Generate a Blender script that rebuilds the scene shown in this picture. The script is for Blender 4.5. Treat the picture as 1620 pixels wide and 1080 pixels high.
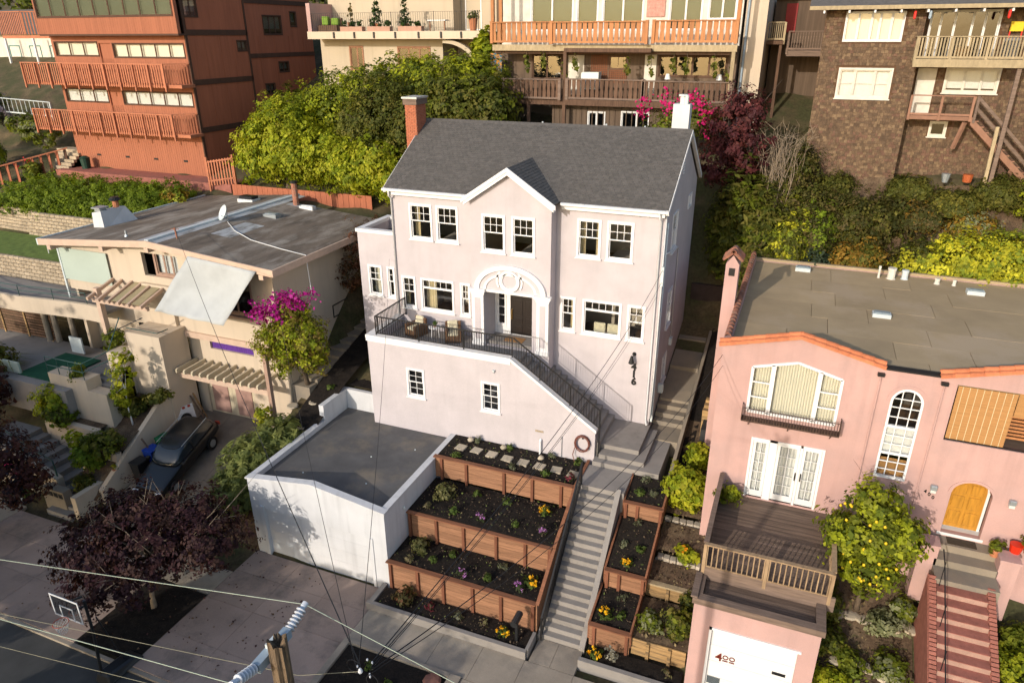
import bpy, bmesh, math, random
import numpy as np
from mathutils import Vector, Matrix
for o in list(bpy.data.objects): bpy.data.objects.remove(o)
S = bpy.context.scene
COL = S.collection
# ------------------------------------------------------------------ camera
cam = bpy.data.cameras.new('camera'); camo = bpy.data.objects.new('camera', cam); COL.objects.link(camo)
YAW, PITCH, ROLL = -.386078, .408495, -.003648
f = Vector((math.sin(YAW)*math.cos(PITCH), math.cos(YAW)*math.cos(PITCH), -math.sin(PITCH)))
r = Vector((math.cos(YAW), -math.sin(YAW), 0)); u = r.cross(f)
r2 = r*math.cos(ROLL)+u*math.sin(ROLL); u2 = -r*math.sin(ROLL)+u*math.cos(ROLL)
camo.matrix_world = Matrix(((r2.x,u2.x,-f.x,17.0979),(r2.y,u2.y,-f.y,-27.5617),(r2.z,u2.z,-f.z,14.4497),(0,0,0,1)))
cam.sensor_width = 36; cam.lens = 1121.18/1620*36; cam.clip_end = 2000; cam.clip_start = .1
S.camera = camo
# ------------------------------------------------------------------ world, sun, exposure
SUN_D = Vector((.2519, .9084, -.3338)).normalized()
w = bpy.data.worlds.new('World'); S.world = w; w.use_nodes = True
nt = w.node_tree; nt.nodes.clear()
sky = nt.nodes.new('ShaderNodeTexSky'); sky.sky_type = 'NISHITA'; sky.sun_disc = False
sky.sun_elevation = math.radians(19.5); sky.sun_rotation = math.radians(195.5)
sky.altitude = 80; sky.air_density = 1.0; sky.dust_density = 1.6; sky.ozone_density = 1.0
bg = nt.nodes.new('ShaderNodeBackground'); bg.inputs['Strength'].default_value = .15
ow = nt.nodes.new('ShaderNodeOutputWorld')
nt.links.new(sky.outputs[0], bg.inputs[0]); nt.links.new(bg.outputs[0], ow.inputs[0])
sl = bpy.data.lights.new('sun', 'SUN'); sl.energy = 2.35; sl.angle = math.radians(.6); sl.color = (1, .90, .78)
so = bpy.data.objects.new('sun', sl); COL.objects.link(so)
so.rotation_euler = SUN_D.to_track_quat('-Z', 'Y').to_euler(); so.location = (-10, -40, 30)
S.view_settings.view_transform = 'Standard'; S.view_settings.look = 'None'
S.view_settings.exposure = .54; S.view_settings.gamma = 1; S.view_settings.use_curve_mapping = False
S.render.engine = 'CYCLES'
# ------------------------------------------------------------------ materials
def _n(nt, t, **kw):
    n = nt.nodes.new(t)
    for k, v in kw.items(): setattr(n, k, v)
    return n
def M(name, col, rough=.85, var=.12, scale=1.5, bump=0., bscale=30., metal=0., spec=.3, objvar=0., col2=None, c2scale=.5, c2lo=.5, c2hi=.62, stretch=None, coat=0., fine=0., streak=0.):
    """procedural surface: base colour with broad and fine noise, optional second colour in noisy patches, bump"""
    m = bpy.data.materials.new(name); m.use_nodes = True; nt = m.node_tree; nt.nodes.clear(); L = nt.links.new
    out = _n(nt, 'ShaderNodeOutputMaterial'); b = _n(nt, 'ShaderNodeBsdfPrincipled'); L(b.outputs[0], out.inputs[0])
    b.inputs['Roughness'].default_value = rough; b.inputs['Metallic'].default_value = metal
    b.inputs['Specular IOR Level'].default_value = spec; b.inputs['Coat Weight'].default_value = coat
    g = _n(nt, 'ShaderNodeNewGeometry'); mp = _n(nt, 'ShaderNodeMapping'); L(g.outputs['Position'], mp.inputs[0])
    if stretch: mp.inputs['Scale'].default_value = stretch
    no = _n(nt, 'ShaderNodeTexNoise'); no.inputs['Scale'].default_value = scale; no.inputs['Detail'].default_value = 6; no.inputs['Roughness'].default_value = .6
    L(mp.outputs[0], no.inputs['Vector'])
    mx = _n(nt, 'ShaderNodeMix', data_type='RGBA'); c = Vector(col)
    mx.inputs[6].default_value = (*[max(0, x*(1-var)) for x in c], 1); mx.inputs[7].default_value = (*[min(1, x*(1+var)) for x in c], 1)
    mr = _n(nt, 'ShaderNodeMapRange'); mr.inputs[1].default_value = .3; mr.inputs[2].default_value = .7; L(no.outputs[0], mr.inputs[0]); L(mr.outputs[0], mx.inputs[0])
    cur = mx.outputs[2]
    if col2:
        n2 = _n(nt, 'ShaderNodeTexNoise'); n2.inputs['Scale'].default_value = c2scale; n2.inputs['Detail'].default_value = 7; n2.inputs['Roughness'].default_value = .65
        L(mp.outputs[0], n2.inputs['Vector'])
        m2 = _n(nt, 'ShaderNodeMapRange'); m2.inputs[1].default_value = c2lo; m2.inputs[2].default_value = c2hi; L(n2.outputs[0], m2.inputs[0])
        x2 = _n(nt, 'ShaderNodeMix', data_type='RGBA'); x2.inputs[7].default_value = (*col2, 1); L(m2.outputs[0], x2.inputs[0]); L(cur, x2.inputs[6]); cur = x2.outputs[2]
    if fine:
        n3 = _n(nt, 'ShaderNodeTexNoise'); n3.inputs['Scale'].default_value = bscale; n3.inputs['Detail'].default_value = 4; L(mp.outputs[0], n3.inputs['Vector'])
        m3 = _n(nt, 'ShaderNodeMapRange'); m3.inputs[1].default_value = .3; m3.inputs[2].default_value = .7; m3.inputs[3].default_value = 1-fine; m3.inputs[4].default_value = 1+fine; L(n3.outputs[0], m3.inputs[0])
        x3 = _n(nt, 'ShaderNodeVectorMath', operation='SCALE'); L(cur, x3.inputs[0]); L(m3.outputs[0], x3.inputs['Scale']); cur = x3.outputs[0]
    if streak:
        mp2 = _n(nt, 'ShaderNodeMapping'); mp2.inputs['Scale'].default_value = (1.6, 1.6, .12); L(g.outputs['Position'], mp2.inputs[0])
        n5 = _n(nt, 'ShaderNodeTexNoise'); n5.inputs['Scale'].default_value = 2.2; n5.inputs['Detail'].default_value = 6; L(mp2.outputs[0], n5.inputs['Vector'])
        m5 = _n(nt, 'ShaderNodeMapRange'); m5.inputs[1].default_value = .5; m5.inputs[2].default_value = .75; m5.inputs[3].default_value = 1; m5.inputs[4].default_value = 1-streak; L(n5.outputs[0], m5.inputs[0])
        x5 = _n(nt, 'ShaderNodeVectorMath', operation='SCALE'); L(cur, x5.inputs[0]); L(m5.outputs[0], x5.inputs['Scale']); cur = x5.outputs[0]
    if objvar:
        oi = _n(nt, 'ShaderNodeObjectInfo'); m4 = _n(nt, 'ShaderNodeMapRange'); m4.inputs[3].default_value = 1-objvar; m4.inputs[4].default_value = 1+objvar; L(oi.outputs['Random'], m4.inputs[0])
        x4 = _n(nt, 'ShaderNodeVectorMath', operation='SCALE'); L(cur, x4.inputs[0]); L(m4.outputs[0], x4.inputs['Scale']); cur = x4.outputs[0]
    L(cur, b.inputs['Base Color'])
    if bump:
        nb = _n(nt, 'ShaderNodeTexNoise'); nb.inputs['Scale'].default_value = bscale; nb.inputs['Detail'].default_value = 5; L(mp.outputs[0], nb.inputs['Vector'])
        bp = _n(nt, 'ShaderNodeBump'); bp.inputs['Strength'].default_value = min(1, bump*8); bp.inputs['Distance'].default_value = bump*.25; L(nb.outputs[0], bp.inputs['Height']); L(bp.outputs[0], b.inputs['Normal'])
    return m
def glass(name, tint=(.955,.965,.96), rough=.03, ior=1.5, refl=(.95,.95,.95)):
    m = bpy.data.materials.new(name); m.use_nodes = True; nt = m.node_tree; nt.nodes.clear(); L = nt.links.new
    out = _n(nt, 'ShaderNodeOutputMaterial'); t = _n(nt, 'ShaderNodeBsdfTransparent'); g = _n(nt, 'ShaderNodeBsdfGlossy'); fr = _n(nt, 'ShaderNodeFresnel'); mx = _n(nt, 'ShaderNodeMixShader')
    t.inputs[0].default_value = (*tint, 1); g.inputs['Roughness'].default_value = rough; g.inputs['Color'].default_value = (*refl,1); fr.inputs[0].default_value = ior
    ma = _n(nt, 'ShaderNodeMath', operation='MULTIPLY_ADD'); ma.inputs[1].default_value = 1.6; ma.inputs[2].default_value = .03; ma.use_clamp = True
    no = _n(nt, 'ShaderNodeTexNoise'); no.inputs['Scale'].default_value = 1.2; geo = _n(nt, 'ShaderNodeNewGeometry'); L(geo.outputs['Position'], no.inputs['Vector'])
    bp = _n(nt, 'ShaderNodeBump'); bp.inputs['Strength'].default_value = .15; bp.inputs['Distance'].default_value = .02; L(no.outputs[0], bp.inputs['Height']); L(bp.outputs[0], g.inputs['Normal'])
    bf = _n(nt, 'ShaderNodeMath', operation='SUBTRACT'); bf.inputs[0].default_value = 1; L(geo.outputs['Backfacing'], bf.inputs[1]); mu = _n(nt, 'ShaderNodeMath', operation='MULTIPLY'); L(fr.outputs[0], ma.inputs[0]); L(ma.outputs[0], mu.inputs[0]); L(bf.outputs[0], mu.inputs[1]); L(mu.outputs[0], mx.inputs[0]); L(t.outputs[0], mx.inputs[1]); L(g.outputs[0], mx.inputs[2]); L(mx.outputs[0], out.inputs[0])
    return m
def leafmat(name, trans=.45, rough=.55):
    """leaf colour comes from the leaf's own colour attribute; a share of the light passes through the leaf"""
    m = bpy.data.materials.new(name); m.use_nodes = True; nt = m.node_tree; nt.nodes.clear(); L = nt.links.new
    out = _n(nt, 'ShaderNodeOutputMaterial'); b = _n(nt, 'ShaderNodeBsdfPrincipled'); t = _n(nt, 'ShaderNodeBsdfTranslucent'); mx = _n(nt, 'ShaderNodeMixShader')
    a = _n(nt, 'ShaderNodeAttribute', attribute_name='leaf'); L(a.outputs['Color'], b.inputs['Base Color'])
    v = _n(nt, 'ShaderNodeMix', data_type='RGBA', blend_type='MULTIPLY'); v.inputs[0].default_value = 1; v.inputs[7].default_value = (1.25, 1.2, .5, 1); L(a.outputs['Color'], v.inputs[6]); L(v.outputs[2], t.inputs[0])
    b.inputs['Roughness'].default_value = rough; b.inputs['Specular IOR Level'].default_value = .18; mx.inputs[0].default_value = trans
    L(b.outputs[0], mx.inputs[1]); L(t.outputs[0], mx.inputs[2]); L(mx.outputs[0], out.inputs[0])
    return m
# ------------------------------------------------------------------ mesh helpers
class MB:
    """collects shapes and links them as ONE mesh object"""
    def __init__(s): s.v = []; s.f = []
    def poly(s, pts):
        k = len(s.v); s.v += [tuple(p) for p in pts]; s.f.append(tuple(range(k, k+len(pts)))); return s
    def hexa(s, P):  # 8 points: bottom ring 0-3, top ring 4-7
        k = len(s.v); s.v += [tuple(p) for p in P]
        for q in ((0,3,2,1),(4,5,6,7),(0,1,5,4),(1,2,6,5),(2,3,7,6),(3,0,4,7)): s.f.append(tuple(k+i for i in q))
        return s
    def box(s, x0, x1, y0, y1, z0, z1):
        return s.hexa([(x0,y0,z0),(x1,y0,z0),(x1,y1,z0),(x0,y1,z0),(x0,y0,z1),(x1,y0,z1),(x1,y1,z1),(x0,y1,z1)])
    def bar(s, a, b, w, h=None, up=(0,0,1)):
        a = Vector(a); b = Vector(b); h = h or w; d = (b-a).normalized(); U = Vector(up)
        if abs(d.dot(U)) > .99: U = Vector((0,1,0))
        sx = d.cross(U).normalized()*w/2; sy = sx.cross(d).normalized()*h/2
        return s.hexa([a-sx-sy,a+sx-sy,a+sx+sy,a-sx+sy,b-sx-sy,b+sx-sy,b+sx+sy,b-sx+sy])
    def tube(s, pts, rad, n=6, cap=True):
        pts = [Vector(p) for p in pts]; R = rad if isinstance(rad, (list, tuple)) else [rad]*len(pts); k0 = len(s.v)
        prev = None
        for i, p in enumerate(pts):
            d = (pts[min(i+1,len(pts)-1)]-pts[max(i-1,0)]).normalized()
            if prev is None:
                U = Vector((0,0,1)) if abs(d.z) < .9 else Vector((1,0,0)); a = d.cross(U).normalized()
            else: a = (prev-d*prev.dot(d)).normalized()
            prev = a; b = d.cross(a)
            for j in range(n):
                t = 2*math.pi*j/n; s.v.append(tuple(p+(a*math.cos(t)+b*math.sin(t))*R[i]))
        for i in range(len(pts)-1):
            for j in range(n):
                q = k0+i*n; s.f.append((q+j, q+(j+1)%n, q+n+(j+1)%n, q+n+j))
        if cap:
            s.f.append(tuple(k0+j for j in range(n))[::-1]); s.f.append(tuple(k0+(len(pts)-1)*n+j for j in range(n)))
        return s
    def lathe(s, prof, c=(0,0,0), n=12):
        k0 = len(s.v)
        for rr, z in prof:
            for j in range(n):
                t = 2*math.pi*j/n; s.v.append((c[0]+rr*math.cos(t), c[1]+rr*math.sin(t), c[2]+z))
        for i in range(len(prof)-1):
            for j in range(n): q = k0+i*n; s.f.append((q+j, q+(j+1)%n, q+n+(j+1)%n, q+n+j))
        s.f.append(tuple(k0+j for j in range(n))[::-1]); s.f.append(tuple(k0+(len(prof)-1)*n+j for j in range(n)))
        return s
    def prism(s, pts, e):  # polygon pts extruded by vector e
        n = len(pts); k = len(s.v); e = Vector(e)
        s.v += [tuple(p) for p in pts]+[tuple(Vector(p)+e) for p in pts]
        s.f.append(tuple(range(k, k+n))[::-1]); s.f.append(tuple(range(k+n, k+2*n)))
        for i in range(n): j = (i+1)%n; s.f.append((k+i, k+j, k+n+j, k+n+i))
        return s
    def mesh(s, name, mat, smooth=False, bevel=0.):
        me = bpy.data.meshes.new(name); me.from_pydata(s.v, [], s.f)
        bm = bmesh.new(); bm.from_mesh(me); bmesh.ops.recalc_face_normals(bm, faces=bm.faces)
        if bevel: bmesh.ops.bevel(bm, geom=list(bm.edges), offset=bevel, segments=1, affect='EDGES')
        bm.to_mesh(me); bm.free()
        if mat: me.materials.append(mat)
        if smooth:
            for p in me.polygons: p.use_smooth = True
        return me
    def build(s, name, mat, parent=None, smooth=False, bevel=0.):
        return put(name, s.mesh(name, mat, smooth, bevel), parent)
def put(name, me, parent=None, loc=(0,0,0), rz=0., rot=None, sc=None):
    """link a mesh as an object; loc is in world metres, also for parts"""
    o = bpy.data.objects.new(name, me); COL.objects.link(o); o.location = loc
    if rot: o.rotation_euler = rot
    elif rz: o.rotation_euler = (0,0,rz)
    if sc: o.scale = sc if isinstance(sc, (tuple, list)) else (sc,)*3
    if parent:
        o.parent = parent
        if parent.type == 'EMPTY': o.matrix_parent_inverse = Matrix.LocRotScale(parent.location, parent.rotation_euler, parent.scale).inverted()
    return o
def tag(o, label=None, cat=None, group=None, kind=None):
    if label: o['label'] = label
    if cat: o['category'] = cat
    if group: o['group'] = group
    if kind: o['kind'] = kind
    return o
def thing(name, label, cat, loc=(0,0,0), group=None, rz=0.):
    o = bpy.data.objects.new(name, None); COL.objects.link(o); o.location = loc; o.empty_display_size = .3; o.rotation_euler = (0,0,rz)
    return tag(o, label, cat, group)
def struct(o): o['kind'] = 'structure'; return o
def copy_tree(o, parent=None):
    c = o.copy(); COL.objects.link(c)
    if parent: c.parent = parent
    for ch in list(o.children): copy_tree(ch, c)
    return c
# faces: 'F' looks to -Y (front), 'R' looks to +X (right side). point(a, n, z): a along the wall, n outward
class Face:
    def __init__(s, kind, pos): s.k = kind; s.p = pos
    def pt(s, a, n, z): return (a, s.p-n, z) if s.k == 'F' else (s.p+n, a, z)
    def box(s, mb, a0, a1, n0, n1, z0, z1):
        P = [s.pt(a,n,z) for z in (z0,z1) for a,n in ((a0,n0),(a1,n0),(a1,n1),(a0,n1))]
        return mb.hexa(P)
def wall(parent, name, fc, a0, a1, z0, z1, holes, mat, t=.2):
    """a wall slab with real openings (a0,a1,z0,z1 each)"""
    A = sorted({round(min(max(x,a0),a1),4) for x in [a0, a1]+[x for h in holes for x in h[:2]]}); Z = sorted({round(min(max(x,z0),z1),4) for x in [z0, z1]+[x for h in holes for x in h[2:4]]})
    def solid(i, j):
        if i < 0 or j < 0 or i >= len(A)-1 or j >= len(Z)-1: return False
        ca = (A[i]+A[i+1])/2; cz = (Z[j]+Z[j+1])/2
        return not any(h[0] < ca < h[1] and h[2] < cz < h[3] for h in holes)
    bm = bmesh.new(); cache = {}
    def V(a, n, z):
        k = (round(a,4), n, round(z,4))
        if k not in cache: cache[k] = bm.verts.new(fc.pt(a,n,z))
        return cache[k]
    def q(*p): bm.faces.new([V(*x) for x in p])
    for i in range(len(A)-1):
        for j in range(len(Z)-1):
            if not solid(i,j): continue
            x0,x1,y0,y1 = A[i],A[i+1],Z[j],Z[j+1]
            q((x0,0,y0),(x1,0,y0),(x1,0,y1),(x0,0,y1)); q((x0,-t,y0),(x0,-t,y1),(x1,-t,y1),(x1,-t,y0))
            if not solid(i-1,j): q((x0,0,y0),(x0,0,y1),(x0,-t,y1),(x0,-t,y0))
            if not solid(i+1,j): q((x1,0,y0),(x1,-t,y0),(x1,-t,y1),(x1,0,y1))
            if not solid(i,j-1): q((x0,0,y0),(x0,-t,y0),(x1,-t,y0),(x1,0,y0))
            if not solid(i,j+1): q((x0,0,y1),(x1,0,y1),(x1,-t,y1),(x0,-t,y1))
    bmesh.ops.recalc_face_normals(bm, faces=bm.faces)
    me = bpy.data.meshes.new(name); bm.to_mesh(me); bm.free(); me.materials.append(mat)
    return put(name, me, parent)
def window(parent, fc, a0, a1, z0, z1, spec, frame_m, glass_m, cw=.085, proud=.035, sill=True, back=.09, name='window', panes=True, shade=None):
    """a0..z1 is the outer edge of the casing. spec: ('dh',cols,rows) double hung, ('pic',cols) picture window with a row of small panes on top,
    ('grid',cols,rows) all small panes, ('cols',[fractions]) upright panes side by side"""
    mb = MB()
    fc.box(mb, a0, a0+cw, -back, proud, z0, z1); fc.box(mb, a1-cw, a1, -back, proud, z0, z1)
    fc.box(mb, a0+cw, a1-cw, -back, proud, z1-cw, z1); fc.box(mb, a0+cw, a1-cw, -back, proud, z0, z0+cw)
    if sill: fc.box(mb, a0-.05, a1+.05, .001, proud+.06, z0-.05, z0-.001)
    wd = mb.build(name, frame_m, parent)
    A0, A1, Z0, Z1 = a0+cw, a1-cw, z0+cw, z1-cw; rl, mu = .045, .022; bars = MB(); cells = []
    def grid(x0, x1, y0, y1, c, rws, n):
        for i in range(1, c): xx = x0+(x1-x0)*i/c; fc.box(bars, xx-mu/2, xx+mu/2, n-.012, n+.012, y0, y1)
        for j in range(1, rws): yy = y0+(y1-y0)*j/rws; fc.box(bars, x0, x1, n-.011, n+.011, yy-mu/2, yy+mu/2)
        for i in range(c):
            for j in range(rws): cells.append((x0+(x1-x0)*i/c+mu*.5, x0+(x1-x0)*(i+1)/c-mu*.5, y0+(y1-y0)*j/rws+mu*.5, y0+(y1-y0)*(j+1)/rws-mu*.5, n))
    def ring(x0, x1, y0, y1, n):
        fc.box(bars, x0, x0+rl, n-.02, n+.02, y0, y1); fc.box(bars, x1-rl, x1, n-.02, n+.02, y0, y1)
        fc.box(bars, x0+rl, x1-rl, n-.02, n+.02, y0, y0+rl); fc.box(bars, x0+rl, x1-rl, n-.02, n+.02, y1-rl, y1)
        return x0+rl, x1-rl, y0+rl, y1-rl
    k = spec[0]
    if k == 'dh':
        zm = (Z0+Z1)/2+.02
        x0,x1,y0,y1 = ring(A0, A1, zm, Z1, -.025); grid(x0,x1,y0,y1,spec[1],spec[2],-.025)
        x0,x1,y0,y1 = ring(A0, A1, Z0, zm+.03, -.068); grid(x0,x1,y0,y1,*(spec[3:5] if len(spec) > 3 else (1,1)),-.068)
    elif k == 'pic':
        zm = Z1-(Z1-Z0)*.27
        x0,x1,y0,y1 = ring(A0, A1, zm, Z1, -.05); grid(x0,x1,y0,y1,spec[1],1,-.05)
        x0,x1,y0,y1 = ring(A0, A1, Z0, zm-.003, -.05); grid(x0,x1,y0,y1,1,1,-.05)
    elif k == 'grid':
        x0,x1,y0,y1 = ring(A0, A1, Z0, Z1, -.04); grid(x0,x1,y0,y1,spec[1],spec[2],-.04)
    elif k == 'cols':
        xs = [A0]+[A0+(A1-A0)*t for t in spec[1]]+[A1]
        for i in range(len(xs)-1):
            x0,x1,y0,y1 = ring(xs[i]+.004, xs[i+1]-.004, Z0, Z1, -.04); grid(x0,x1,y0,y1,1,spec[2] if len(spec)>2 else 1,-.04)
    bars.build('sash', frame_m, wd)
    for x0,x1,y0,y1,n in cells:
        p = MB(); fc.box(p, x0-.012, x1+.012, n-.004, n+.004, y0-.012, y1+.012); p.build('pane', glass_m, wd)
    if shade:
        p = MB(); fc.box(p, A0+.02, A1-.02, -.19, -.175, Z0+(Z1-Z0)*shade[1], Z1-.01); p.build('blind', shade[0], wd)
    return wd
def inner(h, cw=.05): return (h[0]+cw, h[1]-cw, h[2]+cw, h[3]-cw)
# ------------------------------------------------------------------ foliage
def leaf_mesh(name, P, N, size, cols, mat, aspect=1.6, seed=0):
    """one folded four-point leaf for every point P with facing N"""
    rg = np.random.default_rng(seed); n = len(P)
    N = N/np.maximum(np.linalg.norm(N, axis=1, keepdims=True), 1e-6)
    T = rg.normal(size=(n,3)); T -= N*(T*N).sum(1, keepdims=True); T /= np.maximum(np.linalg.norm(T, axis=1, keepdims=True), 1e-6); B = np.cross(N, T)
    sz = size*np.clip(rg.lognormal(-.06, .33, (n,1)), .4, 2.0); a = T*sz*.5*aspect; b = B*sz*.5; fold = N*sz*.16
    V = np.stack([P-a, P+b+fold, P+a, P-b+fold], 1).reshape(-1,3).astype(np.float32)
    me = bpy.data.meshes.new(name); me.vertices.add(4*n); me.vertices.foreach_set('co', V.ravel())
    base = np.arange(n)[:,None]*4; idx = (base+np.array([[0,1,2,0,2,3]])).astype(np.int32)
    me.loops.add(6*n); me.loops.foreach_set('vertex_index', idx.ravel())
    me.polygons.add(2*n); me.polygons.foreach_set('loop_start', np.arange(0,6*n,3,dtype=np.int32)); me.polygons.foreach_set('loop_total', np.full(2*n,3,np.int32))
    me.update(calc_edges=True)
    at = me.attributes.new('leaf', 'FLOAT_COLOR', 'POINT'); C = np.ones((n,4), np.float32); C[:,:3] = cols; at.data.foreach_set('color', np.repeat(C, 4, 0).ravel())
    me.materials.append(mat); return me
def crown(name, parent, blobs, n, size, pal, mat, seed=1, clump=.38, per=26, aspect=1.6, shell=.45, flowers=None, up=.35, droop=0.):
    """leaves in clumps spread through the blobs (cx,cy,cz,rx,ry,rz); pal: list of leaf colours"""
    rg = np.random.default_rng(seed); pal = np.array(pal, float); vol = np.array([b[3]*b[4]+b[4]*b[5]+b[3]*b[5] for b in blobs]); vol = vol/vol.sum()
    Ps, Ns, Cs = [], [], []; nc = max(3, n//per)
    which = rg.choice(len(blobs), nc, p=vol)
    for bi, bl in enumerate(blobs):
        k = int((which == bi).sum())
        if not k: continue
        d = rg.normal(size=(k,3)); d /= np.linalg.norm(d, axis=1, keepdims=True)
        rad = rg.uniform(shell, 1.0, (k,1))**.55*(1+.17*rg.normal(size=(k,1)))
        c = np.array(bl[:3]); R = np.array(bl[3:6]); ctr = c+d*R*rad
        cs = clump*rg.uniform(.55, 1.5, (k,1)); tone = rg.integers(0, len(pal), k); bri = rg.uniform(.78, 1.22, k)
        for i in range(k):
            m = max(4, int(per*rg.uniform(.5, 1.5))); e = rg.normal(size=(m,3)); e /= np.linalg.norm(e, axis=1, keepdims=True); e *= rg.uniform(.25, 1, (m,1))
            p = ctr[i]+e*cs[i]*np.array([1,1,.75]); p[:,2] -= droop*rg.uniform(0,1,m)*cs[i]
            Ps.append(p); Ns.append(e*.5+d[i]*.95+np.array([0,0,up])+rg.normal(size=(m,3))*.3)
            t = np.where(rg.random(m) < .8, tone[i], rg.integers(0, len(pal), m)); Cs.append(pal[t]*(bri[i]*rg.uniform(.82, 1.18, m))[:,None])
    P = np.concatenate(Ps); N = np.concatenate(Ns); C = np.clip(np.concatenate(Cs), 0, 1)
    o = put(name, leaf_mesh(name, P, N, size, C, mat, aspect, seed), parent)
    return o
def flowers(parent, pts, size, pal, mat, seed=3, spread=.2, per=14, name='flower'):
    rg = np.random.default_rng(seed); pts = np.array(pts, float); P = np.repeat(pts, per, 0)+rg.normal(size=(len(pts)*per,3))*spread; N = rg.normal(size=P.shape)+np.array([0,-.6,.8])
    C = np.array(pal)[rg.integers(0, len(pal), len(P))]*rg.uniform(.8, 1.2, (len(P),1))
    return tag(put(name, leaf_mesh(name, P, N, size, np.clip(C,0,1), mat, 1.1, seed), parent), kind='stuff')
def trunk(parent, base, top, r0, limbs, mat, seed=0, name='trunk', n=8):
    rd = random.Random(seed); b = Vector(base); t = Vector(top); mb = MB(); pts = []; R = []
    for i in range(6):
        q = i/5; p = b.lerp(t, q)+Vector((rd.uniform(-1,1), rd.uniform(-1,1), 0))*r0*.7*math.sin(q*3.1); pts.append(p); R.append(r0*(1.25-.75*q) if i else r0*1.5)
    mb.tube(pts, R, n)
    for i, e in enumerate(limbs):
        e = Vector(e); s0 = b.lerp(t, rd.uniform(.55, .98)); mid = s0.lerp(e, .5)+Vector((rd.uniform(-.1,.1), rd.uniform(-.1,.1), .12*(e-s0).length)); L = r0*.5
        mb.tube([s0, mid, e], [L, L*.6, L*.2], 6)
        for k in range(2):
            e2 = e+Vector((rd.uniform(-1,1), rd.uniform(-1,1), rd.uniform(.1,.9)))*(e-s0).length*.45; mb.tube([mid.lerp(e,.3+.3*k), e2], [L*.4, L*.1], 5)
    return mb.build(name, mat, parent, smooth=True)
rnd = random.Random(7)
S.cycles.max_bounces = 6; S.cycles.diffuse_bounces = 3; S.cycles.glossy_bounces = 2; S.cycles.transparent_max_bounces = 8; S.cycles.transmission_bounces = 2; S.cycles.caustics_reflective = False; S.cycles.caustics_refractive = False
# ------------------------------------------------------------------ palette
stucco = M('pale_pink_stucco', (.478,.438,.452), .92, .08, .8, .026, 34, fine=.05, streak=.05)
stucco_w = M('white_stucco', (.57,.575,.585), .9, .08, .7, .022, 36, fine=.05, streak=.14)
trim = M('white_trim_paint', (.72,.715,.71), .55, .03, 2)
trim_dirty = M('weathered_white_paint', (.62,.58,.50), .7, .12, 3)
pinkst = M('dusty_pink_stucco', (.47,.30,.272), .92, .08, .6, .018, 36, fine=.04, col2=(.42,.28,.258), c2scale=.9, c2lo=.45, c2hi=.7, streak=.1)
cream = M('cream_stucco', (.55,.455,.345), .92, .05, .5, .01, 40, fine=.03, streak=.1)
beige = M('beige_stucco', (.47,.395,.29), .92, .05, .4, .01, 30, fine=.02, streak=.1)
iron = M('black_iron', (.012,.012,.013), .45, .1, 5, spec=.4)
shing = [M('asphalt_shingle_%s' % s, c, .95, .18, 6, .01, 60, fine=.2) for s, c in (('a',(.100,.093,.087)),('b',(.108,.100,.094)),('c',(.092,.086,.081)))]
flatroof = M('mineral_roof_felt', (.38,.285,.17), .95, .12, .6, .008, 80, fine=.12, col2=(.42,.32,.21), c2scale=.35, objvar=.07)
garroof = M('weathered_grey_membrane', (.10,.098,.098), .85, .22, .9, .006, 50, col2=(.23,.19,.14), c2scale=.5, c2lo=.5, c2hi=.8, fine=.12)
lhroof = M('old_tar_roof', (.165,.13,.098), .85, .35, 1.1, .008, 40, fine=.18, col2=(.33,.29,.24), c2scale=.8, c2lo=.48, c2hi=.68, stretch=(1.6,.5,1))
silver = M('silver_roof_coating', (.42,.43,.43), .5, .25, 1.2, col2=(.20,.19,.17), c2scale=1.6, c2lo=.5, c2hi=.62, stretch=(1.5,.5,1))
conc = M('grey_step_concrete', (.255,.235,.215), .9, .14, 1.1, .006, 50, fine=.1, objvar=.06, col2=(.18,.165,.15), c2scale=1.1, c2lo=.52, c2hi=.75)
concw = M('worn_concrete', (.25,.21,.16), .92, .15, .7, .006, 50, fine=.1, col2=(.17,.155,.135), c2scale=.6, c2lo=.5, c2hi=.75)
concp = M('pinkish_driveway_concrete', (.315,.238,.198), .92, .14, .5, .006, 60, fine=.12, objvar=.08, col2=(.15,.125,.11), c2scale=.7, c2lo=.5, c2hi=.72)
walkc = M('sidewalk_concrete', (.31,.265,.21), .92, .18, .7, .006, 60, fine=.12, objvar=.08, col2=(.175,.155,.135), c2scale=.8, c2lo=.5, c2hi=.74)
asphalt = M('street_asphalt', (.06,.06,.058), .92, .2, .8, .01, 70, fine=.2)
soil = M('dark_mulch', (.011,.008,.006), .97, .5, 9, .06, 26, fine=.5, col2=(.034,.023,.016), c2scale=16, c2lo=.54, c2hi=.7)
dirt = M('dry_garden_soil', (.085,.055,.034), .97, .3, 2.5, .04, 18, fine=.35, col2=(.14,.10,.062), c2scale=1.6, c2lo=.45, c2hi=.65)
hillm = M('hillside_earth', (.10,.075,.04), .97, .4, .8, .04, 8, fine=.3, col2=(.055,.055,.022), c2scale=.5, c2lo=.42, c2hi=.58)
redwood = M('redwood_board', (.265,.135,.075), .75, .3, 2.0, .01, 22, objvar=.16, stretch=(.5,6,9), fine=.12)
redwood_d = M('redwood_cap', (.21,.088,.046), .75, .3, 2.0, .01, 22, objvar=.12, stretch=(.5,6,9), fine=.12)
redpost = M('redwood_post', (.17,.066,.036), .8, .3, 3, .01, 22, objvar=.15, stretch=(6,6,.6))
yelwood = M('treated_pine', (.34,.215,.095), .8, .3, 1.5, .01, 20, objvar=.15, stretch=(.5,5,8), fine=.1, col2=(.16,.11,.06), c2scale=1.2)
deckw = M('weathered_deck_board', (.15,.105,.078), .85, .35, 2, .01, 25, objvar=.22, stretch=(.5,8,8), fine=.15)
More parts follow.
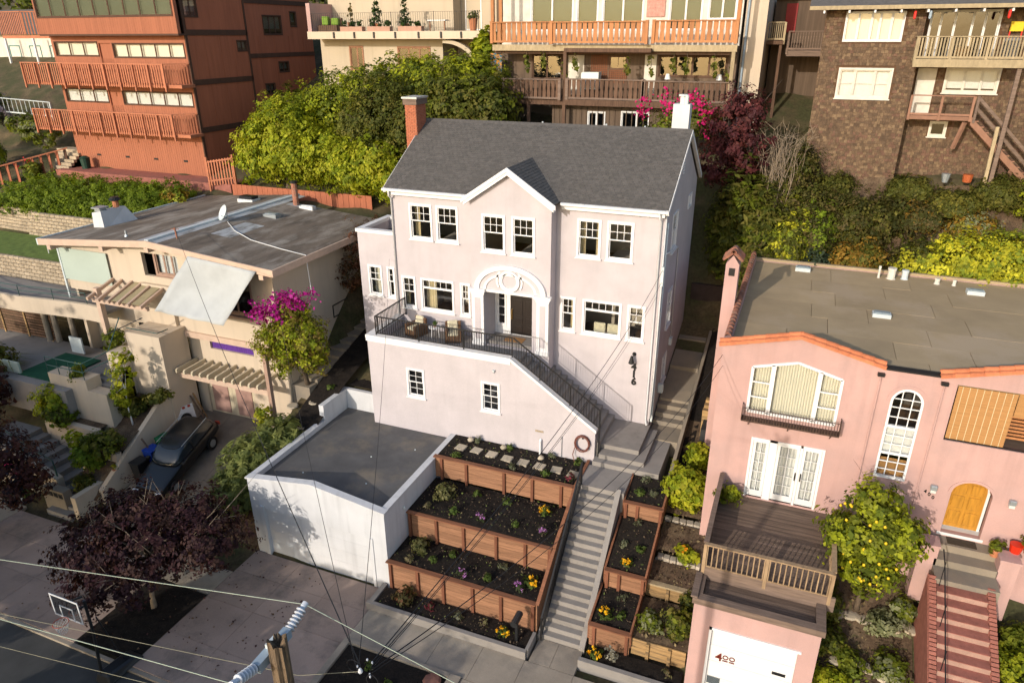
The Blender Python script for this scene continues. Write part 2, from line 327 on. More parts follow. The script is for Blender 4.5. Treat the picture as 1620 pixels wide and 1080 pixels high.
deckrail = M('weathered_rail_wood', (.30,.205,.12), .85, .25, 3, .01, 25, objvar=.15, stretch=(3,3,1))
deckbeam = M('dark_deck_beam', (.17,.12,.092), .88, .3, 2, .01, 25, objvar=.1, stretch=(.6,6,6))
redsid = M('red_stained_siding', (.33,.122,.066), .8, .12, 1.2, .0, 20, objvar=.05, stretch=(4,4,.3), fine=.06)
redsid_d = M('red_stained_siding_side', (.36,.12,.062), .8, .14, 1.2, .0, 20, objvar=.05, stretch=(4,4,.3), fine=.06)
redrail = M('red_stained_rail', (.42,.155,.08), .75, .15, 3, objvar=.08)
brownband = M('dark_brown_trim', (.085,.042,.026), .8, .15, 3)
orangew = M('orange_stained_wood', (.40,.175,.07), .7, .2, 3, .005, 25, objvar=.14, stretch=(5,5,.6))
brownw = M('dark_stained_wood', (.115,.066,.042), .85, .35, 3, .01, 25, objvar=.25, stretch=(5,5,.6))
brownsid = M('brown_board_siding', (.115,.080,.055), .88, .25, 1.5, .008, 20, objvar=.1, stretch=(5,5,.3))
shingw = [M('wall_shingle_%s' % s, c, .92, .3, 5, .01, 30, fine=.25) for s, c in (('brown',(.13,.085,.052)),('dark',(.10,.066,.042)),('tan',(.17,.115,.068)),('red',(.13,.074,.05)))]
greyw = M('silvered_rail_wood', (.34,.27,.165), .88, .2, 3, .006, 25, objvar=.15, stretch=(3,3,1))
bricks = M('red_brick', (.35,.115,.06), .9, .2, 6, .01, 30, objvar=.2)
brickst = M('brick_step', (.30,.115,.085), .9, .2, 4, .01, 30, objvar=.12, fine=.12)
mortar = M('mortar', (.40,.34,.29), .95, .1, 6)
tile = M('terracotta_tile', (.52,.17,.075), .75, .15, 5, .006, 25, objvar=.16, fine=.1)
tile_d = M('weathered_terracotta_tile', (.30,.125,.078), .85, .3, 5, .006, 25, objvar=.2, col2=(.20,.14,.11), c2scale=6)
metal = M('galvanised_metal', (.42,.46,.48), .4, .12, 4, metal=.6)
metal_l = M('light_painted_metal', (.55,.60,.60), .5, .1, 4)
plastic_b = M('black_plastic', (.013,.014,.016), .4, .1, 4, spec=.5)
wicker = M('brown_wicker', (.14,.075,.04), .8, .3, 30, .01, 60)
cushion = M('cream_cushion', (.55,.50,.36), .95, .1, 8, .006, 80)
doorblk = M('black_door_paint', (.018,.013,.011), .35, .1, 4, spec=.5)
brass = M('brass', (.5,.33,.12), .3, .05, 4, metal=1)
coir = M('coir_mat', (.36,.19,.075), .97, .2, 20, .01, 80)
oak = M('oak_floor', (.22,.12,.055), .5, .3, 2, stretch=(.6,6,1))
roomw = M('room_wall', (.58,.49,.37), .9, .03, 1)
curt = M('cream_curtain', (.60,.50,.31), .95, .08, 3, stretch=(6,6,.4))
curt_y = M('pale_yellow_curtain', (.74,.70,.58), .95, .06, 3, stretch=(8,8,.3))
curt_w = M('white_curtain', (.68,.68,.66), .95, .05, 3, stretch=(8,8,.3))
blind_b = M('bamboo_blind', (.38,.20,.075), .85, .2, 2, .01, 40, stretch=(.6,1,30), fine=.15)
bedm = M('bed_linen', (.42,.37,.32), .95, .1, 3)
stone = M('pale_stepping_stone', (.42,.36,.27), .92, .12, 3, .008, 40, objvar=.1, fine=.1)
blockst = M('split_face_block', (.42,.37,.30), .95, .18, 4, .03, 18, objvar=.12, fine=.15)
tanblock = M('tan_retaining_block', (.37,.30,.21), .95, .18, 3, .03, 14, objvar=.14, fine=.15)
gl = glass('window_glass'); gl_dark = glass('dark_window_glass', (.62,.65,.67), .04); gl_ref = glass('reflective_glass', (.78,.82,.80), .05, 1.45, (.42,.47,.44))
frost = M('frosted_green_screen', (.44,.51,.44), .35, .04, 1, spec=.5)
sailm = M('grey_shade_sail', (.42,.435,.43), .8, .08, 1.2, .006, 12)
greenrail = M('dark_green_rail', (.02,.07,.06), .45, .1, 4, spec=.5)
turf = M('artificial_turf', (.12,.17,.035), .95, .25, 3, .03, 60, fine=.3)
turf_d = M('dark_green_turf', (.012,.075,.04), .95, .2, 3, .02, 60)
bark = M('bark', (.13,.095,.065), .95, .25, 6, .03, 18); bark_l = M('pale_bark', (.27,.21,.15), .95, .2, 6, .02, 18); bark_d = M('dark_bark', (.07,.05,.04), .95, .25, 6, .03, 18)
pottc = M('terracotta_pot', (.42,.17,.085), .85, .12, 5)
wire_m = M('black_cable', (.012,.012,.014), .6, .05, 4); wire_g = M('pale_green_wire', (.27,.32,.25), .5, .05, 4)
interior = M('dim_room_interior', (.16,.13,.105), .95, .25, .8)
polew = M('weathered_pole_wood', (.13,.092,.058), .95, .6, 3, .08, 16, stretch=(9,9,.4), fine=.4)
skyl = M('skylight_acrylic', (.26,.31,.33), .3, .08, 3, spec=.5)
porcelain = M('white_porcelain', (.50,.53,.58), .25, .05, 4, spec=.5)
armm = M('blue_grey_fibreglass', (.30,.37,.43), .6, .12, 5)
paintw = M('white_gloss_paint', (.68,.68,.67), .4, .03, 3)
LM = leafmat('leaf_surface'); LMF = leafmat('flower_petal', .25); LMD = leafmat('dry_leaf', .15, .8)
# ------------------------------------------------------------------ ground and hill
def lerp_pts(p, y):
    if y <= p[0][0]: return p[0][1]
    for (a, b), (c, d) in zip(p, p[1:]):
        if y <= c: return b+(d-b)*(y-a)/(c-a)
    return p[-1][1]
PM = [(-9.2,-6.05),(-4.7,-4.35),(-2.9,-2.6),(8,1.6),(9,3.4),(12.2,7.7),(15,9.4),(20,11.4),(40,20),(90,38)]   # under and behind the pale house
PR = [(-9.75,-6.05),(-9.4,-5.4),(-2,-2.1),(8,1.7),(11.3,7.8),(13,8.2),(20,11.2),(40,20),(90,38)]               # by the pink house
PL = [(-10.8,-6.05),(-3,-4.05),(-2.2,-2.5),(2.2,2.9),(4,3.9),(9.8,5.5),(13,6.3),(17,8.9),(22,11),(40,19),(90,38)]  # by the cream house
PG = [(-9.2,-6.05),(-5.2,-3.1),(-3.6,-2.0),(4,.25),(8,1.5),(9.5,5.0),(13,6.3),(17,9),(22,11),(40,19),(90,38)]     # gap between the two
def ground_z(x, y):
    def s(a, b): t = min(1, max(0, (x-a)/(b-a))); return t*t*(3-2*t)
    zl, zg, zm, zr = lerp_pts(PL,y), lerp_pts(PG,y), lerp_pts(PM,y), lerp_pts(PR,y)
    z = zl+(zg-zl)*s(-4.7,-4.2); z = z+(zm-z)*s(-.6,.4); z = z+(zr-z)*s(15.9,16.1)
    if -2.3 < x < 4.4 and y < -1.8: z = min(z, -3.2)
    if 0 < x < 15.9 and -3.2 < y < 8.4: z -= .8
    k = min(1, max(0, (y+9)/2))
    return z+(.10*math.sin(x*1.7+y*.9)+.07*math.sin(x*.8-y*1.9))*k*(0 if -3 < x < 15.9 and y < 8 else 1)
def axis(a, b, step, far, fstep):
    v = [a]
    while v[-1] < b: v.append(v[-1]+step)
    while v[-1] < far: v.append(v[-1]+fstep)
    return v
gx = axis(-45, 34, .5, 90, 4); gx = [-90+4*i for i in range(12)]+gx; gy = axis(-12, 16, .4, 92, 3); gy = [-80+8*i for i in range(8)]+gy
mb = MB(); nx = len(gx)
mb.v = [(x, y, ground_z(x,y)) for y in gy for x in gx]
mb.f = [(j*nx+i, j*nx+i+1, (j+1)*nx+i+1, (j+1)*nx+i) for j in range(len(gy)-1) for i in range(nx-1)]
me = bpy.data.meshes.new('ground'); me.from_pydata(mb.v, [], mb.f); me.materials.append(hillm); me.shade_smooth()
struct(put('ground', me))
# street, pavements, driveways
mb = MB(); mb.box(-70, 60, -24, -15.75, -6.3, -6.0); st = struct(mb.build('street', asphalt))
mb = MB(); mb.box(-70, 60, -15.75, -15.6, -6.3, -5.9); struct(mb.build('kerb', walkc))
def slabs(name, xs, ys, mat, zf, bevel=.006, skip=None):
    root = None
    for i in range(len(xs)-1):
        for j in range(len(ys)-1):
            if skip and skip((xs[i]+xs[i+1])/2, (ys[j]+ys[j+1])/2): continue
            x0,x1,y0,y1 = xs[i]+.006,xs[i+1]-.006,ys[j]+.006,ys[j+1]-.006; m = MB()
            P = [(x0,y0),(x1,y0),(x1,y1),(x0,y1)]; m.hexa([(a,b,zf(a,b)-.2) for a,b in P]+[(a,b,zf(a,b)) for a,b in P])
            if root is None: root = struct(m.build(name, mat))
            else: m.build('slab', mat, root)
    return root
zs = lambda x, y: -5.86 if y > -15.6 else -5.86
slabs('driveway', [-2.3,.0,2.0,4.05], [-15.6,-13.9,-12.0,-10.35,-9.05], concp, zs)
slabs('sidewalk', [4.05,5.7,7.3,8.9,10.5,12.3,14.1,15.9], [-11.75,-10.22], walkc, zs)
slabs('walkway', [8.75,10.5], [-15.6,-13.7,-11.76], walkc, zs)
slabs('walkway', [10.51,12.3,14.2,16,18,20], [-15.6,-13.7,-11.76], walkc, zs)
slabs('stair_apron', [10.62,11.4,12.3], [-10.21,-9.08], walkc, zs)
slabs('sidewalk', [-5.1,-3.7,-2.31], [-11.9,-10.5], walkc, lambda x,y: -5.85)
zd = lambda x, y: -5.86+max(0, (y+11.0))*.268
slabs('sloping_driveway', [-10.4,-8.7,-7.0,-5.1], [-10.9,-9.0,-7.0,-5.0,-2.55], M('old_drive_concrete', (.175,.15,.122), .92, .18, .7, .006, 50, fine=.12, col2=(.11,.095,.08), c2scale=.8, c2lo=.48, c2hi=.7), zd)
slabs('driveway', [-14.5,-12.0,-9.6,-7.4,-5.1], [-15.6,-13.8,-12.3,-10.92], concp, lambda x,y: -5.865)
slabs('sidewalk', [-22,-19.5,-17,-14.52], [-12.3,-10.6], walkc, lambda x,y: -5.87)
# planting strips by the street
def bed(name, x0, x1, y0, y1, z, mat, seed=0, amp=.05):
    rg = random.Random(seed); nx, ny = max(4,int((x1-x0)/.14)), max(4,int((y1-y0)/.14)); m = MB()
    zf = z if callable(z) else (lambda x,y: z)
    for j in range(ny+1):
        for i in range(nx+1):
            x = x0+(x1-x0)*i/nx; y = y0+(y1-y0)*j/ny; e = min(i,nx-i,j,ny-j)
            m.v.append((x, y, zf(x,y)+(rg.uniform(-1,1)*amp if e else 0)))
    m.f = [(j*(nx+1)+i, j*(nx+1)+i+1, (j+1)*(nx+1)+i+1, (j+1)*(nx+1)+i) for j in range(ny) for i in range(nx)]
    me = bpy.data.meshes.new(name); me.from_pydata(m.v, [], m.f); me.materials.append(mat); me.shade_smooth()
    return struct(put(name, me))
bed('planting_strip', -5.1, -2.32, -15.5, -11.95, -5.85, soil, 1)
bed('planting_strip', 4.32, 8.3, -15.5, -11.95, -5.85, soil, 2)
bed('planting_strip', -18, -14.55, -15.5, -12.4, -5.85, soil, 3)
def kerbbox(name, parts, mat=walkc):
    m = MB()
    for p in parts: m.box(*p)
    return struct(m.build(name, mat))
kerbbox('bed_kerb', [(4.06,4.3,-15.6,-11.77,-6.1,-5.76),(8.32,8.74,-15.6,-11.77,-6.1,-5.78),(4.301,8.319,-11.93,-11.77,-6.1,-5.76)])
# ================================================================== the pale house, number 416
H = thing('stucco_house', 'pale pinkish stucco house with dark shingle gable roof and number 416', 'house', (6.2,0,-2))
F0 = Face('F', 0); W = 12.4
up_l = [(.911,2.07,5.91,7.55),(2.27,3.362,5.91,7.55)]; up_r = [(8.82,9.85,5.91,7.55),(10.09,11.2,5.91,7.55)]
gr_l = [(.28,1.04,2.5,4.09),(1.30,3.03,2.5,4.09),(3.35,3.86,2.5,4.09)]; gr_r = [(8.18,8.86,2.5,4.09),(9.17,10.89,2.5,4.09),(11.13,11.89,2.5,4.09)]
wall(H, 'front_wall', F0, 0, W, -2.4, 8.05, [inner(h) for h in up_l+up_r+gr_l+gr_r]+[(4.4,7.8,1.55,7.7)], stucco)
for h in up_l+up_r: window(H, F0, *h, ('dh',3,2), trim, gl)
for h, s in zip(gr_l+gr_r, [('dh',2,2),('pic',5),('dh',2,2)]*2): window(H, F0, *h, s, trim, gl)
# right side wall, back wall, left wall
FR = Face('R', W)
side = [(1.75,2.95,5.95,7.6),(2.1,3.15,2.35,4.1),(2.2,3.15,-.45,.9)]
wall(H, 'side_wall', FR, .001, 7.85, -2.4, 8.05, [inner(h) for h in side]+[(5.65,6.5,7.05,7.6)], stucco)
for h in side: window(H, FR, *h, ('dh',2,2), trim, gl)
window(H, FR, 5.6, 6.55, 7.0, 7.65, ('grid',1,1), trim, gl, sill=False)
for xx in (W, .2):
    MB().prism([(xx-.2,0,8.051),(xx-.2,7.85,8.051),(xx-.2,3.95,10.42)], (.2,0,0)).build('gable_wall', stucco, H)
MB().box(0,.2,.2,7.85,-2,8.05).build('side_wall', stucco, H); MB().box(.201,W-.2,7.65,7.85,-2,8.049).build('rear_wall', stucco, H)
mb = MB(); [FR.box(mb, 3.25, 3.55, .001, .03, 9.0+.12*i, 9.07+.12*i) for i in range(8)]; mb.build('louvre', trim, H)
# floors and room walls behind the windows
for z in (1.3, 5.0, 7.9): MB().box(.21,W-.21,.21,7.6,z-.15,z).build('room_floor', oak if z < 7 else roomw, H)
for x in (4.2, 7.95):
    MB().box(x-.05,x+.05,.22,7.6,1.31,4.84).build('room_wall', roomw, H); MB().box(x-.05,x+.05,.22,7.6,5.01,7.74).build('room_wall', roomw, H)
MB().box(.22,W-.22,4.2,4.3,1.31,7.7).build('room_wall', roomw, H)
def curtain(parent, x0, x1, y, z0, z1, mat, n=None):
    n = n or max(4, int((x1-x0)/.07)); m = MB(); k = len(m.v)
    for i in range(n+1):
        x = x0+(x1-x0)*i/n; yy = y+.03*(1 if i % 2 else -1); m.v += [(x,yy,z0),(x,yy,z1)]
    m.f = [(2*i,2*i+2,2*i+3,2*i+1) for i in range(n)]
    return m.build('curtain', mat, parent)
for x0,x1,z0,z1 in [(1.0,1.25,5.1,7.6),(1.75,2.0,5.1,7.6),(3.1,3.3,5.1,7.6),(8.9,9.1,5.1,7.6),(9.55,9.8,5.1,7.6),(11.0,11.25,5.1,7.6),(1.4,1.9,1.4,4.1),(8.55,8.8,1.4,4.1),(11.7,11.95,1.4,4.1),(.3,.5,1.4,4.1)]: curtain(H, x0, x1, .4, z0, z1, curt)
def bedthing(x0, x1, y0, y1, z, label):
    b = thing('bed', label, 'bed', ((x0+x1)/2,(y0+y1)/2,z), 'beds behind the upper windows')
    MB().box(x0,x1,y0,y1,z,z+.45).build('bed_base', bedm, b); MB().box(x0-.04,x1+.04,y0-.04,y1-.5,z+.451,z+.72).build('blanket', bedm, b, bevel=.08)
    for k in range(2): MB().box(x0+.1+k*(x1-x0)/2,x0+(k+1)*(x1-x0)/2-.06,y1-.48,y1-.05,z+.47,z+.68).build('pillow', cushion, b, bevel=.06)
bedthing(1.9,3.5,.9,3.0,5.0,'brown covered bed seen through the upper left window pair')
bedthing(6.1,7.6,.5,2.6,5.0,'pale bed seen through the window pair under the central gable')
bedthing(10.0,11.6,.8,2.9,5.0,'cream bed seen through the upper right window pair')
for k, x in enumerate((9.85, 10.45)):
    c = thing('dining_chair', ('left' if k == 0 else 'right')+' of the two cream dining chairs seen through the lower right window', 'chair', (x,.75,1.3), 'dining chairs behind the window')
    MB().box(x-.26,x+.26,.5,1.02,1.7,1.85).build('seat', cushion, c, bevel=.03); MB().box(x-.26,x+.26,.42,.52,1.72,2.92).build('backrest', cushion, c, bevel=.03)
    for sx in (-.22,.22):
        for sy in (.48,.96): MB().box(x+sx-.02,x+sx+.02,sy-.02,sy+.02,1.301,1.7).build('leg', brownw, c)
t = thing('dining_table', 'dark dining table seen through the lower right picture window', 'table', (10.1,1.9,1.3))
MB().box(9.2,11.1,1.3,2.5,2.0,2.06).build('table_top', brownw, t)
for sx in (9.3,11.0):
    for sy in (1.4,2.4): MB().box(sx-.04,sx+.04,sy-.04,sy+.04,1.301,2.0).build('leg', brownw, t)
# ---- central bay with gable
FB = Face('F', -.7); BX0, BX1 = 4.27, 7.93
bayw = [(4.81,5.89,5.91,7.55),(6.18,7.23,5.91,7.55)]
wall(H, 'bay_wall', FB, BX0, BX1, -2.4, 8.0, [inner(h) for h in bayw]+[(4.86,7.12,1.55,4.12)], stucco)
for h in bayw: window(H, FB, *h, ('dh',3,2), trim, gl)
for x in (BX0, BX1-.2): MB().box(x,x+.2,-.5,-.001,-2.4,8.0).build('bay_side_wall', stucco, H)
MB().prism([(BX0,-.7,8.001),(BX1,-.7,8.001),(6.1,-.7,9.30)], (0,.2,0)).build('bay_gable', stucco, H)
# cross-gable roof over the bay
def roofslab(pts, th, mat, name):
    n = (Vector(pts[1])-Vector(pts[0])).cross(Vector(pts[2])-Vector(pts[0])).normalized()
    if n.z < 0: n = -n
    return MB().prism(pts, -n*th).build(name, mat, H)
def shingles(parent, o, ea, eb, la, lb, course=.14, tabw=.24, seed=0, clip=None):
    """asphalt shingle tabs in overlapping courses on the plane o + a*ea + b*eb; joined, too small to pick apart"""
    rg = random.Random(seed); o = Vector(o); ea = Vector(ea); eb = Vector(eb); n = ea.cross(eb).normalized()
    if n.z < 0: n = -n
    ms = [MB(), MB(), MB()]; k = 0; b = 0
    while b < lb-.02:
        a = -(k % 3)*tabw/3; b1 = min(b+course*1.25, lb)
        while a < la:
            a0, a1 = max(a, 0)+.004, min(a+tabw, la)-.004
            if a1-a0 > .03 and (clip is None or clip((a0+a1)/2, b+course/2)):
                t = .012+rg.uniform(0,.006); dz = rg.uniform(-.008,.008)
                P = [o+ea*a0+eb*(b+dz), o+ea*a1+eb*(b+dz), o+ea*a1+eb*b1, o+ea*a0+eb*b1]
                rg.choice(ms).hexa([p+n*.001 for p in P]+[P[0]+n*(t+.006), P[1]+n*(t+.006), P[2]+n*.006, P[3]+n*.006])
            a += tabw
        b += course; k += 1
    for m, mt in zip(ms, shing): tag(m.build('shingles', mt, parent), kind='stuff')
yr, zr, ze, ye = 3.95, 10.74, 8.22, -.32; xo0, xo1 = -.14, 12.54
core_m = shing[2]
rf = roofslab([(xo0,ye,ze),(xo1,ye,ze),(xo1,yr,zr),(xo0,yr,zr)], .12, core_m, 'roof')
roofslab([(xo0,8.2,ze),(xo1,8.2,ze),(xo1,yr+.001,zr),(xo0,yr+.001,zr)], .12, core_m, 'roof')
sl_ = math.hypot(yr-ye, zr-ze); eb = Vector((0,(yr-ye)/sl_,(zr-ze)/sl_))
gw, gp = 2.03, 9.55   # cross gable half width at the eave, ridge height
def clip_main(a, b):
    x = xo0+a; z = ze+eb.z*b; return not (z < gp-.02 and abs(x-6.1) < (gp-z)/(gp-ze)*gw-.02 and z > ze-.2)
shingles(H, (xo0,ye,ze), (1,0,0), eb, xo1-xo0, sl_, seed=1, clip=clip_main)
shingles(H, (xo0,8.2,ze), (1,0,0), Vector((0,-eb.y,eb.z)), xo1-xo0, math.hypot(8.2-yr,zr-ze), seed=2, course=.3, tabw=.6)
mb = MB()
for i in range(43): x = xo0+i*.3; mb.prism([(x,yr-.16,zr-.075),(x,yr,zr+.03),(x,yr+.16,zr-.075)], (min(.297,xo1-x),0,0))
mb.build('ridge_cap', shing[0], H)
yb = -.97; ridge_back = ye+(gp-ze)/eb.z*eb.y
for s in (-1, 1):
    roofslab([(6.1,yb,gp),(6.1+s*gw,yb,ze-.02),(6.1+s*gw,-.30,ze-.02),(6.1,ridge_back,gp)], .1, core_m, 'gable_roof')
    L = math.hypot(gw, gp-ze); e2 = Vector((-s*gw/L,0,(gp-ze)/L))
    shingles(H, (6.1+s*gw,yb,ze-.01), (0,1,0), e2, ridge_back-yb, L, seed=5+s, clip=lambda a, b, L=L: yb+a < -.3+(ridge_back+.3)*(b/L)+.1)
    # raking trim, two stepped boards
    for dn, y0, y1, dz in ((.0,-1.03,-.972,0),(.09,-.99,-.701,-.14)):
        A = Vector((6.1, 0, gp+.02+dz)); B = Vector((6.1+s*(gw+.06-dn), 0, ze-.04+dz+dn*.5)); m = MB()
        m.hexa([(A.x,y0,A.z-.17),(B.x,y0,B.z-.17),(B.x,y1,B.z-.17),(A.x,y1,A.z-.17),(A.x,y0,A.z),(B.x,y0,B.z),(B.x,y1,B.z),(A.x,y1,A.z)]); m.build('rake_trim', trim, H)
# eave gutters and boxed cornice
for a, b in ((xo0-.03,4.02),(8.2,xo1+.03)):
    m = MB(); m.prism([(a,-.33,8.09),(a,-.45,8.1),(a,-.46,8.2),(a,-.33,8.21)], (b-a,0,0)); m.build('gutter', trim, H)
    MB().box(max(a,.0),min(b,W),-.24,-.001,7.9,8.085).build('cornice', trim, H)
for s, y in ((1,ye),(-1,8.2)):
    for x0, x1 in ((xo1-.1,xo1+.03),(xo0-.03,xo0+.1)):
        m = MB(); m.hexa([(x0,y,ze-.2),(x1,y,ze-.2),(x1,yr,zr-.2),(x0,yr,zr-.2),(x0,y,ze-.005),(x1,y,ze-.005),(x1,yr,zr-.005),(x0,yr,zr-.005)]); m.build('rake_trim', trim, H)
def downpipe(pts, r=.045, mat=stucco_w, parent=None): return MB().tube(pts, r, 8).build('downpipe', mat, parent or H, smooth=True)
downpipe([(.12,-.35,8.1),(.1,-.3,7.85),(.06,-.06,7.7),(.06,-.06,1.6)]); downpipe([(W-.2,-.35,8.1),(W-.16,-.3,7.85),(W-.14,-.07,7.7),(W-.14,-.07,-1.15),(W-.05,-.25,-1.32)])
downpipe([(W+.06,.25,7.6),(W+.06,.25,-.9),(W+.1,-.05,-1.2)], .05, metal_l); downpipe([(W+.03,.02,7.9),(W+.03,.02,-1.1)], .03, stucco_w)
downpipe([(W+.05,.3,6.3),(W+.05,3.6,5.75),(W+.05,3.7,1.2)], .03, stucco_w)
MB().box(W+.001,W+.14,3.55,3.85,1.0,1.35).build('meter_box', metal_l, H)
MB().box(W+.001,W+.25,1.5,1.75,-.55,-.1).build('gas_meter', metal_l, H, bevel=.04)
for x in (11.4, 11.78): MB().lathe([(.045,0),(.04,.05)], (x,-.03,7.84), 8).build('spotlight', iron, H)
# ---- arched entrance
cx0, cz0 = 6.1, 4.24
def arcband(a_o, b_o, a_i, b_i, y0, y1, name, mat, t0=0, t1=math.pi, n=28, cx=cx0, cz=cz0):
    m = MB()
    for i in range(n):
        P = []
        for t in (t0+(t1-t0)*i/n, t0+(t1-t0)*(i+1)/n):
            P.append(((cx+a_o*math.cos(t), cz+b_o*math.sin(t)), (cx+a_i*math.cos(t), cz+b_i*math.sin(t))))
        (o1,i1),(o2,i2) = P
        m.hexa([(*i1[:1],y0,i1[1]),(o1[0],y0,o1[1]),(o1[0],y1,o1[1]),(i1[0],y1,i1[1]),(i2[0],y0,i2[1]),(o2[0],y0,o2[1]),(o2[0],y1,o2[1]),(i2[0],y1,i2[1])])
    return m.build(name, mat, H, smooth=False)
arcband(1.66,1.17,1.44,.97,-.82,-.701,'archivolt',trim); arcband(1.44,.97,1.24,.79,-.745,-.702,'archivolt',stucco)
arcband(1.24,.79,1.13,.70,-.76,-.703,'archivolt',trim)
arcband(.48,.48,.38,.38,-.79,-.701,'roundel',trim,0,2*math.pi,32,cx0-.02,4.70); arcband(.40,.40,.33,.33,-.76,-.701,'roundel',trim,0,2*math.pi,32,cx0-.02,4.70)
for s in (-1,1):
    arcband(.62,.62,.54,.54,-.76,-.701,'tympanum_moulding',trim,-.55 if s>0 else math.pi-.75,.75 if s>0 else math.pi+.55,12,cx0-.02,4.70)
MB().box(4.9,7.3,-.78,-.701,4.12,4.24).build('lintel', trim, H)
for x0, x1 in ((4.3,4.86),(7.36,7.9)):
    m = MB(); m.box(x0,x1,-.80,-.701,1.5,3.95); m.build('pilaster', trim, H)
    MB().box(x0+.14,x1-.14,-.815,-.801,1.85,3.8).build('pilaster_panel', stucco, H)
    for i, (e, z0, z1) in enumerate(((.03,3.95,4.05),(.07,4.051,4.13),(.12,4.131,4.24))): MB().box(x0-e,x1+e,-.80-e,-.701,z0,z1).build('capital', trim, H)
    MB().box(x0-.04,x1+.04,-.85,-.701,1.5,1.68).build('pilaster_base', trim, H)
# recess: side walls, door, sidelight
MB().box(4.80,4.859,-.5,.5,1.56,4.15).build('recess_wall', stucco, H); MB().box(7.121,7.18,-.5,.5,1.56,4.15).build('recess_wall', stucco, H)
MB().box(4.8,7.18,-.5,.6,4.12,4.2).build('recess_ceiling', trim, H); MB().box(4.86,7.12,-.5,.75,1.45,1.7).build('threshold', conc, H)
FD = Face('F', .5)
wall(H, 'door_surround', FD, 4.86, 7.12, 1.7, 4.12, [(4.95,5.42,1.75,3.92),(5.62,6.92,1.72,3.92)], trim, .15)
window(H, FD, 4.95, 5.42, 2.1, 3.9, ('grid',1,4), trim, gl, cw=.05, sill=False)
MB().box(4.96,5.41,.52,.6,1.75,2.1).build('panel', trim, H)
d = MB(); d.box(5.63,6.91,.54,.6,1.73,3.91); d = d.build('front_door', doorblk, H)
for x in (5.78, 6.36):
    for z0, z1 in ((1.85,2.15),(2.25,2.55),(2.65,3.4),(3.5,3.8)):
        m = MB(); m.box(x,x+.42,.525,.5399,z0,z1); m.build('door_panel', doorblk, d, bevel=.013)
MB().box(5.66,5.72,.47,.538,2.45,2.95).build('handle', brass, d, bevel=.01)
# ---- annex on the left, with parapet
FA = Face('F', .05)
anw = [(-1.57,-.79,2.87,4.41),(-.52,-.09,2.87,4.41)]
wall(H, 'annex_wall', FA, -2.0, -.001, -2.2, 5.95, [inner(h) for h in anw], stucco)
window(H, FA, *anw[0], ('dh',2,2), trim, gl); window(H, FA, *anw[1], ('dh',1,2), trim, gl)
MB().box(-2,-1.8,.251,2.85,-1.5,5.95).build('annex_wall', stucco, H); MB().box(-1.799,-.001,2.65,2.85,-1.5,5.95).build('annex_wall', stucco, H)
MB().box(-1.799,-.001,.251,2.649,5.3,5.5).build('annex_roof', garroof, H); MB().box(-1.799,-.001,.26,2.64,2.1,2.2).build('room_floor', oak, H)
for b in ((-2.06,-1.76,-.01,2.91),(-1.759,-.002,-.01,.3),(-1.759,-.002,2.6,2.91)): MB().box(*b,5.951,6.11).build('parapet_cap', trim, H)
curtain(H, -1.5, -1.2, .5, 2.3, 4.4, curt_y); curtain(H, -.45, -.15, .5, 2.3, 4.4, curt_y)
# ---- terrace block with sloping stair wall
TY = -2.81; top = [(0.0,1.98),(6.96,1.98),(10.73,-.62),(10.73,-2.7),(0.0,-2.7)]
FT = Face('F', TY); bw = [(1.924,2.83,-.6,.83),(5.59,6.48,-.6,.83)]
wall(H, 'terrace_wall', FT, 0, 6.96, -2.7, 1.98, [inner(h) for h in bw], stucco)
MB().prism([(6.961,TY,1.98),(10.73,TY,-.62),(10.73,TY,-2.7),(6.961,TY,-2.7)], (0,.2,0)).build('stair_wall', stucco, H)
for h in bw: window(H, FT, *h, ('dh',2,2,2,2), trim, gl_dark)
MB().box(0,.2,TY+.201,-.001,-2.7,1.98).build('terrace_wall', stucco, H)
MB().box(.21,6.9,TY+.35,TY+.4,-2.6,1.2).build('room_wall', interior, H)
m = MB(); m.box(-.06,6.97,TY-.06,TY+.3,1.981,2.12); m.build('terrace_cap', trim, H); MB().box(-.06,6.97,TY-.035,TY-.001,1.82,1.98).build('terrace_band', trim, H)
m = MB(); s0, s1 = Vector((6.971,0,1.985)), Vector((10.78,0,-.64))
m.hexa([(s0.x,TY-.06,s0.z),(s1.x,TY-.06,s1.z),(s1.x,TY+.26,s1.z),(s0.x,TY+.26,s0.z),(s0.x,TY-.06,s0.z+.13),(s1.x,TY-.06,s1.z+.13),(s1.x,TY+.26,s1.z+.13),(s0.x,TY+.26,s0.z+.13)]); m.build('stair_wall_cap', trim, H)
MB().box(-.061,.26,TY+.301,-.001,1.981,2.12).build('terrace_cap', trim, H)
MB().box(.201,6.9,TY+.201,-.001,1.35,1.53).build('terrace_floor', conc, H); MB().box(4.86,7.12,-.699,-.501,1.35,1.53).build('terrace_floor', conc, H)
# upper flight along the wall
NR = 15; rise = (1.53+1.40)/NR; tread = .283
for k in range(NR-1):
    x1 = 10.86-k*tread; z = -1.40+(k+1)*rise; yb_ = -.702 if x1 <= BX1+.02 else -.002
    if x1-tread < BX1 < x1-.02:
        MB().box(BX1+.001,x1,TY+.201,-.002,-2.2,z).build('step', conc, H); MB().box(x1-tread,BX1,TY+.201,-.702,-2.2,z).build('step', conc, H)
    else: MB().box(x1-tread,x1,TY+.201,yb_,-2.2,z).build('step', conc, H)
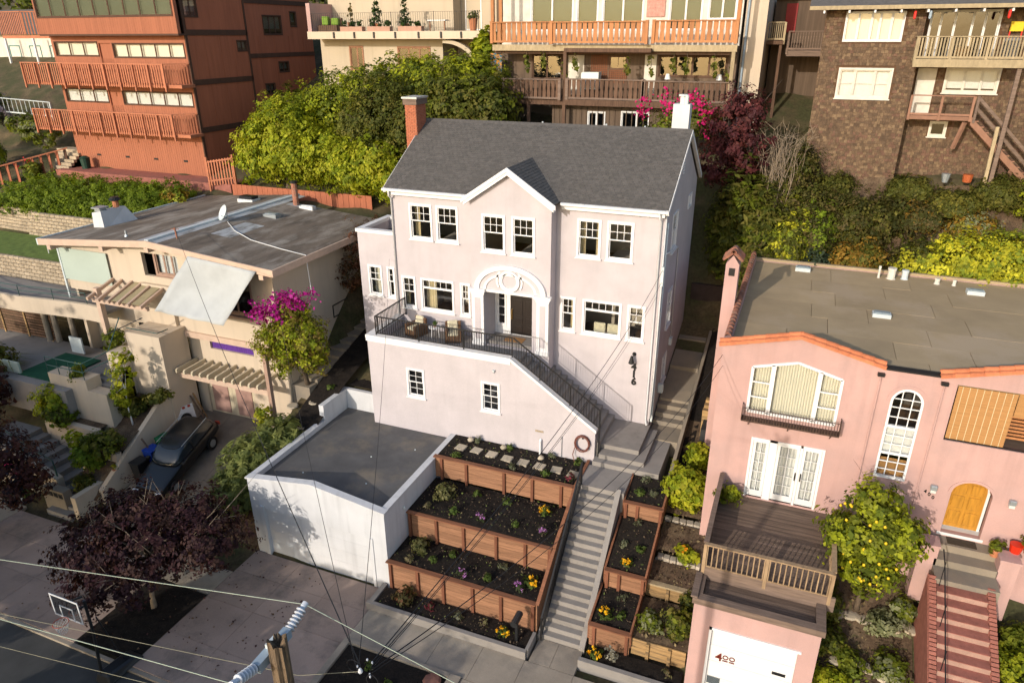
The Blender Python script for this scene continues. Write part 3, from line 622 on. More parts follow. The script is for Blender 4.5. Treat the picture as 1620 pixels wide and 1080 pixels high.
# ---- rails
def rail(parent, A, B, hgt, mat=iron, pitch=.115, post=.045, pick=.016, posts=(0,1), bottom=.09, toprail=.045, name_p='picket'):
    """iron rail from A to B (base line), upright pickets each an object sharing a mesh"""
    A = Vector(A); B = Vector(B); up = Vector((0,0,1)); L = (Vector((B.x,B.y,0))-Vector((A.x,A.y,0))).length
    MB().bar(A+up*hgt, B+up*hgt, toprail, toprail*.8).build('top_rail', mat, parent); MB().bar(A+up*bottom, B+up*bottom, toprail*.7, toprail*.6).build('bottom_rail', mat, parent)
    pm = MB().box(-pick/2,pick/2,-pick/2,pick/2,bottom,hgt).mesh('picket', mat); n = max(2, int(L/pitch))
    for i in range(1, n): put(name_p, pm, parent, A.lerp(B, i/n))
    qm = MB().box(-post/2,post/2,-post/2,post/2,0,hgt+.03).mesh('post', mat)
    for t in posts: put('post', qm, parent, A.lerp(B, t))
R1 = thing('terrace_railing', 'black iron picket railing round the terrace and down the upper steps', 'railing', (4,-2.7,2.12))
rail(R1, (.42,-.05,2.12), (.42,-2.70,2.12), .88, pick=.022, toprail=.055, posts=(0,)); rail(R1, (.42,-2.70,2.12), (7.0,-2.70,2.12), .88, pick=.022, toprail=.055, posts=(0,.33,.66,1))
rail(R1, (7.06,-2.70,2.08), (10.86,-2.70,-.54), .92, pick=.022, toprail=.055, posts=(.31,.66))
MB().box(10.84,10.90,-2.73,-2.67,-2.0,.42).build('post', iron, R1); MB().box(10.80,10.94,-2.77,-2.63,-2.0,-1.96).build('post_base', iron, R1)
# ---- house number, wall lamp, terrace furniture
def text(s, loc, size, mat, parent, rot, name='numeral', ext=.012, bold=.0):
    cu = bpy.data.curves.new(name, 'FONT'); cu.body = s; cu.size = size; cu.extrude = ext; cu.offset = bold; cu.align_x = 'CENTER'; cu.align_y = 'CENTER'
    to = bpy.data.objects.new(name+'_tmp', cu); COL.objects.link(to); dg = bpy.context.evaluated_depsgraph_get(); me = bpy.data.meshes.new_from_object(to.evaluated_get(dg))
    bpy.data.objects.remove(to); me.materials.clear(); me.materials.append(mat); o = put(name, me, parent, loc, rot=rot); return o
for i, ch in enumerate('416'): text(ch, (11.57+.02*i,-.03,1.28-.345*i), .44, iron, H, (math.pi/2,0,0), ext=.02, bold=.016)
L = thing('wall_lantern', 'black cone wall lantern above the house number', 'lamp', (11.55,0,1.7))
MB().lathe([(.085,-.02),(.085,.02)], (0,0,0), 14).build('back_plate', iron, L).rotation_euler = (math.pi/2,0,0)
L.children[0].location = (11.55,-.03,1.9)
MB().tube([(11.55,-.03,1.9),(11.55,-.2,1.95),(11.55,-.26,1.85)], .018, 6).build('arm', iron, L)
MB().lathe([(.03,.2),(.05,.18),(.13,-.14),(.12,-.15)], (11.5,-.27,1.70), 12).build('lamp_shade', iron, L)
MB().lathe([(.06,.05),(.05,-.02),(.01,-.1)], (6.22,TY-.06,1.41), 8).build('spotlight', metal_l, H)
MB().box(8.1,8.47,TY-.02,TY-.001,-1.13,-1.04).build('vent_grille', tanblock, H)
MB().tube([(8.37,TY-.12,-2.2),(8.37,TY-.12,-1.5),(8.37,TY-.03,-1.44)], .05, 8).build('vent_pipe', trim, H)
MB().tube([(9.31,TY-.04,-2.2),(9.31,TY-.04,-1.1)], .014, 6).build('water_pipe', metal, H)
hs = thing('garden_hose', 'coiled reddish brown garden hose hanging on the stair wall', 'hose', (10.22,TY-.1,-1.2))
pts = [(10.22+(.33-.012*(i/14 % 5))*math.cos(i*2*math.pi/14), TY-.06-.018*(i/14)+.01*math.sin(i), -1.2+(.38-.012*(i/14 % 5))*math.sin(i*2*math.pi/14)) for i in range(14*6)]
MB().tube(pts, .022, 6).build('hose_coil', M('brown_rubber', (.16,.06,.045), .6, .1, 5), hs, smooth=True)
MB().tube([(9.95,TY-.1,-1.3),(9.85,TY-.2,-1.75),(10.0,TY-.35,-2.05),(10.25,TY-.3,-2.06)], .02, 6).build('hose_end', M('brown_rubber_end', (.18,.08,.06), .6, .1, 5), hs, smooth=True)
MB().box(10.19,10.25,TY-.06,TY-.001,-1.02,-.95).build('hose_hook', iron, hs)
def armchair(x, y, rz, label):
    c = thing('wicker_armchair', label, 'armchair', (x,y,1.53), 'wicker armchairs on the terrace', rz)
    def P(m, n, mat, bev=.02): o = put(n, m.mesh(n, mat, bevel=bev), None); o.parent = c; return o
    P(MB().box(-.36,.36,-.34,.34,.0,.34), 'base', wicker); P(MB().box(-.36,-.24,-.34,.34,.34,.58), 'arm', wicker); P(MB().box(.24,.36,-.34,.34,.34,.58), 'arm', wicker)
    P(MB().box(-.36,.36,.341,.46,.0,.80), 'backrest', wicker); P(MB().box(-.23,.23,-.32,.28,.341,.43), 'seat_cushion', cushion); o = P(MB().box(-.24,.24,-.06,.06,.0,.44), 'pillow', cushion, .05); o.location = (0,.24,.44); o.rotation_euler = (-.3,0,.15)
armchair(1.35,-.85,-.35,'wicker armchair with cream pillow at the left end of the terrace'); armchair(3.3,-.78,.45,'wicker armchair nearer the front door with its pillow turned sideways')
t = thing('side_table', 'small white round side table between the wicker armchairs', 'table', (2.35,-.75,1.53))
MB().lathe([(.3,.5),(.3,.53)], (2.35,-.75,1.53), 18).build('table_top', paintw, t)
for k in range(3): a = k*2.1; MB().bar((2.35+.22*math.cos(a),-.75+.22*math.sin(a),1.53), (2.35+.16*math.cos(a),-.75+.16*math.sin(a),2.03), .025).build('leg', paintw, t)
pp = thing('potted_succulent', 'small green potted plant on the white side table', 'potted plant', (2.35,-.75,2.06))
MB().lathe([(.06,0),(.09,.1)], (2.35,-.75,2.061), 10).build('pot', pottc, pp); crown('foliage', pp, [(2.35,-.75,2.22,.12,.12,.08)], 60, .07, [(.10,.17,.04),(.14,.2,.06)], LM, 3, .06, 8)
tag(MB().box(5.6,6.5,-.33,.2,1.701,1.72).build('door_mat', coir), 'brown coir door mat in front of the black door', 'door mat')
# ---- chimneys
m = MB().box(-.62,-.06,2.85,3.75,5,11.45); ch = m.build('brick_chimney', mortar, H)
mb = MB()
for j in range(44):
    z = 8.4+j*.071
    if z > 11.42: break
    off = .11 if j % 2 else 0
    for i in range(-1, 4):
        y0 = max(2.835, 2.85+off+i*.225); y1 = min(3.765, 2.85+off+i*.225+.213)
        if y1-y0 > .03: mb.box(-.05,-.035,y0,y1,z,z+.06)
        x0 = max(-.635,-.62+off+i*.225); x1 = min(-.045,-.62+off+i*.225+.213)
        if x1-x0 > .03: mb.box(x0,x1,2.82,2.849,z,z+.06)
tag(mb.build('bricks', bricks, ch), kind='stuff')
MB().box(-.70,.02,2.77,3.83,11.45,11.72).build('chimney_corbel', deckbeam, ch); MB().box(-.74,.06,2.73,3.87,11.721,11.80).build('chimney_cap', metal, ch)
m = MB().box(11.6,12.3,4.2,4.8,9.9,11.72); ch = m.build('white_chimney', stucco_w, H)
MB().lathe([(.13,0),(.13,.3),(.2,.31),(.2,.38)], (11.95,4.5,11.72), 10).build('flue', metal_l, ch); MB().lathe([(.08,0),(.08,.36)], (12.12,4.4,11.72), 8).build('flue', metal_l, ch)
for x, y in ((5.6,4.6),(8.6,4.7),(10.4,4.5)): MB().lathe([(.04,0),(.04,.3)], (x,y,10.45), 8).build('vent_pipe', metal_l, H)
# ================================================================== white garage
G = thing('garage', 'white flat roofed garage with low gabled front beside the driveway', 'garage', (1,-6,-5.9))
GF = Face('F', -9.0); gx0, gx1 = -2.22, 4.28
wall(G, 'front_wall', GF, gx0, gx1, -6.1, -2.4, [(-1.55,3.55,-6.1,-3.55)], stucco_w)
MB().prism([(gx0,-9.0,-2.399),(gx1,-9.0,-2.399),(gx1,-9.0,-2.2),(1.0,-9.0,-1.72),(gx0,-9.0,-2.2)], (0,.2,0)).build('gable_parapet', stucco_w, G)
for a, b in (((gx0-.05,-2.2),(1.0,-1.72)),((1.0,-1.72),(gx1+.05,-2.2))):
    m = MB(); m.hexa([(a[0],-9.06,a[1]),(b[0],-9.06,b[1]),(b[0],-8.74,b[1]),(a[0],-8.74,a[1]),(a[0],-9.06,a[1]+.07),(b[0],-9.06,b[1]+.07),(b[0],-8.74,b[1]+.07),(a[0],-8.74,a[1]+.07)]); m.build('parapet_cap', stucco_w, G)
MB().box(gx1-.22,gx1,-8.799,-2.82,-6.1,-2.2).build('side_wall', stucco_w, G); MB().box(gx0,gx0+.22,-8.799,-2.0,-6.1,-2.2).build('side_wall', stucco_w, G)
MB().box(gx1-.25,gx1+.03,-8.74,-2.82,-2.199,-2.13).build('parapet_cap', stucco_w, G); MB().box(gx0-.03,gx0+.25,-8.74,-3.98,-2.199,-2.13).build('parapet_cap', stucco_w, G)
MB().box(gx0-.01,gx0+.24,-3.97,-1.9,-2.198,-1.35).build('corner_parapet', stucco_w, G); MB().box(gx0+.241,-.001,-2.1,-1.9,-6,-1.35).build('corner_parapet', stucco_w, G)
MB().box(gx0+.24,gx1-.26,-8.795,-2.83,-2.55,-2.38).build('flat_roof', garroof, G); MB().box(gx0+.241,-.005,-2.829,-2.101,-2.55,-2.38).build('flat_roof', garroof, G)
dr = MB(); dr.box(-1.55,3.55,-8.88,-8.83,-6.0,-3.55); dr = dr.build('garage_door', stucco_w, G)
for k in range(4): MB().box(-1.54,3.54,-8.886,-8.881,-5.83+k*.575,-5.83+k*.575+.568).build('door_panel', stucco_w, dr)
MB().box(-1.75,-1.55,-9.06,-9.001,-6,-3.4).build('door_jamb', stucco_w, G); MB().box(3.55,3.68,-9.04,-9.001,-6,-3.5).build('door_jamb', stucco_w, G)
MB().lathe([(.02,0),(.05,.03),(.05,.1),(.02,.14)], (gx1+.05,-7.6,-2.9), 8).build('spotlight', metal_l, G)
for x, y in ((1.5,-5.5),(2.4,-7.3),(-.5,-7.6),(3.0,-4.3)): MB().lathe([(.035,0),(.03,.03)], (x,y,-2.38), 8).build('roof_patch', metal_l, G)
# ================================================================== front steps, landing, planters
ST = thing('front_steps', 'grey concrete flight of steps climbing from the street to the house', 'steps', (11.4,-7,-5.9))
NR2 = 19; rs = 3.86/NR2; y0s = -9.06; tr = (9.06-4.63)/(NR2-1)
for k in range(NR2-1):
    MB().box(10.66,12.14,y0s+k*tr,-4.62,-6.2+k*rs,-5.86+(k+1)*rs).build('step', conc, ST)
MB().box(10.46,12.46,-4.619,-3.12,-4,-2.0).build('landing', conc, ST)
MB().box(10.74,13.5,-3.119,-.5,-4,-1.80).build('walk', conc, ST); MB().box(10.92,12.82,-2.81,-.003,-2.2,-1.6).build('step', conc, ST) ; MB().box(10.862,12.48,-2.3,-.003,-2.1,-1.40).build('platform', conc, ST)
m = MB(); a, b = (-9.1,-5.72), (-4.6,-1.86)
m.hexa([(12.141,a[0],-6.2),(12.34,a[0],-6.2),(12.34,b[0],-5),(12.141,b[0],-5),(12.141,a[0],a[1]),(12.34,a[0],a[1]),(12.34,b[0],b[1]),(12.141,b[0],b[1])]); m.build('side_kerb', conc, ST)
m = MB(); m.hexa([(10.56,a[0],-6.2),(10.659,a[0],-6.2),(10.659,b[0],-5),(10.56,b[0],-5),(10.56,a[0],a[1]),(10.659,a[0],a[1]),(10.659,b[0],b[1]),(10.56,b[0],b[1])]); m.build('side_kerb', conc, ST)
R2 = thing('stair_railing', 'black iron picket railing along the lower front steps', 'railing', (10.6,-7,-5))
rail(R2, (10.73,-9.2,-5.80), (10.73,-4.62,-1.98), 1.0, pick=.022, toprail=.06, post=.055, posts=(0,.33,.66,1))
# planter tiers left of the steps
PT = thing('timber_planter', 'three tier redwood retaining planter between the garage and the steps', 'planter', (7.4,-7,-5.9))
def boardwall(parent, x0, x1, y, zb, zt, nb, posts, cap=.22, bm=redwood, pm=redpost, cm=redwood_d, post_front=True, tilt=0):
    h = (zt-zb)/nb
    for k in range(nb):
        MB().box(x0,x1,y-.045,y,zb+k*h+.004,zb+(k+1)*h-.004).build('board', bm, parent)
    for x in posts: MB().box(x-.055,x+.055,y-.145,y-.046,zb-.1,zt-.01).build('post', pm, parent)
    if cap: MB().box(x0-.03,x1+.03,y-.17,y+.04,zt,zt+.045).build('cap_board', cm, parent)
def sidewall(parent, x, pts_top, zb_off, nb, posts, bm=redwood, pm=redpost, cm=redwood_d):
    """boards running back along Y on the stair side, stepping with the slope"""
    (ya, za), (yb, zb) = pts_top
    for k in range(nb):
        d0, d1 = -zb_off*(k+1)/nb+.004, -zb_off*k/nb-.004
        MB().hexa([(x-.045,ya,za+d0),(x,ya,za+d0),(x,yb,zb+d0),(x-.045,yb,zb+d0),(x-.045,ya,za+d1),(x,ya,za+d1),(x,yb,zb+d1),(x-.045,yb,zb+d1)]).build('board', bm, parent)
    MB().hexa([(x-.06,ya,za),(x+.07,ya,za),(x+.07,yb,zb),(x-.06,yb,zb),(x-.06,ya,za+.045),(x+.07,ya,za+.045),(x+.07,yb,zb+.045),(x-.06,yb,zb+.045)]).build('cap_board', cm, parent)
xL, xR = 4.29, 10.44
boardwall(PT, xL, xR, -4.80, -3.05, -2.05, 4, [4.62,5.78,7.5,8.75,9.98]); boardwall(PT, xL, xR, -7.28, -4.35, -3.2, 4, [4.4,5.6,6.8,8.2,9.4,10.38]); boardwall(PT, xL, xR, -8.98, -5.75, -4.38, 5, [4.42,5.62,6.72,7.95,9.1,10.36])
sidewall(PT, 10.53, ((-9.1,-4.34),(-7.3,-3.22)), 1.3, 4, []); sidewall(PT, 10.53, ((-7.28,-3.17),(-4.82,-2.05)), 1.2, 4, []); sidewall(PT, 10.53, ((-4.8,-2.02),(-2.9,-1.98)), 1.0, 3, [])
bed('planting_bed', xL, xR, -4.8, -2.83, -2.12, soil, 11); bed('planting_bed', xL, xR, -7.28, -4.84, lambda x,y: -3.14-.0*(y), soil, 12); bed('planting_bed', xL, xR, -8.98, -7.32, -4.36, soil, 13); bed('planting_bed', 4.25, 10.42, -10.05, -9.15, -5.58, soil, 14)
kerbbox('planter_kerb', [(3.95,10.5,-10.22,-10.06,-6.2,-5.52)], conc); kerbbox('planter_kerb', [(10.43,10.55,-10.05,-9.2,-6.2,-5.52)], conc); kerbbox('planter_kerb', [(4.0,4.2,-10.05,-9.05,-6.2,-5.52)], conc)
for k in range(8):
    x = 5.0+k*.74; y = -3.75-.02*k+rnd.uniform(-.05,.05); a = rnd.uniform(-.12,.12)
    c, s_ = math.cos(a)*.22, math.sin(a)*.22
    o = MB().hexa([(x-c+s_,y-s_-c,-2.16),(x+c+s_,y+s_-c,-2.16),(x+c-s_,y+s_+c,-2.16),(x-c-s_,y-s_+c,-2.16),(x-c+s_,y-s_-c,-2.06),(x+c+s_,y+s_-c,-2.06),(x+c-s_,y+s_+c,-2.06),(x-c-s_,y-s_+c,-2.06)]).build('stepping_stone', stone, bevel=.012)
    tag(o, ['first','second','third','fourth','fifth','sixth','seventh','eighth'][k]+' square pale stepping stone from the garage in the top planter', 'stepping stone', 'stepping stones in the top planter')
for (x,y,nm) in ((5.15,-3.05,'pinkish boulder at the garage end of the top planter wall'),(6.75,-3.1,'rounded pale boulder below the arched window wall mid top planter'),(8.55,-3.3,'pinkish boulder beside the white vent pipe')):
    m = bmesh.new(); bmesh.ops.create_icosphere(m, subdivisions=2, radius=.15)
    for v in m.verts: v.co *= 1+.15*math.sin(v.co.x*23+v.co.y*17+v.co.z*29); v.co.z *= .7
    me = bpy.data.meshes.new('boulder'); m.to_mesh(me); m.free(); me.materials.append(stone); me.shade_smooth(); tag(put('boulder', me, None, (x,y,-2.06)), nm, 'boulder')
# mailbox post at the street end
mbx = thing('mailbox', 'black post with tubular mailbox in the street bed', 'mailbox', (10.0,-9.75,-5.6))
MB().box(9.95,10.05,-9.8,-9.7,-5.6,-4.62).build('post', plastic_b, mbx); MB().tube([(10.02,-10.1,-4.52),(10.02,-9.5,-4.52)], .13, 12).build('box', plastic_b, mbx)
# planters right of the steps
PR_ = thing('timber_planter', 'narrow three tier redwood planter right of the front steps', 'planter', (13.1,-7,-5.9))
boardwall(PR_, 12.52, 14.03, -4.65, -2.92, -2.28, 3, [12.6,13.05,13.95]); boardwall(PR_, 12.47, 13.95, -7.0, -4.5, -3.72, 3, [12.55,13.0,13.88]); boardwall(PR_, 12.42, 13.88, -8.78, -5.7, -4.74, 4, [12.6,13.78])
for ya, za, yb, zb_, xl, xr in ((-4.67,-2.28,-3.15,-1.98,12.5,14.0),(-7.02,-3.72,-4.7,-2.85,12.45,13.95),(-8.8,-4.74,-7.05,-4.4,12.4,13.88)):
    MB().hexa([(xr-.03,ya,za-.6),(xr+.04,ya,za-.6),(xr+.04,yb,zb_-.6),(xr-.03,yb,zb_-.6),(xr-.03,ya,za+.06),(xr+.04,ya,za+.06),(xr+.04,yb,zb_+.06),(xr-.03,yb,zb_+.06)]).build('side_board', redwood_d, PR_)
    MB().hexa([(xl-.05,ya,za-.7),(xl+.02,ya,za-.7),(xl+.02,yb,zb_-.7),(xl-.05,yb,zb_-.7),(xl-.05,ya,za+.03),(xl+.02,ya,za+.03),(xl+.02,yb,zb_+.03),(xl-.05,yb,zb_+.03)]).build('side_board', redwood_d, PR_)
bed('planting_bed', 12.52, 13.98, -4.65, -3.13, lambda x,y: -2.32+(y+4.65)*.2, soil, 21); bed('planting_bed', 12.47, 13.93, -7.0, -4.7, lambda x,y: -3.78+(y+7.0)*.36, soil, 22); bed('planting_bed', 12.45, 13.86, -8.78, -7.05, lambda x,y: -4.8+(y+8.78)*.18, soil, 23); bed('planting_bed', 12.5, 15.8, -9.6, -8.9, -5.62, soil, 24)
kerbbox('planter_kerb', [(12.3,15.9,-9.78,-9.61,-6.2,-5.56)], conc)
PK = thing('timber_wall', 'two low yellowish pine retaining walls in the strip beside the pink garage', 'retaining wall', (14.8,-8,-5.9))
boardwall(PK, 13.92, 15.82, -6.62, -4.75, -4.2, 2, [14.75,15.7], 0, yelwood, yelwood); MB().box(13.92,15.85,-6.72,-6.5,-4.2,-4.13).build('cap_board', greyw, PK)
boardwall(PK, 13.92, 15.8, -8.62, -5.7, -4.98, 2, [14.5,15.25], 0, yelwood, yelwood)
bed('planting_bed', 13.92, 15.85, -6.5, -5.55, lambda x,y: -4.15+(y+6.5)*.2, dirt, 31); bed('planting_bed', 13.92, 15.85, -8.6, -6.7, lambda x,y: -4.98+(y+8.6)*.1, dirt, 32)
bed('planting_bed', 14.0, 15.85, -5.35, -3.95, lambda x,y: -3.6+(y+5.35)*.2, dirt, 33); bed('planting_bed', 13.98, 15.9, -3.7, 1.0, lambda x,y: -3.05+(y+3.7)*.36, dirt, 34); bed('planting_bed', 13.98, 15.42, 1.0, 9.0, lambda x,y: -1.35+(y-1)*.3, soil, 35); bed('planting_bed', 13.99, 14.45, -3.0, 1.0, lambda x,y: -2.7+(y+3)*.33, soil, 36)
def blockrow(name, label, x0, x1, y, z, n, rows=2, mat=blockst):
    w_ = thing(name, label, 'retaining wall', ((x0+x1)/2,y,z)); L_ = (x1-x0)/n
    bm_ = MB().box(-L_*.47,L_*.47,-.15,.15,0,.155).mesh('block', mat, bevel=.025)
    for rr in range(rows):
        for i in range(n): put('block', bm_, w_, (x0+(i+.5+(.3 if rr % 2 else 0))*L_, y+.07*rr+rnd.uniform(-.03,.03), z+.16*rr), rnd.uniform(-.15,.15))
blockrow('block_wall', 'upper low wall of white split blocks in the strip by the pink deck', 14.0, 15.7, -3.85, -3.75, 6, 3); blockrow('block_wall', 'lower low wall of white split blocks in the strip by the pink deck', 14.0, 15.7, -5.45, -4.15, 7, 2)
# side path with steps up between the houses
SP = thing('side_steps', 'worn concrete steps climbing between the pale and the pink house', 'steps', (13.2,1,-1.8))
for k, y in enumerate((-.5,.75,1.15,1.55)): MB().box(12.46,13.84-.04*(k%3),y,1.95,-3.0,-1.74+.21*k).build('step', concw, SP)
for (ya,za,yb,zb_) in ((1.95,-.98,4.3,-.55),(4.3,-.35,6.4,.05),(6.4,.25,8.3,.6)): MB().hexa([(12.46,ya,-3),(13.8,ya,-3),(13.8,yb,-2),(12.46,yb,-2),(12.46,ya,za),(13.8,ya,za),(13.8,yb,zb_),(12.46,yb,zb_)]).build('ramp', concw, SP)
MB().hexa([(13.86,-3.1,-3.2),(14.02,-3.1,-3.2),(14.0,8.3,-1),(13.86,8.3,-1),(13.86,-3.1,-1.80),(14.0,-3.1,-1.80),(14.0,8.3,.75),(13.86,8.3,.75)]).build('side_kerb', concw, SP)
MB().box(12.6,14.6,8.25,8.45,-1,2.6).build('fence_panel', M('dark_fence', (.05,.035,.03), .9, .2, 3), SP)
cr = thing('wooden_crate', 'stack of weathered planks and dark crate against the pink house wall', 'crate', (15.0,-.9,-1.2))
MB().box(14.7,15.38,-.7,.2,-2.2,-.75).build('crate', M('dark_crate', (.03,.03,.032), .6, .2, 4), cr)
for k in range(3): MB().box(14.6+.02*k,15.35,.25+.28*k,.5+.28*k,-1.9,-.35+.12*k).build('plank', yelwood, cr)
# ================================================================== the pink house
K = thing('pink_house', 'salmon pink stucco house with terracotta tile coping and flat felt roof', 'house', (20,-4,-2)); PY = -4.2; FK = Face('F', PY); px0, px1 = 15.42, 28.0
fr = (16.79,19.22,-1.15,1.32); aw = (20.8,21.75,.72,3.55); blo = (22.52,27.3,2.48,4.45); ldo = (23.15,24.3,-.95,.65)
pwl = (16.49,19.32,2.3,4.06)
wall(K, 'front_wall', FK, px0, px1, -4.5, 4.45, [inner(fr,.06),(20.8,21.75,.74,4.08),blo,(23.15,24.3,-.95,1.16),(16.5,19.31,2.32,4.42)], pinkst)
def spandrel(ac, ar, zs0, bs, ztop, n=12):
    m = MB()
    for i in range(n):
        t0, t1 = math.pi*i/n, math.pi*(i+1)/n; x0, x1 = ac+ar*math.cos(t0), ac+ar*math.cos(t1); z0, z1 = zs0+ar*bs*math.sin(t0), zs0+ar*bs*math.sin(t1)
        m.hexa([(x1,PY,z1),(x0,PY,z0),(x0,PY+.2,z0),(x1,PY+.2,z1),(x1,PY,ztop),(x0,PY,ztop),(x0,PY+.2,ztop),(x1,PY+.2,ztop)])
    m.build('spandrel', pinkst, K)
spandrel(21.275, .475, 3.55, 1.05, 4.08); spandrel(23.725, .575, .65, .82, 1.16)
for q in ([(16.5,4.02),(17.9,4.39),(17.9,4.42),(16.5,4.42)],[(19.31,4.02),(17.9,4.39),(17.9,4.42),(19.31,4.42)]): MB().prism([(a,PY,b) for a,b in q],(0,.2,0)).build('spandrel', pinkst, K)
MB().box(px0,px0+.2,PY+.201,7.5,-3,4.45).build('side_wall', pinkst, K); MB().box(px1-.2,px1,PY+.201,7.5,-3,4.45).build('side_wall', pinkst, K); MB().box(px0+.2,px1-.2,7.3,7.5,0,4.45).build('rear_wall', pinkst, K)
# roof felt in lapped sheets
rx = [px0+.25,18.1,20.9,23.4,px1-.1]
fr_root = MB().box(px0+.21,px1-.21,PY+.21,7.29,4.3,4.42).build('roof', flatroof, K)
ry = [PY+.22,-2.9,-1.3,.3,1.9,3.5,5.1,6.9]
for j in range(len(ry)-1):
    xs_ = [px0+.22]+[px0+.22+t_+rnd.uniform(-.5,.5) for t_ in ((2.2,5.0,8.0) if j % 2 else (3.4,6.6))]+[px1-.22]
    for i in range(len(xs_)-1):
        zz = 4.46-.006*j+.008*(i % 2); MB().box(xs_[i]+.004,xs_[i+1]-.014,ry[j],ry[j+1]-.022,4.43,zz+.012).build('felt_sheet', flatroof, fr_root)
m = MB(); m.box(px0+.2,px1-.2,7.3,7.49,4.46,4.56); m.build('rear_upstand', flatroof, K)
# gabled parapets with barrel tiles
def gparapet(pts, y):
    n = len(pts); P = [(pts[0][0],y,4.451)]+[(a,y,b) for a,b in pts]+[(pts[-1][0],y,4.451)]
    MB().prism(P, (0,.22,0)).build('gable_parapet', pinkst, K)
    # felt saddle behind the parapet
    for (a0,b0),(a1,b1) in zip(pts, pts[1:]):
        if abs(b0-b1) > .05:
            hi = (a0,b0) if b0 > b1 else (a1,b1); lo = (a1,b1) if b0 > b1 else (a0,b0)
            MB().hexa([(a0,y+.22,4.40),(a1,y+.22,4.40),(a1,y+2.6*(b1-4.5),4.40),(a0,y+2.6*(b0-4.5),4.40),(a0,y+.22,b0-.06),(a1,y+.22,b1-.06),(a1,y+.4+2.4*max(0,b1-4.6),4.45),(a0,y+.4+2.4*max(0,b0-4.6),4.45)]).build('roof_saddle', flatroof, K)
gparapet([(px0,4.72),(17.85,5.36),(20.38,4.72)], PY); gparapet([(22.05,4.70),(24.6,5.36),(28.0,4.72)], PY)
MB().box(20.381,22.049,PY,PY+.22,4.451,4.62).build('low_parapet', pinkst, K); MB().box(20.4,22.03,PY-.06,PY+.24,4.621,4.68).build('metal_flashing', iron, K)
def barrel(L_, mat, R0=.12, R1=.095):
    m = MB(); n = 7; k = 0
    for (x, R) in ((0,R0),(L_,R1)):
        for rr in (R, R-.022):
            for i in range(n): t = math.pi*i/(n-1); m.v.append((x, rr*math.cos(t), rr*math.sin(t)))
    for i in range(n-1):
        m.f += [(i,i+1,2*n+i+1,2*n+i),(n+i,3*n+i,3*n+i+1,n+i+1),(i,n+i,n+i+1,i+1),(2*n+i,2*n+i+1,3*n+i+1,3*n+i)]
    m.f += [(0,2*n,3*n,n),(n-1,2*n-1,4*n-1,3*n-1)]
    return m.mesh('tile', mat)
bt = barrel(.44, tile); bd = barrel(.44, tile_d)
def tiles(A, B, me, step=.36, parent=K, lift=.0):
    A = Vector(A); B = Vector(B); d = B-A; n = max(1, int(d.length/step)); pitch = -math.asin(d.normalized().z); yaw = math.atan2(d.y, d.x)
    for i in range(n): p = A+d*(i/n); put('tile', me, parent, p+Vector((0,0,lift)), rot=(0,pitch,yaw))
for (a0,b0),(a1,b1) in (((px0-.1,4.74),(17.85,5.38)),((20.45,4.74),(17.85,5.38)),((22.0,4.72),(24.6,5.38)),((28.0,4.74),(24.6,5.38))):
    tiles((a0,PY+.1,b0), (a1,PY+.1,b1), bt); tiles((a0,PY-.07,b0-.08), (a1,PY-.07,b1-.08), bt)
MB().box(px0-.02,px0+.22,PY+.22,6.9,4.452,4.85).build('side_parapet', pinkst, K); tiles((px0+.1,PY+.3,4.87), (px0+.1,6.9,4.87), bd)
# chimney with little tiled hood
CY = -.4
ch = MB().box(14.92,15.40,CY-.35,CY+.35,-1.5,6.5).build('chimney', pinkst, K)
MB().prism([(14.92,CY-.35,6.501),(15.40,CY-.35,6.501),(15.16,CY-.35,6.85)], (0,.7,0)).build('chimney_gable', pinkst, ch)
for s in (-1,1):
    for k in range(4): put('tile', bd, ch, (15.16+s*.0, CY-.36+k*.24, 6.93), rot=(0,.72,0 if s > 0 else math.pi))
put('tile', bd, ch, (15.16,CY-.5,6.97), rz=math.pi/2); put('tile', bd, ch, (15.16,CY-.1,6.97), rz=math.pi/2)
MB().box(15.05,15.27,CY-.37,CY-.351,6.05,6.35).build('chimney_grille', iron, ch)
# triple window with raised middle light, curtains and balconet
tw = MB(); c_ = .07
def fbar(m, a, b, w_=.08, n0=-.05, n1=.03):
    a = Vector((a[0],0,a[1])); b = Vector((b[0],0,b[1])); d = (b-a).normalized(); s_ = Vector((-d.z,0,d.x))*w_/2
    m.hexa([FK.pt((a-s_).x,n0,(a-s_).z),FK.pt((a+s_).x,n0,(a+s_).z),FK.pt((a+s_).x,n1,(a+s_).z),FK.pt((a-s_).x,n1,(a-s_).z),FK.pt((b-s_).x,n0,(b-s_).z),FK.pt((b+s_).x,n0,(b+s_).z),FK.pt((b+s_).x,n1,(b+s_).z),FK.pt((b-s_).x,n1,(b-s_).z)])
OUT = [(16.5,2.32),(19.31,2.32),(19.31,4.02),(17.9,4.40),(16.5,4.02)]
for a, b in zip(OUT, OUT[1:]+OUT[:1]): fbar(tw, a, b, .09)
for x, z in ((17.17,4.18),(18.63,4.18)): fbar(tw, (x,2.33), (x,z), .14)
for x0, x1 in ((16.55,17.1),(18.7,19.27)):
    for z in (2.9,3.47): fbar(tw, (x0,z), (x1,z), .04, -.03, .015)
pw = tw.build('window', trim, K)
for q in ([(16.54,2.36),(17.1,2.36),(17.1,4.15),(16.54,4.0)],[(17.25,2.36),(18.56,2.36),(18.56,4.19),(17.9,4.36),(17.25,4.19)],[(18.7,2.36),(19.27,2.36),(19.27,4.0),(18.7,4.15)]): MB().prism([(a,PY+.02,b) for a,b in q],(0,.006,0)).build('pane', gl, pw)
curtain(K, 16.52, 19.30, PY+.24, 2.2, 4.44, curt_y, 64)
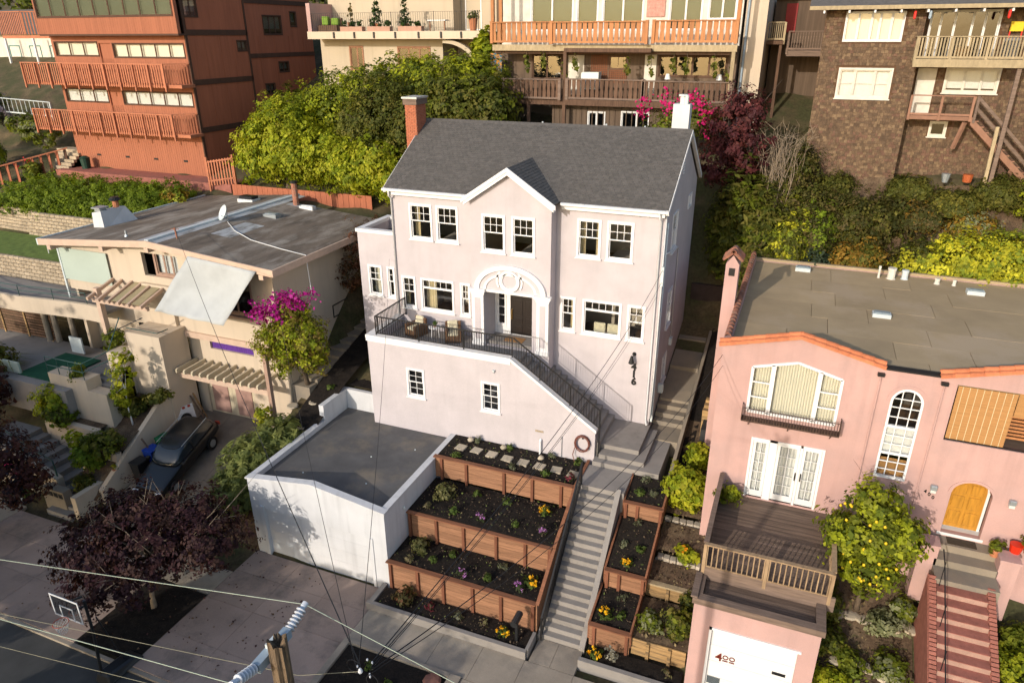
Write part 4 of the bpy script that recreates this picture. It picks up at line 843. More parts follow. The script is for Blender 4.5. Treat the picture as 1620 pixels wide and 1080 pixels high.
BQ = thing('iron_balconet', 'rusty iron balconet under the pink house triple window', 'balcony', (17.9,-4.4,2.1)); rust = M('rusty_iron', (.075,.045,.032), .85, .3, 6)
for z in (2.14, 2.62): MB().tube([(16.35,PY-.03,z),(16.35,PY-.42,z),(19.5,PY-.42,z),(19.5,PY-.03,z)], .016, 5).build('rail', rust, BQ)
pm = MB().box(-.008,.008,-.008,.008,2.14,2.62).mesh('picket', rust)
for i in range(36): put('picket', pm, BQ, (16.35+3.15*i/35,PY-.42,0))
for i in range(5):
    for x in (16.35,19.5): put('picket', pm, BQ, (x,PY-.08-.08*i,0))
MB().box(16.35,19.5,PY-.42,PY-.02,2.10,2.125).build('floor', rust, BQ)
for x in (16.6,17.9,19.25): MB().bar((x,PY-.02,1.8),(x,PY-.4,2.1),.025).build('bracket', rust, BQ)
# french doors
fd = MB()
fcm = FK
for x0,x1 in ((16.79,16.87),(17.42,17.68),(18.44,18.52),(19.14,19.22)): FK.box(fd, x0, x1, -.06, .03, -1.15, 1.32)
FK.box(fd, 16.871, 19.139, -.06, .03, 1.24, 1.32); fd = fd.build('french_doors', trim, K)
for x0, x1 in ((16.88,17.41),(17.69,18.43),(18.53,19.13)):
    m = MB(); a0, a1, z0, z1 = x0+.1, x1-.1, -.85, 1.14
    FK.box(m, x0, a0, -.05, .0, -1.14, 1.23); FK.box(m, a1, x1, -.05, .0, -1.14, 1.23); FK.box(m, a0, a1, -.05, .0, -1.14, z0); FK.box(m, a0, a1, -.05, .0, z1, 1.23)
    FK.box(m, (a0+a1)/2-.012, (a0+a1)/2+.012, -.04, -.01, z0, z1)
    for j in range(1,5): z = z0+(z1-z0)*j/5; FK.box(m, a0, a1, -.039, -.011, z-.011, z+.011)
    lf = m.build('door_leaf', paintw, K)
    for i in range(2):
        for j in range(5):
            p = MB(); FK.box(p, a0+(a1-a0)*i/2, a0+(a1-a0)*(i+1)/2, -.028, -.022, z0+(z1-z0)*j/5, z0+(z1-z0)*(j+1)/5); p.build('pane', gl, lf)
for x in (18.40,18.58): MB().box(x-.02,x+.02,PY-.06,PY-.0,-.1,.2).build('handle', iron, fd)
curtain(K, 16.9, 19.1, PY+.14, -1.1, 1.2, curt_w, 40)
# tall arched window
A_ = MB(); a0, a1, z0, zs_ = 20.8, 21.75, .72, 3.55; ac, ar = (a0+a1)/2, (a1-a0)/2
for x in (a0, a1-.07): FK.box(A_, x, x+.07, -.06, .03, z0, zs_)
FK.box(A_, a0, a1, -.06, .031, z0-.02, z0+.07); FK.box(A_, a0, a1, -.06, .029, 2.62, 2.70); FK.box(A_, a0, a1, -.06, .029, 1.62, 1.70)
for i in range(14):
    t0, t1 = math.pi*i/14, math.pi*(i+1)/14
    P = lambda R,t,n: FK.pt(ac+R*math.cos(t), n, zs_+R*1.05*math.sin(t))
    A_.hexa([P(ar-.07,t0,-.06),P(ar,t0,-.06),P(ar,t0,.03),P(ar-.07,t0,.03),P(ar-.07,t1,-.06),P(ar,t1,-.06),P(ar,t1,.03),P(ar-.07,t1,.03)])
for x in (a0+(a1-a0)/3, a0+2*(a1-a0)/3): FK.box(A_, x-.015, x+.015, -.04, .0, z0, zs_+.40)
for z in (1.03,1.33,2.0,2.32,3.0,3.35,3.66): FK.box(A_, a0+.03, a1-.03, -.039, -.001, z-.014, z+.014)
aw_ = A_.build('arched_window', trim, K)
pxs = [a0+.07, a0+(a1-a0)/3, a0+2*(a1-a0)/3, a1-.07]; pzs = [.79,1.03,1.33,1.62,2.0,2.32,2.62,3.0,3.35,3.66]
for i in range(3):
    for j in range(len(pzs)-1): p = MB(); FK.box(p, pxs[i], pxs[i+1], -.03, -.024, pzs[j], pzs[j+1]); p.build('pane', gl, aw_)
p = MB(); p.v = [FK.pt(ac+(ar-.05)*math.cos(math.pi*i/12), -.026, 3.661+max(0,(ar*1.05*math.sin(math.pi*i/12)-.11))) for i in range(13)]; p.f = [tuple(range(13))]; p.build('pane', gl_dark, aw_)
MB().box(a0+.02,a1-.02,PY+.15,PY+.16,1.62,2.66).build('blind', curt_w, K); MB().box(a0+.02,a1-.02,PY+.15,PY+.16,.75,1.4).build('shutter', blind_b, K)
# the arched opening's spandrels are cut by a pink half ring
m = MB()
for i in range(14):
    t0, t1 = math.pi*i/14, math.pi*(i+1)/14
    m.hexa([P(ar,t0,.0),P(ar+.12,t0,.0),P(ar+.12,t0,.02),P(ar,t0,.02),P(ar,t1,.0),P(ar+.12,t1,.0),P(ar+.12,t1,.02),P(ar,t1,.02)])
m.build('arch_moulding', pinkst, K)
# shaded balcony with bamboo blinds
MB().box(22.52,27.3,PY+.2,PY+2.6,2.30,2.45).build('balcony_floor', deckw, K); MB().box(22.4,27.3,PY+2.6,PY+2.7,2.3,4.45).build('balcony_wall', brownsid, K); MB().box(22.42,22.52,PY+.2,PY+2.6,2.3,4.45).build('balcony_wall', pinkst, K); MB().box(22.45,27.3,PY+.21,PY+2.59,4.2,4.29).build('balcony_ceiling', brownsid, K)
for x0, x1 in ((22.56,24.15),):
    bl = MB().box(x0,x1,PY+.03,PY+.045,2.55,4.4).build('bamboo_blind', blind_b, K)
    for i in range(8): MB().box(x0+.12+i*.19,x0+.135+i*.19,PY+.02,PY+.029,2.55,4.4).build('cord', curt, bl)
bl = MB().box(24.2,27.2,PY+.12,PY+.135,3.6,4.4).build('bamboo_blind', blind_b, K)
MB().box(22.52,27.3,PY+.05,PY+.1,2.46,2.52).build('balcony_rail', iron, K)
for i in range(9): MB().box(24.2,27.2,PY+.6+i*.05,PY+.64+i*.05,2.6+i*.1,2.67+i*.1).build('slat', orangew, K)
# front door in arched recess
m = MB(); dc, dr_ = (23.15+24.3)/2, (24.3-23.15)/2
MB().box(23.1,24.35,PY+.45,PY+.5,-1,1.3).build('recess_back', trim, K)
for i in range(12):
    t0, t1 = math.pi*i/12, math.pi*(i+1)/12
    Q = lambda R,t,n: FK.pt(dc+R*math.cos(t), n, .65+R*.82*math.sin(t)); 
    m.hexa([Q(dr_,t0,-.45),Q(dr_+.1,t0,-.45),Q(dr_+.1,t0,.025),Q(dr_,t0,.025),Q(dr_,t1,-.45),Q(dr_+.1,t1,-.45),Q(dr_+.1,t1,.025),Q(dr_,t1,.025)])
m.build('door_arch', pinkst, K)
doorw = M('golden_oak_door', (.42,.20,.025), .4, .25, 2, stretch=(6,6,.8), spec=.5)
p = MB(); pts = [(dc-.52,-.9),(dc+.52,-.9),(dc+.52,.62)]+[(dc+.52*math.cos(math.pi*i/10),.62+.44*math.sin(math.pi*i/10)) for i in range(1,10)]+[(dc-.52,.62)]
p.prism([(a,PY+.37,b) for a,b in pts], (0,.06,0)); dk = p.build('front_door', doorw, K)
for x in (dc-.42, dc+.06):
    for z0_, z1_ in ((-.75,-.25),(-.12,.35),(.45,.82)): MB().box(x,x+.36,PY+.35,PY+.369,z0_,z1_).build('door_panel', doorw, dk, bevel=.016)
MB().box(23.05,24.4,PY-.02,PY+.5,-1.05,-.951).build('threshold', paintw, K)
# lamps, pipes, numbers
lampm = M('lamp_glass', (.6,.6,.55), .4, .05, 4)
for x, nm in ((22.62,'left'),(24.84,'right')):
    MB().box(x-.1,x+.1,PY-.14,PY-.001,.62,.80).build('lamp', metal, K, bevel=.02); MB().box(x-.08,x+.08,PY-.12,PY-.002,.52,.619).build('lamp_glass', lampm, K)
for i, chx in enumerate('400'): text(chx, (22.42+.13*i,PY-.01,.48-.09*i), .17, iron, K, (math.pi/2,0,0), bold=.003)
for x in (20.36, 22.15):
    MB().tube([(x,PY-.1,4.42),(x+.02,PY-.06,4.2),(x+.02,PY-.05,-1.5)], .028, 6).build('downpipe', pinkst, K); MB().box(x-.1,x+.1,PY-.16,PY-.02,4.4,4.5).build('rain_hopper', iron, K)
# room darkness behind the windows
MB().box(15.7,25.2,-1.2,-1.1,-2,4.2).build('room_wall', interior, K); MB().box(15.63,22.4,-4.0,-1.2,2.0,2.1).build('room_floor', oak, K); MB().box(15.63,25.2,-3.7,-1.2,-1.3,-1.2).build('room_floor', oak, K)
# things on the roof
for x, y, nm in ((20.7,1.3,'skylight nearest the front parapet'),(17.75,6.4,'skylight nearest the chimney'),(24.5,5.6,'skylight far right')):
    o = thing('skylight', 'blue grey domed '+nm+' of the pink house roof', 'skylight', (x,y,4.43), 'skylights on the pink house')
    MB().box(x-.32,x+.32,y-.2,y+.2,4.43,4.6).build('frame', metal_l, o); MB().box(x-.27,x+.27,y-.15,y+.15,4.601,4.65).build('pane', skyl, o, bevel=.02)
for k, (x, y, rr, hh, mt) in enumerate(((20.9,6.5,.05,.55,trim_dirty),(21.4,6.55,.16,.5,trim_dirty),(21.95,6.7,.13,.42,metal_l),(23.2,6.5,.1,.25,trim_dirty),(23.85,6.5,.07,.25,trim_dirty))):
    tag(MB().lathe([(rr*1.3,0),(rr,.05),(rr,hh*.8),(rr*1.15,hh*.82),(rr*1.1,hh)], (x,y,4.44), 10).build('roof_vent', mt), ['thin white pipe vent leftmost on the pink house roof back edge','widest pale capped vent on the pink house roof back edge','blue grey capped vent on the pink house roof back edge','short pale vent right of the blue grey roof vent','smallest pale vent at the right of the pink house roof vents'][k], 'roof vent', 'vents on the pink house roof')
# ---- pink garage with deck on top
Q_ = thing('garage', 'pink stucco garage with white door numbered 400 under a wooden deck', 'garage', (17.8,-9,-5.9)); FQ = Face('F', -9.7)
wall(Q_, 'front_wall', FQ, 15.92, 19.6, -6.1, -1.72, [(16.55,19.08,-6.1,-2.6)], pinkst); MB().box(15.92,16.12,-9.499,-4.6,-6.1,-1.72).build('side_wall', pinkst, Q_); MB().box(19.4,19.6,-9.499,-4.6,-6.1,-1.72).build('side_wall', pinkst, Q_)
MB().box(16.47,16.55,-9.75,-9.701,-6,-2.52).build('door_jamb', trim, Q_); MB().box(16.47,19.16,-9.75,-9.701,-2.6,-2.52).build('door_head', trim, Q_)
gd = MB().box(16.55,19.08,-9.62,-9.57,-6,-2.6).build('garage_door', paintw, Q_)
for k in range(5): MB().box(16.56,19.07,-9.635,-9.621,-2.62-.66*(k+1)+.01,-2.62-.66*k).build('door_panel', paintw, gd)
drn = M('dark_red_numeral', (.16,.03,.02), .5, .1, 4)
text('4', (16.87,-9.65,-3.72), .44, drn, Q_, (math.pi/2,0,0), bold=.004)
for i in range(2):
    xq = 17.07+.2*i; arcs = MB(); arcs.tube([(xq+.075*math.cos(t*.4488),-9.655,-3.66+.075*math.sin(t*.4488)) for t in range(15)], .016, 6); arcs.build('numeral', drn, Q_); MB().box(xq-.08,xq+.08,-9.665,-9.645,-3.82,-3.79).build('numeral_bar', drn, Q_)
MB().box(18.47,18.86,-9.66,-9.636,-3.76,-3.66).build('letter_slot', iron, gd)
MB().box(16.6,17.0,-9.66,-9.636,-4.9,-4.6).build('door_window', gl_dark, gd)
DK = thing('roof_deck', 'weathered wooden deck with baluster rail on top of the pink garage', 'deck', (17.8,-7,-1.3))
n = 40
for k in range(9):
    y = -9.48+k*.105
    MB().box(16.15,19.4,y,y+.1,-1.74,-1.68).build('plank', deckw, DK)
for k in range(42):
    y = -8.52+k*.105; MB().box(15.95,20.0 if y > -6.1 else 19.75,y,min(y+.1,-4.21),-1.28,-1.22).build('plank', deckw, DK)
for b in ((15.86,16.13,-9.78,-4.3),(19.41,19.68,-9.78,-8.6)): MB().box(*b,-1.719,-1.5).build('edge_beam', deckbeam, DK)
MB().box(16.131,19.409,-9.78,-9.5,-1.719,-1.5).build('edge_beam', deckbeam, DK); MB().box(15.95,19.9,-8.6,-8.53,-1.72,-1.2).build('riser', deckbeam, DK)
MB().box(19.6,19.75,-8.5,-4.25,-3.5,-1.29).build('deck_skirt', deckbeam, DK)
def woodrail(parent, A, B, h, n, posts, mat, pmat=None, slat=(.035,.035), rails=(.08,.95), capw=.14):
    A = Vector(A); B = Vector(B); U = Vector((0,0,1)); pm = pmat or mat
    MB().bar(A+U*h, B+U*h, capw, .045).build('top_rail', pm, parent); MB().bar(A+U*h*rails[0], B+U*h*rails[0], .04, .09).build('bottom_rail', pm, parent)
    d = B-A; yaw = math.atan2(d.y, d.x); bm_ = MB().box(-slat[0]/2,slat[0]/2,-slat[1]/2,slat[1]/2,h*rails[0]+.02,h*rails[1]).mesh('baluster', mat); qm = MB().box(-.05,.05,-.05,.05,-.2,h+.0).mesh('post', pm)
    for i in range(n): put('baluster', bm_, parent, A+d*((i+.5)/n), yaw)
    for t in posts: put('post', qm, parent, A.lerp(B,t), yaw)
woodrail(DK, (15.98,-8.57,-1.28), (19.72,-8.57,-1.28), .95, 24, (0,.5,1), deckrail); woodrail(DK, (19.72,-8.5,-1.28), (19.75,-5.2,-1.28), .95, 17, (1,), deckrail); 
MB().bar((15.98,-8.5,-.33),(15.98,-4.35,-.33),.16,.05).build('top_rail', deckbeam, DK); MB().box(15.95,16.01,-8.4,-4.35,-1.22,-.42).build('screen', brownw, DK); MB().bar((15.9,-9.78,-1.46),(15.9,-8.62,-1.46),.2,.06).build('edge_beam', deckbeam, DK)
# brick steps to the pink house
BS = thing('brick_steps', 'brick and concrete steps climbing to the pink house front door', 'steps', (23.7,-7,-4))
MB().box(22.95,24.75,-5.9,-3.7,-4,-1.62).build('landing', concw, BS); MB().box(22.95,24.75,-4.7,-3.75,-1.619,-1.1).build('step', concw, BS); MB().box(22.95,24.75,-5.2,-4.701,-1.619,-1.36).build('step', concw, BS)
for k in range(14):
    y1 = -5.9-k*.36; z = -1.8-k*.2; m = MB().box(23.0,24.4,y1-.36,y1,z-.6,z-.02).build('riser', M('sunlit_riser', (.34,.215,.17), .9, .15, 3, fine=.1) if k == 0 else bpy.data.materials['sunlit_riser'], BS); MB().box(23.0,24.4,y1-.37,y1,z-.019,z+.0).build('tread', brickst, BS)  # risers paler than the treads: sun on their fronts put into the colour
bk = MB().box(-.105,.105,-.05,.05,0,.07).mesh('brick', brickst, bevel=.006)
for s, x in ((0,22.88),(1,24.52)):
    m = MB(); m.hexa([(x-.12,-11.2,-6.2),(x+.12,-11.2,-6.2),(x+.12,-5.7,-4),(x-.12,-5.7,-4),(x-.12,-11.2,-4.70),(x+.12,-11.2,-4.70),(x+.12,-5.7,-1.65),(x-.12,-5.7,-1.65)]); cw_ = m.build('side_wall', brickst, BS)
    for i in range(46): t = i/46; put('brick', bk, cw_, (x,-11.1+5.4*t,-4.69+3.05*t+.03), rot=(.51,0,0))
for x, nm in ((22.75,'left'),(25.0,'right')):
    o = thing('gate_pier', 'square pink stucco pier on the '+nm+' of the pink house landing', 'pier', (x,-4.9,-2)); MB().box(x-.27,x+.27,-5.2,-4.65,-3.2,-.95).build('shaft', pinkst, o); MB().box(x-.3,x+.3,-5.23,-4.62,-.949,-.87).build('cap', pinkst, o)
hr = thing('iron_handrail', 'dark wrought iron handrail on the left of the brick steps', 'railing', (23.1,-8,-3)); MB().tube([(23.08,-11,-3.9),(23.08,-5.9,-.95),(23.08,-5.4,-.8)], .02, 6).build('top_rail', iron, hr)
for k in range(5): y = -10.8+1.2*k; z = -4.7+(y+11.1)*.565; MB().tube([(23.08,y,z-.1),(23.08,y,z+.95)], .014, 5).build('post', iron, hr)
tag(MB().box(23.35,24.2,-4.6,-4.22,-1.099,-1.08).build('door_mat', M('dark_mat', (.06,.045,.03), .95, .2, 10)), 'dark mat before the golden oak door', 'door mat')
# ================================================================== cream house on the left
C = thing('cream_house', 'cream stucco mid century house with low gable tar roof and shade sail', 'house', (-11,-3,-3)); CYF = -3.3; FC = Face('F', CYF); cx0_, cx1_ = -18.1, -4.5
rz0 = lambda x: 5.62-abs(x+10.9)*.083
wins = [(-12.4,-10.05,3.55,4.98),(-8.3,-5.8,2.35,4.5)]
wall(C, 'front_wall', FC, -14.6, cx1_, .9, 4.75, [inner(wins[0],.02),(-8.3,-5.8,2.3,4.55)], cream)
MB().prism([(-14.6,CYF,4.751),(cx1_,CYF,4.751),(cx1_,CYF,rz0(cx1_)-.22),(-10.9,CYF,5.38),(-14.6,CYF,rz0(-14.6)-.22)], (0,.2,0)).build('gable_wall', cream, C)
MB().box(-18.0,-14.6,CYF+.001,CYF+.2,2.2,4.85).build('front_wall', cream, C); MB().box(-18.0,-14.6,CYF+.8,CYF+1,-1.5,2.2).build('lower_wall', cream, C)
MB().box(cx1_-.2,cx1_,CYF+.201,5.2,-4.5,rz0(cx1_)-.2).build('side_wall', cream, C); MB().box(-18.0,-17.8,CYF+.2,7.2,-1.5,4.85).build('side_wall', cream, C); MB().box(-17.8,cx1_-.2,5.0,5.2,0,4.8).build('rear_wall', cream, C)
FSide = Face('R', cx1_); window(C, FSide, .85, 2.5, .92, 1.6, ('cols',[.5]), iron, gl_dark, cw=.05, sill=False)
# deep-set window bay with three lights, picture window under the sail
window(C, Face('F', CYF+.15), -11.75, -10.05, 3.6, 4.9, ('cols',[.35,.7]), M('mauve_brown_trim', (.36,.235,.175), .8, .1, 4), gl, cw=.12, sill=True, shade=(curt_w,.0))
mauve = bpy.data.materials['mauve_brown_trim']
window(C, FC, -8.3, -5.8, 2.3, 4.55, ('cols',[.62]), mauve, gl_dark, cw=.08, sill=True); MB().box(-8.3,-5.75,CYF-.3,CYF-.001,2.16,2.28).build('window_shelf', mauve, C)
MB().box(-17.9,-4.8,-.5,-.4,-4,4.7).build('room_wall', interior, C)
# roof: two low slopes with deep fascia
FZ = -4.1
for (a, b, yb) in ((-18.35,-10.9,7.3),(-10.9,-3.72,5.6)):
    m = MB(); za, zb = rz0(a), rz0(b); yq = 7.3 if a < -11 else 5.6
    m.hexa([(a,FZ,za-.2),(b,FZ,zb-.2),(b,yb,zb-.2),(a,yb,za-.2),(a,FZ,za),(b,FZ,zb),(b,yb,zb),(a,yb,za)]); m.build('roof', lhroof, C)
    m = MB(); m.hexa([(a,FZ-.08,za-.27),(b,FZ-.08,zb-.27),(b,FZ-.001,zb-.27),(a,FZ-.001,za-.27),(a,FZ-.08,za+.05),(b,FZ-.08,zb+.05),(b,FZ-.001,zb+.05),(a,FZ-.001,za+.05)]); m.build('fascia', M('fascia_paint', (.55,.40,.30), .8, .08, 3) if a < -11 else bpy.data.materials['fascia_paint'], C)
fas = bpy.data.materials['fascia_paint']
MB().box(-3.72,-3.64,FZ-.08,5.6,rz0(-3.72)-.27,rz0(-3.72)+.05).build('fascia', fas, C); MB().box(-18.43,-18.35,FZ-.08,7.3,rz0(-18.35)-.27,rz0(-18.35)+.06).build('fascia', metal_l, C)
for (x0, x1, y0, y1, mt, dz) in ((-11.75,-10.35,FZ+.1,7.2,silver,.004),(-10.1,-8.9,5.0,5.58,silver,.006),(-9.5,-8.3,-1.5,1.0,silver,.005)):
    m = MB(); xs_ = [x for x in (x0,-10.9,x1) if x0 <= x <= x1]; xs_ = sorted(set(xs_))
    for a, b in zip(xs_, xs_[1:]): m.poly([(a,y0,rz0(a)+dz),(b,y0,rz0(b)+dz),(b,y1,rz0(b)+dz),(a,y1,rz0(a)+dz)])
    m.build('roof_coating', mt, C)
MB().box(-11.05,-10.8,FZ+.05,7.2,5.55,5.70).build('ridge_curb', metal_l, C)
for x in (-17.6,-13.9,-10.9,-7.6,-4.3): MB().box(x-.12,x+.12,FZ-.1,CYF,rz0(x)-.5,rz0(x)-.28).build('beam_end', fas, C)
# lower storey: garage doors, slot window, pergola
FC2 = Face('F', -3.05)
wall(C, 'lower_wall', FC2, -10.6, cx1_-.2, -4.5, .9, [(-9.23,-6.5,.02,.5),(-9.95,-6.9,-4.5,-1.7)], cream)
MB().box(-10.6,cx1_,CYF-.12,CYF-.001,.62,.92).build('band', fas, C)
slot = MB().box(-9.23,-6.5,-2.92,-2.9,.02,.5).build('slot_window', M('purple_curtain', (.10,.035,.24), .9, .3, 4, stretch=(8,1,1)), C)
gdm = M('mauve_panel', (.36,.22,.18), .85, .12, 3); gdf = M('cream_door_frame', (.55,.47,.33), .8, .08, 3)
for i, x in enumerate((-9.95,-8.42)):
    g_ = MB().box(x,x+1.52,-2.95,-2.88,-3.85,-1.7).build('garage_door', gdf, C); MB().box(x+.25,x+1.27,-2.99,-2.951,-3.6,-1.9).build('door_panel', gdm, g_)
pg = thing('pergola', 'short mauve pergola with cream rafter ends over the cream house garage doors', 'pergola', (-7.7,-4,-1))
MB().box(-10.45,-4.75,-4.25,-4.12,-1.25,-.98).build('beam', fas, pg)
rm = MB().prism([(0,-4.5,-.88),(0,-4.5,-.72),(0,-4.42,-.66),(0,-3.06,-.62),(0,-3.06,-.8),(0,-4.2,-.97)], (.1,0,0)).mesh('rafter', gdf)
for i in range(11): put('rafter', rm, pg, (-10.3+i*.5,0,0))
MB().box(-4.85,-4.66,-4.3,-4.1,-3.6,.9).build('post', mauve, pg)
# stair block, planters and curved deck
B1 = thing('entry_stairs', 'cream stucco entry block with steps and green rails beside the cream house', 'stairs', (-12,-6,-3))
MB().box(-12.6,-10.4,-4.95,-3.31,-4.2,1.15).build('block', cream, B1)
MB().box(-13.4,-12.61,-5.6,-3.31,-4,.2).build('block', cream, B1)
for k in range(8): MB().box(-13.9-.0*k,-12.61,-6.9+.22*k,-5.1,-4,-.9-.9+.17*k).build('step', conc, B1)
MB().box(-16.0,-13.41,-7.0,-6.2,-4.2,-.75).build('landing_wall', cream, B1); MB().box(-13.4,-12.2,-7.0,-6.4,-4.5,-1.3).build('landing_wall', cream, B1)
for pts in ([(-16,-6.95,.1),(-13.5,-6.95,.1),(-12.7,-6.0,.5),(-12.7,-5.0,1.9)],[(-16,-6.95,-.35),(-13.5,-6.95,-.35),(-12.7,-6.0,.05)],[(-12.5,-4.9,1.35),(-10.5,-4.9,1.35),(-10.45,-4.3,1.35)]): MB().tube(pts, .025, 6).build('handrail', greenrail, B1)
for x in (-16,-15.2,-14.4,-13.5): MB().tube([(x,-6.95,-.75),(x,-6.95,.1)], .02, 5).build('rail_post', greenrail, B1)
# retaining walls down to the drive and the lower street steps
LW = thing('garden_wall', 'long cream stucco retaining wall with planting pockets beside the sloping driveway', 'garden wall', (-11,-6,-4))
m = MB(); m.hexa([(-11.1,-9.3,-6.1),(-10.85,-9.3,-6.1),(-10.45,-4.9,-6),(-10.7,-4.9,-6),(-11.1,-9.3,-4.9),(-10.85,-9.3,-4.9),(-10.45,-4.9,-1.55),(-10.7,-4.9,-1.55)]); m.build('wall', cream, LW)
MB().box(-12.6,-10.9,-8.2,-7.9,-6,-3.6).build('wall', cream, LW); MB().box(-16.2,-12.61,-7.7,-7.4,-6,-3.0).build('wall', cream, LW); MB().box(-11.5,-11.2,-10.4,-8.2,-6,-4.7).build('wall', cream, LW); MB().box(-12.9,-12.65,-8.6,-7.71,-6,-3.8).build('wall', cream, LW)
bed('planting_pocket', -12.6, -10.75, -7.9, -5.0, lambda x,y: -3.5+(y+7.9)*.45, dirt, 41); bed('planting_pocket', -16.2, -12.65, -7.4, -7.0, -3.0, dirt, 42); bed('planting_pocket', -12.6, -11.0, -9.6, -8.2, lambda x,y: -5.3+(y+9.6)*.9, dirt, 43); bed('planting_pocket', -16.2, -12.7, -6.99, -3.4, lambda x,y: -2.4, dirt, 44)
LS = thing('street_steps', 'shaded grey steps with green handrail climbing from the street to the cream house', 'steps', (-14.5,-9,-5.8))
for k in range(8): MB().box(-18.5,-12.9-.52*k,-9.4,-7.72,-6.2,-5.3+.24*k).build('step', conc, LS)
for k in range(3): MB().box(-13.2,-11.6,-10.55+.36*k,-9.41,-6.2,-5.7+.16*k).build('step', conc, LS)
MB().box(-13.2,-11.52,-9.4,-8.3,-6.2,-5.25).build('landing', conc, LS)
m = MB(); m.hexa([(-18.6,-9.75,-6.2),(-13.2,-9.75,-6.2),(-13.2,-9.41,-6.2),(-18.6,-9.41,-6.2),(-18.6,-9.75,-2.9),(-13.2,-9.75,-4.6),(-13.2,-9.41,-4.6),(-18.6,-9.41,-2.9)]); m.build('side_wall', cream, LS)
MB().tube([(-18.3,-9.55,-2.2),(-17.3,-9.55,-2.35),(-13.4,-9.55,-3.75),(-13.35,-9.55,-4.6)], .035, 6).build('handrail', greenrail, LS)
for x in (-17.3,-15.4,-13.4): z = -2.35-(x+17.3)*.36; MB().tube([(x,-9.55,z-.9),(x,-9.55,z)], .025, 6).build('rail_post', greenrail, LS)
lb = thing('letter_boxes', 'grey stone mailbox pillar with four dark slots beside the street steps', 'mailbox', (-12.9,-10.0,-5.8)); MB().box(-13.6,-12.2,-10.25,-9.85,-6,-4.75).build('pillar', concw, lb)
for k in range(4): MB().box(-13.48+.32*k,-13.24+.32*k,-10.27,-10.251,-5.1,-4.87).build('slot', iron, lb)
rs_ = thing('estate_sign', 'small magenta and white sign board by the street steps', 'sign', (-14.9,-10.6,-5)); mag = M('magenta_sign', (.50,.02,.16), .6, .05, 4)
MB().box(-15.2,-14.3,-10.63,-10.6,-4.1,-3.55).build('board', mag, rs_); MB().box(-15.35,-14.6,-10.595,-10.57,-3.6,-3.3).build('board', paintw, rs_); MB().box(-14.8,-14.74,-10.6,-10.55,-5.8,-3.5).build('post', paintw, rs_)
text('JASON', (-14.7,-10.64,-3.82), .2, paintw, rs_, (math.pi/2,0,0), 'lettering', .004)
# curved deck
CD = thing('curved_deck', 'curved white deck with green rail on columns left of the cream house', 'deck', (-19,-4,0))
cv = [(-30,-2.6),(-27,-3.8),(-24.5,-4.6),(-22,-5.05),(-19.8,-5.0),(-17.6,-4.75),(-15.4,-4.6),(-14.4,-4.65)]
m = MB(); 
for (a,b),(c2,d2) in zip(cv, cv[1:]): m.hexa([(a,b,1.2),(c2,d2,1.2),(c2,d2+.18,1.2),(a,b+.18,1.2),(a,b,2.05),(c2,d2,2.05),(c2,d2+.18,2.05),(a,b+.18,2.05)])
m.build('parapet', cream, CD)
MB().prism([(a,b+.181,1.55) for a,b in cv]+[(-14.4,-2.5,1.55),(-30,1.5,1.55)], (0,0,.15)).build('deck_floor', conc, CD)
for z in (2.35,2.62): MB().tube([(a,b+.09,z) for a,b in cv[:-1]], .022, 6).build('rail', greenrail, CD)
for a, b in cv[:-1]: MB().tube([(a,b+.09,2.0),(a,b+.09,2.65)], .02, 5).build('rail_post', greenrail, CD)
for x, y in ((-20.1,-3.8),(-19.5,-3.7),(-18.9,-3.2)): MB().tube([(x-.4,y+.3,1.55),(x,y,-1.0)], .15, 10).build('column', concw, CD)
MB().box(-14.4,-14.15,-4.75,-4.5,.5,3.1).build('post', fas, CD)
ws = thing('wind_screen', 'pale green frosted wind screen on the deck of the cream house', 'screen', (-16.4,-3.4,2.6)); MB().box(-18.05,-14.7,-3.42,-3.39,2.75,4.45).build('panel', frost, ws)
MB().box(-18.15,-18.05,-3.45,-3.36,1.7,4.6).build('post', metal_l, ws)
# second pergola over the entry
p2 = thing('pergola', 'slanting mauve pergola with glazed bays over the cream house entry', 'pergola', (-12.3,-4.5,3))
for i, (xa, xb) in enumerate(((-14.2,-14.7),(-13.5,-14.1),(-12.85,-13.4),(-12.2,-12.75),(-11.55,-12.1),(-10.75,-11.2))): MB().bar((xa,-5.3,2.75),(xb,-3.25,3.1),.11,.16).build('rafter', fas, p2)
for i in range(3): MB().hexa([(-12.75+.65*i,-5.15,2.79),(-12.25+.65*i,-5.15,2.79),(-12.7+.65*i,-3.3,3.1),(-13.2+.65*i,-3.3,3.1),(-12.75+.65*i,-5.15,2.81),(-12.25+.65*i,-5.15,2.81),(-12.7+.65*i,-3.3,3.12),(-13.2+.65*i,-3.3,3.12)]).build('glazing', M('amber_glazing', (.33,.28,.16), .3, .1, 3) if i == 0 else bpy.data.materials['amber_glazing'], p2)
MB().box(-14.3,-10.7,-5.0,-4.86,2.48,2.66).build('beam', fas, p2)
MB().tube([(-13.2,-5.6,1.1),(-10.9,-5.2,2.2)], .025, 6).build('brace', iron, p2)
MB().box(-12.55,-10.75,CYF-.2,CYF-.001,.95,3.2).build('entry_wall', cream, p2)
